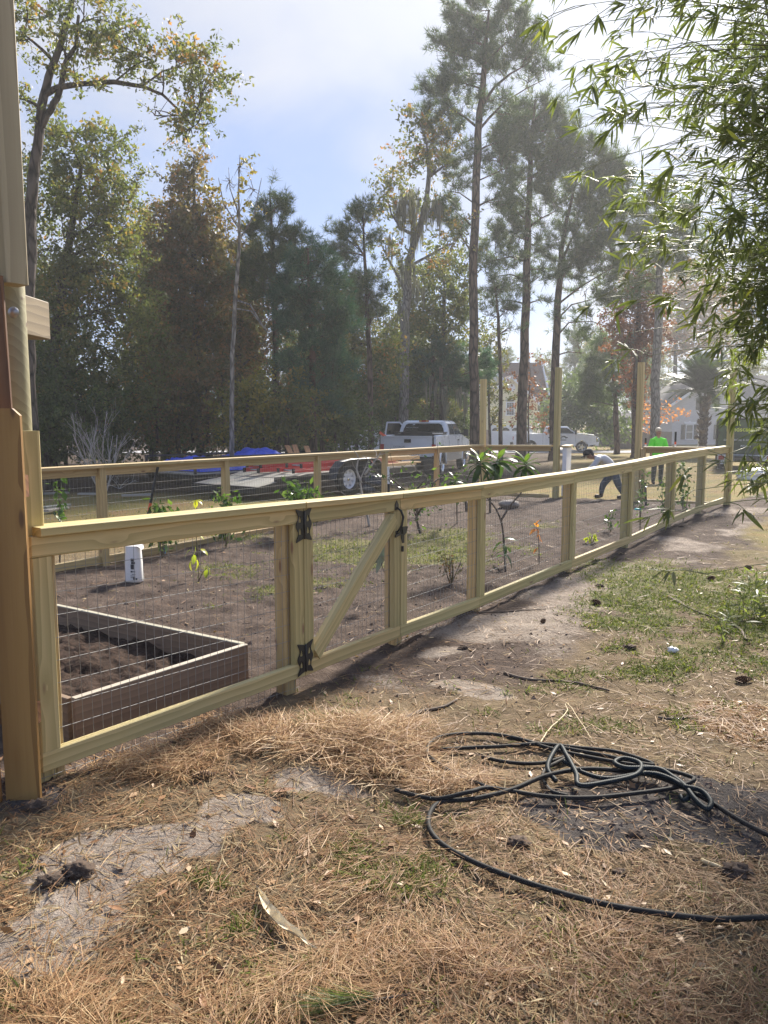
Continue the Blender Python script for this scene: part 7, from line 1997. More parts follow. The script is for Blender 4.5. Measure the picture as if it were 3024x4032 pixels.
def stick(label, pix, r0, r1, mat='stick', name='stick', lift=0.0, seed=0):
    rs_ = random.Random(seed)
    pts = [G3(u, v) for u, v in pix]; cv = crom(pts, 5)
    mb = MB(); mb.smooth = True
    n_ = len(cv)
    mb.tube([p + Vector((rs_.uniform(-.003, .003), rs_.uniform(-.003, .003), r0 * 0.7 + lift)) for p in cv], [r0 + (r1 - r0) * k / (n_ - 1) * 1.0 for k in range(n_)], 7)
    return tag(mb.build(name, MAT[mat]), label, 'stick')
stick('thick broken stick resting on the straw heap below the gate', [(1045, 2965), (1085, 2900), (1110, 2830)], 0.019, 0.014)
stick('crooked brown stick behind the hose coil', [(1560, 2870), (1630, 2815), (1740, 2790), (1800, 2760)], 0.013, 0.006)
stick('long dark stick lying on bare earth right of the gate', [(1985, 2655), (2080, 2680), (2250, 2690), (2400, 2725)], 0.012, 0.006)
stick('thin dark stick along the foot of the fence', [(1880, 2415), (2000, 2410), (2150, 2400)], 0.008, 0.004)
stick('long thin branch lying in the grass near the bamboo', [(2630, 2350), (2720, 2400), (2800, 2430), (2930, 2450)], 0.010, 0.005)
stick('grey forked branch on the ground by the bamboo shoots', [(2880, 2460), (2920, 2490), (2935, 2520), (2960, 2525)], 0.014, 0.008)
stick('short dark stick behind the hose, right side', [(2590, 2830), (2660, 2835), (2720, 2822)], 0.009, 0.006)
stick('pale dry stem arching over the hose coil', [(2125, 2945), (2160, 2890), (2230, 2820), (2225, 2790), (2240, 2790), (2300, 2880), (2330, 2930)], 0.004, 0.002, 'straw_stem', 'dry_stalk', 0.02)
stick('pale split stick at the edge of the dark earth patch', [(2760, 3395), (2830, 3420), (2850, 3430)], 0.010, 0.005, 'straw_stem')
def pine_cone(label, u, v, s, rz):
    p = G3(u, v)
    mb = MB()
    for i in range(9):
        t = i / 8; rr = s * (0.42 * math.sin(math.pi * (0.15 + 0.8 * t)) + 0.05)
        for k in range(8):
            a = 2 * math.pi * (k + 0.5 * (i % 2)) / 8
            q0 = Vector((t * s * 2 - s, math.cos(a) * rr * 0.5, math.sin(a) * rr * 0.5)); q1 = Vector((t * s * 2 - s - s * 0.12, math.cos(a) * rr, math.sin(a) * rr))
            mb.bar(q0, q1, s * 0.24, s * 0.08, up=(1, 0, 0))
    M = Matrix.Translation(p + Vector((0, 0, s * 0.45))) @ Matrix.Rotation(rz, 4, 'Z')
    return tag(mb.build('pine_cone', MAT['cone'], None, M), label, 'pine cone', 'pine cones on the ground')
pine_cone('brown pine cone at the foot of the straw heap', 805, 3068, 0.045, 0.2)
pine_cone('pine cone on bare earth nearest the fence', 2140, 2452, 0.040, 1.0)
pine_cone('large dark pine cone on the trodden strip', 2345, 2380, 0.055, 2.0)
pine_cone('pine cone in the grass left of the bamboo shoots', 2802, 2285, 0.055, 0.6)
pine_cone('pine cone in the grass close to the bamboo', 2945, 2240, 0.05, 1.7)
pine_cone('dark pine cone in the straw at the right edge', 2930, 2688, 0.05, 0.1)
for i, (u, v, s, lab) in enumerate([(2040, 3325, 0.055, 'dark earth clod inside the hose loop'), (2440, 3440, 0.035, 'small dark clod below the hose coil'), (2500, 3290, 0.04, 'crumbly clod on the dark earth patch'), (2900, 3440, 0.07, 'large dark clod at the right edge of the earth patch'),
        (310, 3440, 0.07, 'dark clod lying on the pale sand'), (200, 3480, 0.06, 'broken clod left of the sand patch'), (1825, 2555, 0.045, 'clod on the trodden strip by the gate'), (2480, 2555, 0.06, 'dark clod in the grass behind the sticks'), (2580, 2010 + 70, 0.06, 'clod beside the far end of the fence'), (2680, 2075, 0.05, 'clod on the path near the fence end'), (2360, 2310, 0.05, 'clod in the middle of the trodden strip'), (150, 3180, 0.06, 'crumbling clod below the board fence')]):
    s *= 0.6; p = G3(u, v); lump('earth_clod', lab, (p.x, p.y, p.z + s * 0.22), s, MAT['clod'], 'clod', 40 + i, (1.3, 1.0, 0.6), 0.75, 20, 12, 5.0, 'clods of earth')
p = G3(2003, 2003)
lump('stone', 'flat grey stone on the garden soil', (p.x, p.y, p.z + 0.05), 0.20, MAT['stone'], 'stone', 61, (1.0, 0.7, 0.42), 0.2, 20, 12)
p = G3(2650, 2572); lump('paper_scrap', 'crumpled white scrap lying in the grass', (p.x, p.y, p.z + 0.02), 0.03, MAT['foil'], 'scrap', 62, (1.3, 0.8, 0.8), 0.6, 14, 9, 5)
# dry curled husk in front
a, b, c_ = G3(1010, 3510), G3(1080, 3640), G3(1290, 3800)
cv = crom([a, b, b.lerp(c_, 0.5) + Vector((0.005, 0, 0)), c_], 6)
mb = MB(); mb.smooth = True
vs = []; fs = []
wid = [0.6 * q_ for q_ in [0.004, 0.010, 0.020, 0.028, 0.032, 0.035, 0.036, 0.036, 0.034, 0.031, 0.027, 0.022, 0.017, 0.012, 0.009, 0.007, 0.005, 0.004, 0.003]]
for i, p in enumerate(cv):
    dd = (cv[min(i + 1, len(cv) - 1)] - cv[max(i - 1, 0)]).normalized(); sdv = dd.cross(Vector((0, 0, 1))).normalized()
    w_ = wid[min(i, len(wid) - 1)]
    for k in range(7):
        t = (k - 3) / 3
        vs.append(p + sdv * (w_ * t * 0.8) + Vector((0, 0, 0.018 + w_ * (0.9 * t * t) + 0.004 * math.sin(i * 1.3 + k))))
for i in range(len(cv) - 1):
    for k in range(6):
        fs.append((i * 7 + k, i * 7 + k + 1, i * 7 + k + 8, i * 7 + k + 7))
mb.add(vs, fs); tag(mb.build('dry_husk', MAT['husk']), 'curled pale yellow dry husk lying in the straw in front', 'husk')
def ground_leaf(label, u, v, s, rz, mat='dry_leaf'):
    p = G3(u, v); mb = MB(); mb.smooth = True
    vs = []; fs = []
    for i in range(7):
        t = i / 6; w_ = 0.34 * math.sin(math.pi * min(0.98, 0.05 + 0.93 * t)) ** 0.8
        for k in (-1, 0, 1):
            vs.append(((t - 0.5) * 2 * s, k * w_ * s, 0.012 + s * (0.22 * abs(k) * w_ * 2 + 0.25 * (t - 0.4) ** 2)))
    for i in range(6):
        for k in range(2):
            fs.append((i * 3 + k, i * 3 + k + 1, i * 3 + k + 4, i * 3 + k + 3))
    mb.add(vs, fs)
    return tag(mb.build('fallen_leaf', MAT[mat], None, Matrix.Translation(p) @ Matrix.Rotation(rz, 4, 'Z')), label, 'leaf', 'fallen leaves in front')
for i, (u, v, s, rz, lab) in enumerate([(205, 4005, 0.035, 1.2, 'brown leaf at the very bottom left corner'), (385, 3880, 0.03, 0.4, 'reddish leaf in straw near the left bottom'), (800, 3960, 0.03, 2.0, 'brown leaf at the bottom, left of centre'), (1120, 3125, 0.05, 0.3, 'brown leaf on the pale sand below the straw heap'),
        (985, 3110, 0.03, 2.5, 'small leaf beside the pine cone on sand'), (1300, 3445, 0.03, 1.0, 'curled leaf in the straw above the husk'), (1440, 3390, 0.028, 0.2, 'leaf near the green tuft in front of the hose'), (455, 3590, 0.03, 2.8, 'leaf at the edge of the pale sand patch'), (640, 3530, 0.028, 0.9, 'small leaf left of the green tuft'), (1205, 3900, 0.05, 0.8, 'long pale leaf at the bottom centre'), (1450, 3490, 0.025, 1.5, 'pale leaf scrap right of the husk')]):
    ground_leaf(lab, u, v, s, rz)
# green pine sprig at the bottom edge
p = G3(1420, 3985)
sp_ = thing('pine_sprig', p, 'green pine needle sprig lying at the bottom edge', 'sprig')
rr = np.random.default_rng(8)
c = np.array([[p.x + 0.02 * k - 0.08, p.y + 0.006 * k, p.z + 0.02] for k in range(8)])
t3 = needle_tris(c, np.tile(np.array([[-0.9, -0.25, 0.12]]), (8, 1)), 26, 0.17, 0.0009, rr, 0.22)
link('needles', np_mesh('needles', t3, 3, {'rnd': np.clip(0.6 + 0.4 * rr.random(len(t3)), 0, 1)}), MAT['lf_needle'], sp_)
mb = MB(); mb.tube([p + Vector((-0.08, 0, 0.015)), p + Vector((0.14, 0.05, 0.015))], 0.004, 6); mb.build('twig', MAT['twig'], sp_)

# ------------------------------------------------------------------ garden plants
def leaf_mesh(name, L, W, droop, fold, mat, rn=0.5, n=6):
    """one shaped leaf along +X: folded along the midrib, curving down"""
    mb = MB(); mb.smooth = True
    vs = []; fs = []
    for i in range(n + 1):
        t = i / n; w = W / 2 * math.sin(math.pi * min(1, 0.06 + 0.92 * t) ** 0.85) ** 0.8 if i < n else 0.0006
        zc = -droop * L * t * t
        vs += [(t * L * (1 - 0.2 * droop * t), -w, zc + fold * w), (t * L * (1 - 0.2 * droop * t), 0, zc), (t * L * (1 - 0.2 * droop * t), w, zc + fold * w)]
    for i in range(n):
        for k in range(2):
            fs.append((i * 3 + k, i * 3 + k + 1, i * 3 + k + 4, i * 3 + k + 3))
    mb.add(vs, fs); me = mb.mesh(name)
    at = me.attributes.new('rnd', 'FLOAT', 'POINT'); at.data.foreach_set('value', np.full(len(me.vertices), rn, np.float32))
    me.materials.append(mat)
    return me
def put_leaf(me, p, d, roll, root, name='leaf', s=1.0):
    d, sd_, up = frame(d)
    M = Matrix((d, sd_, up)).transposed().to_4x4() @ Matrix.Rotation(roll, 4, 'X'); M = M @ Matrix.Scale(s, 4); M.translation = p
    o = bpy.data.objects.new(name, me); COL.objects.link(o); o.matrix_basis = M
    o.parent = root; o.matrix_parent_inverse = mw(root).inverted()
    return o
def stems(root, lines, r0, r1, mat, name='stem'):
    for ln in lines:
        cv = crom(ln, 5); n_ = len(cv)
        mb = MB(); mb.smooth = True
        mb.tube(cv, [r0 + (r1 - r0) * k / (n_ - 1) for k in range(n_)], 7)
        mb.build(name, mat, root)
MAT['stem'] = plain('green_brown_stem', (0.14, 0.11, 0.06), 0.7, 0.0, 0.3, 20)
rs = random.Random(17)
# loquat with big leaves in whorls
D = 8.7
base = G3(1990, 2250); base = Vector((base.x, base.y, base.z))
lq = thing('loquat_tree', base, 'young loquat with long glossy leaves in whorls above the fence rail', 'plant')
def P(u, v, D_): return atY(u, v, D_)
stems(lq, [[base, P(1985, 2150, D), P(1975, 2060, D), P(1950, 2000, D), P(1915, 1955, D), P(1897, 1900, D), P(1893, 1840, D), P(1890, 1805, D)], [P(1972, 2050, D), P(2010, 1990, D + 0.1), P(2055, 1935, D + 0.15), P(2068, 1880, D + 0.2), P(2070, 1815, D + 0.2)], [P(1897, 1900, D), P(1935, 1880, D + 0.2), P(1955, 1830, D + 0.25), P(1962, 1795, D + .25)]], 0.013, 0.005, MAT['twig'])
lqm = [leaf_mesh('leaf', 0.24, 0.065, 0.35, 0.25, MAT['lf_shiny'], 0.3), leaf_mesh('leaf', 0.25, 0.07, 0.6, 0.2, MAT['lf_shiny'], 0.1), leaf_mesh('leaf', 0.20, 0.055, 0.15, 0.3, MAT['lf_shiny'], 0.85)]
def whorl(root, c, n, meshes, up0=0.9, s=1.0, lay=3):
    for k in range(n):
        a = k * 2.39996 + rs.uniform(-.3, .3); t = k / max(1, n - 1)
        el = up0 - 1.45 * t
        d = Vector((math.cos(a) * math.cos(el), math.sin(a) * math.cos(el), math.sin(el)))
        me_ = meshes[2] if t < 0.3 else meshes[rs.randint(0, 1)]
        put_leaf(me_, c - Vector((0, 0, 0.10 * t * s)), d, rs.uniform(-0.4, 0.4), root, s=s * rs.uniform(0.85, 1.1))
for c, n in ((P(1890, 1808, D), 22), (P(1962, 1800, D + 0.25), 16), (P(2070, 1815, D + 0.2), 20)):
    whorl(lq, c, n, lqm)
for k in range(7):
    a = k * 2.4; put_leaf(lqm[k % 2], P(1985, 2120 + 12 * k, D), Vector((math.cos(a), math.sin(a), 0.1 - 0.3 * (k % 3))), rs.uniform(-.5, .5), lq, s=0.75)
# second, smaller loquat by the twiggy bare tree
D2 = 11.6
b2 = G3(1800, 2060)
lq2 = thing('loquat_sapling', b2, 'small loquat sapling left of the larger one', 'plant')
stems(lq2, [[b2, P(1798, 1990, D2), P(1795, 1930, D2), P(1792, 1885, D2)]], 0.010, 0.005, MAT['twig'])
whorl(lq2, P(1792, 1885, D2), 15, lqm, s=1.0)
# bare branched trees inside the far fence
def twiggy(label, base, lines, r0, seed, name='bare_tree', mat='twig', leaves=None, fine=40, flen=0.35):
    rs_ = random.Random(seed)
    root = thing(name, base, label, 'plant')
    tips = []
    mb = MB(); mb.smooth = True
    for ln in lines:
        cv = crom(ln, 5); n_ = len(cv)
        mb.tube(cv, [r0 + (0.004 - r0) * k / (n_ - 1) for k in range(n_)], 6); tips += cv[2:]
    for k in range(fine):
        p = rs_.choice(tips); d = Vector((rs_.uniform(-1, 1), rs_.uniform(-1, 1), rs_.uniform(-0.3, 0.9))).normalized()
        q = p + d * flen * rs_.uniform(0.4, 1.2)
        mb.tube(bez(p, q, Vector((rs_.uniform(-1, 1), rs_.uniform(-1, 1), rs_.uniform(-1, 1))) * 0.05, 3), [0.004, 0.0035, 0.003, 0.002], 4, False); tips.append(q)
    tag(mb.build('branches', MAT[mat], root), None, None, None, 'stuff')
    if leaves:
        nl, L_, W_, lm = leaves
        rg_ = np.random.default_rng(seed)
        c_ = np.array([tuple(rs_.choice(tips)) for _ in range(nl)]) + rg_.normal(size=(nl, 3)) * 0.05
        tag(link('leaves', np_mesh('leaves', leaf_quads(c_, L_, W_, rg_), 4, {'rnd': rg_.random(nl)}), MAT[lm], root), None, None, None, 'stuff')
    return root
b = G3(1655, 2090); D = b.y
twiggy('gnarled nearly leafless tree sprawling inside the far fence', b,
       [[b, P(1640, 2040, D), P(1650, 1990, D), P(1690, 1940, D), P(1720, 1890, D), P(1800, 1870, D + .3), P(1880, 1880, D + .5)], [P(1645, 2020, D), P(1610, 1950, D), P(1560, 1900, D - .2), P(1530, 1880, D - .2)], [P(1650, 1990, D), P(1640, 1930, D), P(1680, 1880, D + .2), P(1640, 1850, D + .2)], [P(1640, 2030, D), P(1680, 1980, D - .3), P(1760, 1950, D - .3), P(1830, 1960, D - .3)]], 0.022, 5, leaves=(230, 0.07, 0.035, 'lf_shiny'), fine=60)
b = G3(1455, 2075); D = b.y
twiggy('bare forked sapling in front of the trailer wheel', b,
       [[b, P(1440, 2000, D), P(1425, 1940, D), P(1420, 1890, D), P(1440, 1840, D), P(1455, 1800, D)], [P(1422, 1900, D), P(1405, 1850, D), P(1410, 1800, D), P(1390, 1770, D)], [P(1430, 1950, D), P(1400, 1950, D), P(1370, 2000, D + .2)], [P(1435, 1870, D), P(1480, 1810, D), P(1500, 1780, D)]], 0.020, 6, mat='twig_pale', fine=14, flen=0.22)
b = G3(1840, 2012); D = b.y
twiggy('dark stubby trunk with few twigs behind the gate end', b, [[b, P(1835, 1980, D), P(1825, 1940, D), P(1835, 1900, D)]], 0.04, 7, fine=10)
# leafy shrubs
def shrub(label, u, v, top, wid, n, L_, W_, lm, seed, name='garden_shrub', stemn=5, Dofs=0.0, cr=0.05):
    rg_ = np.random.default_rng(seed); rs_ = random.Random(seed)
    b = G3(u, v); D = b.y
    t = P(u, top, D); h = t.z - b.z; w = wid * D / FPX
    root = thing(name, b, label, 'plant')
    tips = []
    mb = MB(); mb.smooth = True
    for k in range(stemn):
        a = rs_.uniform(0, 6.28); q = b + Vector((math.cos(a) * w * 0.8 * rs_.random(), math.sin(a) * w * 0.8 * rs_.random(), h * rs_.uniform(0.75, 1.0)))
        cv = bez(b, q, (rs_.uniform(-.05, .05), rs_.uniform(-.05, .05), 0), 6)
        mb.tube(cv, [0.007, 0.0065, 0.006, 0.005, 0.0045, 0.004, 0.003], 5, False); tips += cv[2:]
    tag(mb.build('stems', MAT['stem'], root), None, None, None, 'stuff')
    c = np.array([tuple(rs_.choice(tips)) for _ in range(n)]) + rg_.normal(size=(n, 3)) * np.array([w * 0.34, w * 0.34, cr])
    c[:, 2] = np.maximum(c[:, 2], b.z + 0.04)
    tag(link('leaves', np_mesh('leaves', leaf_quads(c, L_, W_, rg_), 4, {'rnd': rg_.random(n)}), MAT[lm], root), None, None, None, 'stuff')
    return root
shrub('glossy camellia shrub behind the near rail, left of the blue trailer', 640, 2195, 1965, 62, 170, 0.10, 0.045, 'lf_shiny', 71)
shrub('glossy shrub in front of the fence post by the trailer ramp', 890, 2150, 1935, 60, 240, 0.09, 0.042, 'lf_shiny', 72)
shrub('large leafy shrub in front of the red ladders', 1180, 2110, 1895, 90, 460, 0.10, 0.042, 'lf_shiny', 73)
shrub('thin lime-green sapling at the left end behind the post', 235, 2235, 1855, 50, 60, 0.10, 0.05, 'lf_shiny', 74, stemn=2)
shrub('straggly rose bush with orange-tinted leaves behind the wire', 1775, 2305, 2180, 70, 90, 0.045, 0.025, 'lf_rust', 75, stemn=7)
shrub('few-leaved citrus sapling in front of the wide soil', 2405, 2090, 2010, 36, 60, 0.06, 0.03, 'lf_shiny', 76, stemn=3)
shrub('small bright lime seedling low on the soil', 2330, 2142, 2105, 28, 26, 0.09, 0.035, 'lf_lime', 77, stemn=3)
shrub('slim sapling tied with teal ribbon beside a stake', 2520, 2092, 1850, 34, 90, 0.06, 0.03, 'lf_shiny', 78, stemn=2)
shrub('upright leafy sapling near the far end of the near fence', 2612, 2062, 1870, 34, 130, 0.065, 0.032, 'lf_shiny', 79, stemn=3)
shrub('tall leafy sapling behind the last fence bay', 2690, 2050, 1830, 50, 190, 0.07, 0.034, 'lf_shiny', 80, stemn=4)
shrub('low weedy plant among the twigs by the far fence', 1640, 2040, 1905, 60, 150, 0.07, 0.035, 'lf_shiny', 81, stemn=5)
# seedlings with few large leaves
lime = [leaf_mesh('leaf', 0.105, 0.05, 0.5, 0.15, MAT['lf_lime'], r_) for r_ in (0.2, 0.6, 1.0)]
b = G3(783, 2290); D = b.y
sd1 = thing('lime_seedling', b, 'seedling with bright yellow-green leaves on the soil behind the wire', 'plant')
stems(sd1, [[b, P(782, 2210, D), P(778, 2150, D), P(770, 2100, D)], [b, P(795, 2260, D), P(815, 2235, D)]], 0.005, 0.003, MAT['stem'])
for (u, v, dx_, dz_) in ((750, 2165, -1, -.5), (768, 2150, .2, -.9), (752, 2210, -.4, -.8), (775, 2205, .3, -.9), (790, 2162, 1, -.2), (765, 2185, -.1, -1), (815, 2232, -.6, -.4), (818, 2232, .5, -.8), (812, 2240, .0, -1), (770, 2105, .9, -.1), (768, 2105, -.9, -.1)):
    put_leaf(lime[rs.randint(0, 2)], P(u, v, D), Vector((dx_, rs.uniform(-.5, .2), dz_)), rs.uniform(-.4, .4), sd1)
b = G3(775, 2165); D = b.y
sd2 = thing('lime_seedling', b, 'small three-leaved yellow seedling in front of the far lawn', 'plant')
stems(sd2, [[b, P(773, 2080, D), P(772, 2000, D), P(770, 1970, D)]], 0.005, 0.003, MAT['stem'])
for dx_, dz_ in ((-1, -.05), (1, -.05), (0.1, -.8), (.6, .3), (-.5, -.5)):
    put_leaf(lime[2], P(771, 1971, D), Vector((dx_, -.2, dz_)), 0, sd2, s=1.0)
orange = [leaf_mesh('leaf', 0.10, 0.05, 0.4, 0.3, MAT['lf_orange'], r_) for r_ in (0.3, 0.9)]
b = G3(2122, 2222); D = b.y
sd3 = thing('orange_sapling', b, 'little sapling with a few bright orange leaves', 'plant')
stems(sd3, [[b, P(2122, 2150, D), P(2118, 2100, D), P(2112, 2065, D)]], 0.006, 0.003, MAT['twig'])
for (u, v, dx_, dz_) in ((2112, 2066, .2, .9), (2113, 2085, -.8, -.2), (2114, 2080, .3, -.8), (2120, 2105, .4, -.7), (2122, 2120, .5, -.4), (2118, 2160, -.8, -.4), (2116, 2075, -.3, .6)):
    put_leaf(orange[rs.randint(0, 1)], P(u, v, D), Vector((dx_, -.3, dz_)), rs.uniform(-.4, .4), sd3, s=rs.uniform(0.8, 1.1))
big = [leaf_mesh('leaf', 0.19, 0.12, 0.25, 0.15, plain('pale_grey_green_leaf', (0.30, 0.40, 0.30), 0.3), 0.5)]
b = G3(1535, 2370); D = b.y
sd4 = thing('broad_leaf_seedling', b, 'seedling with two broad pale leaves behind the gate brace', 'plant')
stems(sd4, [[b, P(1525, 2290, D), P(1505, 2230, D), P(1500, 2190, D)]], 0.005, 0.003, MAT['twig'])
put_leaf(big[0], P(1518, 2190, D), Vector((-.5, -.2, -.55)), 0.9, sd4); put_leaf(big[0], P(1528, 2180, D), Vector((-.35, -.3, .15)), 1.2, sd4); put_leaf(big[0], P(1528, 2200, D), Vector((-0.9, -.2, -.02)), 0.7, sd4)

# ------------------------------------------------------------------ small things in the garden
# white container with dark print
b = G3(530, 2290)
wc = thing('white_container', b, 'upright white plastic container with dark print behind the rail', 'container')
M = Matrix.Translation(b) @ Matrix.Rotation(R(-14), 4, 'Z')
mb = MB(); mb.smooth = False
secs = [(0.0, 0.088, 0.058), (0.02, 0.092, 0.062), (0.15, 0.088, 0.058), (0.30, 0.079, 0.052), (0.355, 0.077, 0.05), (0.375, 0.080, 0.045)]
vs = []
for z, a, c_ in secs:
    for k in range(12):
        t = 2 * math.pi * k / 12; q = (abs(math.cos(t)) ** 4 + abs(math.sin(t)) ** 4) ** -0.25
        vs.append((a * q * math.cos(t), c_ * q * math.sin(t), z))
fs = [(i * 12 + k, i * 12 + (k + 1) % 12, (i + 1) * 12 + (k + 1) % 12, (i + 1) * 12 + k) for i in range(len(secs) - 1) for k in range(12)] + [tuple(range(12)), tuple(range(60, 72))]
mb.smooth = True; mb.add(vs, fs); mb.build('body', MAT['white_plastic'], wc, M)
mb = MB(); mb.smooth = True; mb.add([(-0.082, -0.05, 0.372), (0.082, -0.055, 0.378), (0.135, -0.05, 0.345), (0.12, 0.0, 0.36), (0.08, 0.05, 0.40), (-0.08, 0.05, 0.395)], [(0, 1, 4, 5), (1, 2, 3, 4)]); mb.build('flap', MAT['white_plastic'], wc, M)
mb = MB()
for (x, z, w, h) in ((0.02, 0.235, 0.032, 0.03), (0.022, 0.205, 0.03, 0.02), (0.018, 0.165, 0.034, 0.05), (0.008, 0.115, 0.018, 0.016), (0.045, 0.205, 0.012, 0.02), (0.035, 0.115, 0.03, 0.006), (0.02, 0.07, 0.05, 0.004), (0.02, 0.055, 0.05, 0.004), (0.035, 0.045, 0.02, 0.03), (0.062, 0.04, 0.018, 0.018), (0.03, 0.085, 0.04, 0.004)):
    mb.box((x, -0.0585 - 0.004 * (z < 0.25), z), (w, 0.004, h))
mb.build('print', MAT['ink'], wc, M)
b = G3(647, 2188)
tf = thing('tape_flag', b, 'small blue tape flag standing in the soil', 'flag')
mb = MB(); mb.tube([b, b + Vector((0, 0, 0.10))], 0.002, 5); mb.build('wire', MAT['galv'], tf)
mb = MB(); mb.add([b + Vector((-0.012, 0, 0.02)), b + Vector((0.014, 0.01, 0.015)), b + Vector((0.012, 0.01, 0.115)), b + Vector((-0.018, 0, 0.12)), b + Vector((-0.012, 0.004, 0.02)), b + Vector((0.014, 0.014, 0.015)), b + Vector((0.012, 0.014, 0.115)), b + Vector((-0.018, 0.004, 0.12))], [(0, 1, 2, 3), (7, 6, 5, 4), (0, 4, 5, 1), (1, 5, 6, 2), (2, 6, 7, 3), (3, 7, 4, 0)]); mb.build('tape', MAT['blue_tape'], tf)
b = G3(2510, 2010); lump('ribbon_scrap', 'teal ribbon scrap lying on the soil', (b.x, b.y, b.z + 0.02), 0.04, MAT['teal'], 'ribbon', 91, (1.6, 0.6, 0.5), 0.6, 12, 8, 5)
# digging bar leaning on the far fence
pa = P(622, 1838, 9.55); pb2 = G3(548, 2195)
bar_ = thing('digging_bar', pb2, 'black bar with an orange band leaning on the far fence', 'tool')
for t0, t1, m_, r_ in ((0.0, 0.50, 'black_metal', 0.017), (0.50, 0.60, 'orange', 0.0175), (0.60, 1.0, 'black_metal', 0.017)):
    mb = MB(); mb.tube([pb2.lerp(pa, t0), pb2.lerp(pa, t1 - 0.002)], r_, 10); mb.build('grip' if m_ == 'orange' else 'shaft', MAT[m_], bar_)
# steel stakes
for (u, v, top, split, lab) in ((1531, 2075, 1838, 1875, 'white-tipped black steel stake inside the far fence'), (1930, 2018, 1880, 0, 'plain dark steel stake behind the loquat'), (2543, 1990, 1900, 0, 'dark stub stake beside the ribbon-tied sapling')):
    b = G3(u, v); t = P(u - 2, top, b.y)
    root = thing('steel_stake', b, lab, 'stake', 'steel stakes in the garden')
    mid = t if not split else P(u - 1, split + 30, b.y)
    mb = MB(); mb.bar(b, mid, 0.035, 0.035); mb.build('shaft', MAT['black_metal'], root)
    if split:
        mb = MB(); mb.bar(mid, t, 0.036, 0.036); mb.build('painted_tip', MAT['white_paint'], root)
# boards lying on the lawn at left
for i, (u0, v0, u1, v1, lab) in enumerate([(170, 1955, 268, 1950, 'grey board on the lawn behind the left post'), (172, 2012, 270, 2000, 'pale board on the lawn, nearer of the pair at left'), (180, 2025, 262, 2012, 'pale board at the front of the pair at left'), (310, 1955, 385, 1955, 'pale board on the lawn left of the fence post'), (480, 1962, 600, 1958, 'grey board on the lawn below the tarpaulin')]):
    a, b = G3(u0, v0), G3(u1, v1)
    tag(board('loose_board', a + Vector((0, 0, 0.06)), b + Vector((0, 0, 0.06)), 0.14, 0.04, MAT['deck'], None), lab, 'board', 'boards on the lawn')
# fallen bare branch beyond the far fence
bp = G3(470, 1925)
bare_shrub('bare_branch', 'fallen bare branch on the lawn behind the far fence', (bp.x, bp.y, bp.z), 4, 1.0, 2.2, MAT['twig_pale'], 8, 0.010, 'branch', 2)

# ------------------------------------------------------------------ people: one skin grown over a skeleton
def figure(name, joints, bones, zones, mats, root_j, parent, sub=2):
    """joints: name -> (pos, radius or (rx, ry)); bones: (a, b); zones: (a, b) -> material index"""
    names = list(joints); idx = {n: i for i, n in enumerate(names)}
    me = bpy.data.meshes.new(name)
    me.from_pydata([tuple(joints[n][0]) for n in names], [(idx[a], idx[b]) for a, b in bones], [])
    o = bpy.data.objects.new('tmp', me); COL.objects.link(o)
    md = o.modifiers.new('skin', 'SKIN'); md.use_smooth_shade = True; md.branch_smoothing = 0.6
    ly = me.skin_vertices[0] if len(me.skin_vertices) else None
    if ly is None:
        bm = bmesh.new(); bm.from_mesh(me); bm.verts.layers.skin.verify(); bm.to_mesh(me); bm.free()
        ly = me.skin_vertices[0]
    for n in names:
        r = joints[n][1]; r = r if isinstance(r, tuple) else (r, r)
        ly.data[idx[n]].radius = r; ly.data[idx[n]].use_root = n == root_j
    ss = o.modifiers.new('sub', 'SUBSURF'); ss.levels = sub; ss.render_levels = sub
    dg = bpy.context.evaluated_depsgraph_get(); dg.update()
    m2 = bpy.data.meshes.new_from_object(o.evaluated_get(dg))
    bpy.data.objects.remove(o); m2.name = name
    m2.materials.clear()
    for m in mats: m2.materials.append(m)
    segs = [(np.array(tuple(joints[a][0])), np.array(tuple(joints[b][0])), z) for (a, b), z in zones.items()]
    C = np.zeros(len(m2.polygons) * 3); m2.polygons.foreach_get('center', C); C = C.reshape(-1, 3)
    best = np.full(len(C), 1e9); mi = np.zeros(len(C), int)
    for a, b, z in segs:
        t = np.clip(((C - a) @ (b - a)) / max(1e-9, (b - a) @ (b - a)), 0, 1)
        d = np.linalg.norm(C - (a + t[:, None] * (b - a)), axis=1)
        mi = np.where(d < best, z, mi); best = np.minimum(best, d)
    m2.polygons.foreach_set('material_index', mi.astype(np.int32))
    m2.polygons.foreach_set('use_smooth', np.ones(len(C), bool))
    ob = bpy.data.objects.new(name, m2); COL.objects.link(ob)
    ob.parent = parent; ob.matrix_parent_inverse = mw(parent).inverted()
    return ob
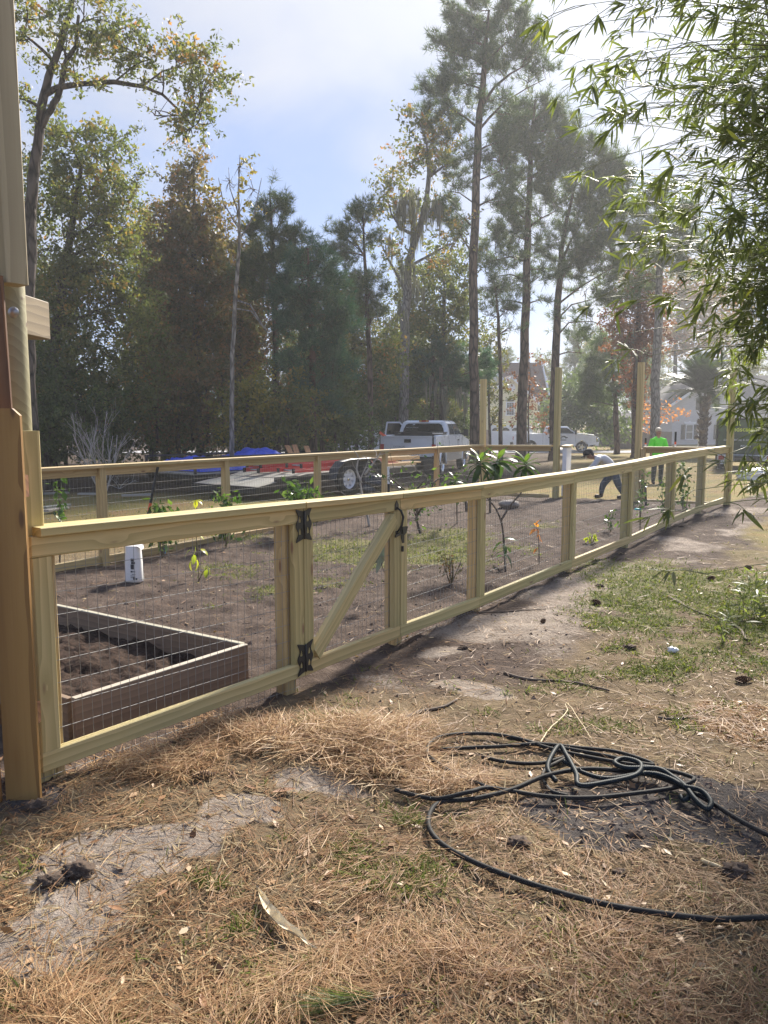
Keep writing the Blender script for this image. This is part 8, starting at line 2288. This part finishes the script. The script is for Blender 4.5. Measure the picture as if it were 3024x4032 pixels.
def hand_fingers(j, b, z, side, wrist, d, down, s=1.0, mat=0):
    """palm and five fingers from a wrist, pointing along d"""
    d = Vector(d).normalized(); n = Vector(down).normalized(); w = d.cross(n).normalized()
    palm = wrist + d * 0.075 * s
    j[side + 'palm'] = (palm, (0.034 * s, 0.018 * s)); b.append((side + 'wrist', side + 'palm')); z[(side + 'wrist', side + 'palm')] = mat
    for k, (off, L) in enumerate(((-0.030, 0.062), (-0.010, 0.075), (0.010, 0.070), (0.029, 0.055))):
        a = palm + w * off * s + d * 0.03 * s; e = a + (d * 0.8 + n * 0.35) * L * s; f = e + (d * 0.5 + n * 0.7) * 0.028 * s
        for nm, p, pr in ((f'{side}f{k}a', a, side + 'palm'), (f'{side}f{k}b', e, f'{side}f{k}a'), (f'{side}f{k}c', f, f'{side}f{k}b')):
            j[nm] = (p, 0.0095 * s); b.append((pr, nm)); z[(pr, nm)] = mat
    t0 = wrist + d * 0.03 * s + w * -0.030 * s; t1 = t0 + (d * 0.6 - w * 0.7) * 0.04 * s; t2 = t1 + d * 0.035 * s
    for nm, p, pr in ((side + 't0', t0, side + 'wrist'), (side + 't1', t1, side + 't0'), (side + 't2', t2, side + 't1')):
        j[nm] = (p, 0.010 * s); b.append((pr, nm)); z[(pr, nm)] = mat
def face_parts(root, c, fwd, up, s, skin, hairless=False):
    """nose, ears, eyes and mouth on a head centred at c"""
    f = Vector(fwd).normalized(); u = Vector(up).normalized(); r = f.cross(u).normalized()
    mb = MB(); mb.smooth = True
    def P3(a, b, c_): return c + r * a * s + u * b * s + f * c_ * s
    mb.tube([P3(0, 0.02, 0.093), P3(0, -0.01, 0.112), P3(0, -0.025, 0.108)], [0.007 * s, 0.013 * s, 0.012 * s], 8)
    for sg in (-1, 1):
        mb.tube([P3(sg * 0.076, 0.02, -0.01), P3(sg * 0.084, 0.0, -0.015), P3(sg * 0.076, -0.03, -0.008)], [0.010 * s, 0.016 * s, 0.009 * s], 7)
    mb.build('nose_and_ears', skin, root)
    e = MB(); e.smooth = True
    for sg in (-1, 1):
        p = P3(sg * 0.031, 0.018, 0.088); e.ball(p, 0.010 * s, 8, 6)
    e.build('eyes', MAT['ink'], root)
    m = MB(); m.smooth = True
    m.tube([P3(-0.025, -0.052, 0.082), P3(0, -0.056, 0.092), P3(0.025, -0.052, 0.082)], 0.006 * s, 6); m.build('mouth', MAT['red_door'], root)

# ---- man bending forward
D = 16.4
def Q(u, v, dy=0.0): return atY(u, v, D + dy) * 1.0
gz_m = Gz(atY(2400, 1960, D).x, D)
man = thing('person', (atY(2405, 1960, D).x, D, gz_m), 'person bending forward in grey shirt, jeans and dark cap', 'person')
J = {}; B = []; Zn = {}
def jn(n, p, r, parent=None, z=None):
    J[n] = (p, r)
    if parent:
        B.append((parent, n)); Zn[(parent, n)] = z
SK, SH, JE, BO = 0, 1, 2, 3
hip = Q(2414, 1848)
jn('pelvis', hip, (0.165, 0.135))
jn('belly', Q(2396, 1820), (0.175, 0.15), 'pelvis', SH)
jn('chest', Q(2370, 1806), (0.19, 0.155), 'belly', SH)
jn('upper', Q(2352, 1803), (0.15, 0.12), 'chest', SH)
jn('neck', Q(2340, 1800), 0.058, 'upper', SK)
jn('skull', Q(2323, 1795), (0.085, 0.088), 'neck', SK)
jn('crown', Q(2314, 1787), (0.075, 0.08), 'skull', SK)
for sd_, dy in (('n', -0.19), ('f', 0.19)):
    jn(sd_ + 'sh', Q(2356, 1806, dy), 0.072, 'upper', SH)
    jn(sd_ + 'el', Q(2338 if sd_ == 'n' else 2332, 1838, dy * 1.15), 0.052, sd_ + 'sh', SH)
    wr = Q(2306 if sd_ == 'n' else 2298, 1862, dy * 0.8)
    jn(sd_ + 'fa', (J[sd_ + 'el'][0] + wr) / 2, 0.047, sd_ + 'el', SH)
    jn(sd_ + 'wrist', wr, (0.032, 0.028), sd_ + 'fa', SK)
    hand_fingers(J, B, Zn, sd_, wr, (wr - J[sd_ + 'el'][0]), (0, 0, -1))
zf = gz_m + 0.05
def foot_z(p): return Vector((p.x, p.y, gz_m + 0.075))
for sd_, dy, kn, an in (('n', -0.11, (2434, 1908), (2455, 1950)), ('f', 0.11, (2374, 1908), (2366, 1950))):
    jn(sd_ + 'hp', Q(2412 if sd_ == 'f' else 2420, 1862, dy), (0.105, 0.11), 'pelvis', JE)
    jn(sd_ + 'kn', Q(*kn, dy), 0.075, sd_ + 'hp', JE)
    a = foot_z(Q(*an, dy)); a.z += 0.03
    jn(sd_ + 'cf', (J[sd_ + 'kn'][0] * 0.6 + a * 0.4), 0.068, sd_ + 'kn', JE)
    jn(sd_ + 'an', a, 0.052, sd_ + 'cf', JE)
    jn(sd_ + 'hl', Vector((a.x + 0.02, a.y, gz_m + 0.045)), 0.045, sd_ + 'an', BO)
    jn(sd_ + 'toe', Vector((a.x - 0.15, a.y - 0.02, gz_m + 0.038)), (0.045, 0.035), sd_ + 'hl', BO)
figure('body', J, B, Zn, [MAT['skin_a'], MAT['shirt_grey'], MAT['jeans'], MAT['boot']], 'pelvis', man)
hc = (J['skull'][0] + J['crown'][0]) / 2
fw = Vector((-0.85, -0.05, -0.45)).normalized(); upv = Vector((-0.42, 0, 0.9)).normalized()
face_parts(man, hc, fw, upv, 1.0, MAT['skin_a'])
mb = MB(); mb.smooth = True
rgt = fw.cross(upv).normalized()
Mh = Matrix((rgt, fw, upv)).transposed().to_4x4(); Mh.translation = hc + upv * 0.025
prof = [(0.102, -0.005), (0.104, 0.03), (0.092, 0.07), (0.06, 0.098), (0.0, 0.106)]
mb.lathe(prof, n=18, M=Mh @ Matrix.Diagonal((0.95, 1.08, 1, 1)))
mb.prism([(-0.075, 0.085), (-0.06, 0.15), (0, 0.18), (0.06, 0.15), (0.075, 0.085)], 0.000, 0.008, 'z', M=Mh)
mb.build('cap', MAT['cap'], man)
mb = MB(); mb.smooth = True; mb.ball((0, 0, 0), 1, 14, 9)
mb.v = [tuple(Mh @ Vector((x * 0.094, y * 0.05 - 0.058, z * 0.07 - 0.03))) for x, y, z in mb.v]
mb.build('hair', MAT['cap'], man)

# ---- person standing in the green shirt
D = 23.2
cx = atY(2590, 1800, D).x; gw = Gz(cx, D) 
wo = thing('person', (cx, D, gw), 'person standing in fluorescent green shirt and dark trousers, smiling', 'person')
J = {}; B = []; Zn = {}
def W3(x, y, z): return Vector((cx + x, D + y, gw + z))
jn('pelvis', W3(0, 0, 0.90), (0.185, 0.14))
jn('belly', W3(0, -0.02, 1.06), (0.175, 0.15), 'pelvis', SH)
jn('chest', W3(0, 0, 1.24), (0.17, 0.14), 'belly', SH)
jn('upper', W3(0, 0.01, 1.36), (0.14, 0.10), 'chest', SH)
jn('neck', W3(0, 0.01, 1.43), 0.058, 'upper', SK)
jn('skull', W3(0, -0.01, 1.53), (0.08, 0.09), 'neck', SK)
jn('crown', W3(0, 0.005, 1.60), (0.076, 0.085), 'skull', SK)
for sd_, s in (('l', -1), ('r', 1)):
    jn(sd_ + 'sh', W3(s * 0.165, 0.01, 1.34), 0.066, 'upper', SH)
    jn(sd_ + 'sl', W3(s * 0.215, 0.0, 1.14), 0.060, sd_ + 'sh', SH)
    jn(sd_ + 'el', W3(s * 0.235, -0.01, 1.06), 0.046, sd_ + 'sl', SK)
    wr = W3(s * 0.225, -0.08, 0.84)
    jn(sd_ + 'wrist', wr, (0.030, 0.026), sd_ + 'el', SK)
    hand_fingers(J, B, Zn, sd_, wr, (0, -0.15, -1), (-s * 0.6, -0.6, 0), 0.92)
    jn(sd_ + 'hp', W3(s * 0.10, 0, 0.82), (0.11, 0.12), 'pelvis', JE)
    jn(sd_ + 'kn', W3(s * 0.105, -0.02, 0.48), 0.080, sd_ + 'hp', JE)
    jn(sd_ + 'an', W3(s * 0.11, 0.01, 0.10), 0.062, sd_ + 'kn', JE)
    jn(sd_ + 'hl', W3(s * 0.11, 0.03, 0.045), 0.045, sd_ + 'an', BO)
    jn(sd_ + 'toe', W3(s * 0.13, -0.16, 0.036), (0.045, 0.034), sd_ + 'hl', BO)
figure('body', J, B, Zn, [MAT['skin_b'], MAT['hivis'], MAT['dark_cloth'], MAT['boot']], 'pelvis', wo)
hc = W3(0, -0.005, 1.565)
face_parts(wo, hc, (0, -1, 0), (0, 0, 1), 0.95, MAT['skin_b'])
mb = MB(); mb.smooth = True; mb.ball((0, 0, 0), 1, 16, 10)
mb.v = [(hc.x + x * 0.098, hc.y + 0.045 + y * 0.082, hc.z + 0.058 + z * 0.075) for x, y, z in mb.v]
mb.build('hair', MAT['hair_blond'], wo)
# loose shirt hanging over the trousers
mb = MB(); mb.smooth = True
vs = []
for z, a, c_ in ((1.12, 0.19, 0.165), (1.0, 0.20, 0.175), (0.88, 0.205, 0.175), (0.80, 0.21, 0.17)):
    for k in range(16):
        t = 2 * math.pi * k / 16; w_ = 1 + 0.03 * math.sin(5 * t + z * 9)
        vs.append(W3(a * w_ * math.cos(t), c_ * w_ * math.sin(t), z))
mb.add(vs, [(i * 16 + k, i * 16 + (k + 1) % 16, (i + 1) * 16 + (k + 1) % 16, (i + 1) * 16 + k) for i in range(3) for k in range(16)])
mb.build('shirt_hem', MAT['hivis'], wo)
mb = MB(); mb.smooth = True
for s in (-1, 1):
    mb.tube([W3(s * 0.165, 0.01, 1.35), W3(s * 0.232, 0, 1.10)], [0.075, 0.082], 12, False)
mb.build('sleeves', MAT['hivis'], wo)

# ------------------------------------------------------------------ bamboo leaning in from the right
rs = random.Random(23); rng = np.random.default_rng(23)
bam = thing('bamboo_clump', (3.3, 4.9, 0.0), 'dense bamboo clump with long narrow leaves hanging in from the right', 'bamboo')
culms = []
for i, (bx_, by_, tx_, ty_, h) in enumerate([(2.75, 4.1, 1.9, 3.7, 5.4), (3.0, 4.7, 1.75, 4.5, 5.8), (3.3, 4.0, 2.3, 3.4, 5.2), (2.9, 5.3, 2.2, 5.3, 5.6), (3.6, 4.8, 2.6, 4.4, 6.0), (3.4, 5.6, 2.6, 5.6, 5.6), (3.9, 5.2, 3.1, 5.0, 6.2), (3.2, 3.5, 2.5, 3.0, 4.8), (4.2, 5.8, 3.5, 5.8, 6.0), (3.7, 3.9, 3.0, 3.5, 5.6), (3.9, 6.4, 3.2, 6.6, 5.6), (4.4, 4.8, 3.9, 4.6, 6.0)]):
    p = Vector((bx_, by_, Gz(bx_, by_) - 0.05)); pts = []
    for k in range(15):
        t = k / 14
        pts.append(Vector((bx_ + (tx_ - bx_) * t ** 2.2 + rs.uniform(-.01, .01), by_ + (ty_ - by_) * t ** 2.0, p.z + h * (t - 0.06 * t ** 3))))
    mb = MB(); mb.smooth = True
    rad = [0.017 * (1 - 0.75 * k / 14) + (0.0 if k % 1 else 0) for k in range(15)]
    mb.tube(pts, rad, 8); mb.build('culm', MAT['culm'], bam)
    culms.append(pts)
CP = [(c, k) for c in culms for k in range(2, 15)]
brm = MB(); brm.smooth = True
LC = []; LD = []; LL = []; LU = []
def ub(v):
    return float(np.interp(v, [-400, 0, 150, 300, 450, 600, 800, 900, 1000, 1100, 1200, 1300, 1400, 1500, 1600], [2080, 2160, 2260, 2270, 2330, 2300, 2360, 2440, 2520, 2500, 2580, 2720, 2850, 2930, 2960]))
targets = []
for i in range(165):
    v = rs.uniform(-450, 1500); lo = ub(v)
    u = lo + (3250 - lo) * rs.random() ** 0.6
    targets.append((u, v, rs.uniform(3.4, 5.8), 10))
for i in range(26):
    v = rs.uniform(-100, 1250); targets.append((ub(v) + rs.uniform(0, 120), v, rs.uniform(3.4, 5.0), 6))
for i in range(30):
    v = rs.uniform(1450, 2060); targets.append((rs.uniform(2880 - 0.12 * (v - 1750), 3250), v, rs.uniform(3.4, 4.8), 8))
for (u, v, D) in ((2440, 1130, 3.6), (2480, 1310, 3.6), (2500, 1400, 4.2), (2720, 1840, 3.2), (2690, 2010, 3.0), (2780, 2260, 2.7), (2730, 1930, 3.0), (2560, 1400, 4.2)):
    targets.append((u, v, D, 3))
for i in range(42):
    targets.append((rs.uniform(2830, 3260), rs.uniform(-350, 1150), rs.uniform(3.6, 5.4), 9))
def add_fan(p, d, n, L0):
    """a twig end: leaves fanning out and drooping"""
    d = d.normalized()
    for k in range(n):
        dd = (d * rs.uniform(0.5, 1.1) + Vector((rs.gauss(0, 0.55), rs.gauss(0, 0.55), rs.gauss(-0.25, 0.45)))).normalized()
        LC.append(tuple(p - d * rs.uniform(0, 0.05))); LD.append(tuple(dd)); LL.append(L0 * rs.uniform(0.6, 1.25)); LU.append((rs.gauss(0, 0.5), rs.gauss(0, 0.5), 1.0))
for (u, v, D, nn) in targets:
    q = atY(u, v, D)
    if q.y < 2.2: continue
    # grow from the culm node whose reach fits best
    best = min(CP, key=lambda ck: (ck[0][ck[1]] - q).length + 0.8 * max(0, ck[0][ck[1]].z - q.z + 0.1) + rs.uniform(0, 0.5))
    p = best[0][best[1]]
    if (p - q).length > 2.6 and nn > 4:
        q = p + (q - p) * (2.6 / (p - q).length)
    pth = bez(p, q, Vector((0, 0, 0.16 * (q - p).length)), 10)
    brm.tube(pth, [0.0048 * (1 - 0.075 * k) for k in range(11)], 5, False)
    for k in range(nn):
        t = rs.uniform(0.35, 1.0) if k else 1.0
        j = min(9, int(t * 10)); b = pth[j].lerp(pth[j + 1], t * 10 - j)
        bd = (pth[j + 1] - pth[j]).normalized()
        td = (bd + Vector((rs.gauss(0, 0.6), rs.gauss(0, 0.6), rs.gauss(-0.1, 0.4)))).normalized()
        e = b + td * rs.uniform(0.06, 0.22)
        brm.tube([b, b.lerp(e, 0.5) + Vector((0, 0, 0.01)), e], [0.002, 0.0017, 0.0012], 4, False)
        add_fan(e, td, rs.randint(5, 9), 0.092)
# leafy shoots at the foot of the clump
for i in range(34):
    g = G3(rs.uniform(2840, 3150), rs.uniform(2330, 2560)); h = rs.uniform(0.12, 0.42)
    e = g + Vector((rs.uniform(-.1, .06), rs.uniform(-.1, .1), h))
    brm.tube([g, g.lerp(e, 0.6) + Vector((0, 0, 0.02)), e], [0.003, 0.0025, 0.0015], 4, False)
    for k in range(4):
        add_fan(g.lerp(e, 0.4 + 0.2 * k), Vector((rs.uniform(-1, 1), rs.uniform(-1, 1), 0.5)), rs.randint(3, 5), 0.11)
tag(brm.build('branches', MAT['culm'], bam), None, None, None, 'stuff')
LC = np.array(LC); LD = np.array(LD); LL = np.array(LL)[:, None]; LU = unit(np.array(LU))
S_ = unit(np.cross(LU, LD)); Nn = np.cross(LD, S_)
wv = LL * 0.064 * rng.uniform(0.8, 1.3, LL.shape)
rn = np.clip(0.5 * rng.random(len(LC)) + 0.35 * vnoise(LC[:, 0] * 3, LC[:, 2] * 3 + LC[:, 1], 1.0, 2, 3) + (rng.random(len(LC)) > 0.93) * 0.4, 0, 1)
# project to choose the leaves that show largest
c_, s_ = math.cos(PITCH), math.sin(PITCH)
z_ = LC[:, 2] - CAM_H; dep = LC[:, 1] * c_ - z_ * s_
uu = 1512 + FPX * LC[:, 0] / dep; vv = 2016 - FPX * (LC[:, 1] * s_ + z_ * c_) / dep
size = LL[:, 0] / dep * np.abs(np.sqrt(1 - np.clip(np.sum(LD * unit(LC - np.array([0, 0, CAM_H])), 1), -1, 1) ** 2))
size[(uu < 0) | (uu > 3024) | (vv < 0) | (vv > 4032)] = 0
order = np.argsort(-size); top = order[:300]; rest = order[300:]
P0, P1, P2, P3_ = LC, LC + LD * LL * 0.30, LC + LD * LL * 0.68 + np.array([0, 0, -0.05]) * LL, LC + LD * LL * 1.0 + np.array([0, 0, -0.14]) * LL
def lquads(ix):
    a = wv[ix]
    s0, s1, s2, s3 = S_[ix] * a * 0.15, S_[ix] * a, S_[ix] * a * 0.8, S_[ix] * a * 0.03
    return np.concatenate([np.stack([P0[ix] - s0, P0[ix] + s0, P1[ix] + s1, P1[ix] - s1], 1), np.stack([P1[ix] - s1, P1[ix] + s1, P2[ix] + s2, P2[ix] - s2], 1), np.stack([P2[ix] - s2, P2[ix] + s2, P3_[ix] + s3, P3_[ix] - s3], 1)])
o = link('foliage', np_mesh('foliage', lquads(rest), 4, {'rnd': np.tile(rn[rest], 3)}), MAT['lf_bamboo'], bam)
tag(o, None, None, None, 'stuff')
bl = [leaf_mesh('leaf', 1.0, 0.15, 0.14, 0.2, MAT['lf_bamboo'], r_, 7) for r_ in (0.2, 0.45, 0.65, 0.95)]
for i in top:
    me_ = bl[min(3, int(rn[i] * 4))]
    p = Vector(LC[i]); L_ = float(LL[i, 0])
    M = Matrix((Vector(LD[i]), Vector(S_[i]), Vector(Nn[i]))).transposed().to_4x4() @ Matrix.Scale(L_, 4); M.translation = p
    ob = bpy.data.objects.new('leaf', me_); COL.objects.link(ob); ob.matrix_basis = M
    ob.parent = bam; ob.matrix_parent_inverse = mw(bam).inverted()

# ------------------------------------------------------------------ the hazy backlit air
hm, T = new_mat('pale_haze')
pv = T.n('ShaderNodeVolumePrincipled')
pv.inputs['Color'].default_value = (0.97, 0.98, 1.0, 1)
pv.inputs['Density'].default_value = 0.0015
pv.inputs['Anisotropy'].default_value = 0.35
T.n('ShaderNodeOutputMaterial', None, Volume=pv.outputs[0])
mb = MB(); mb.box((0, 70, 9.5), (320, 190, 25))
hz = mb.build('haze', hm)
tag(hz, 'thin pale haze in the air', None, None, 'stuff')
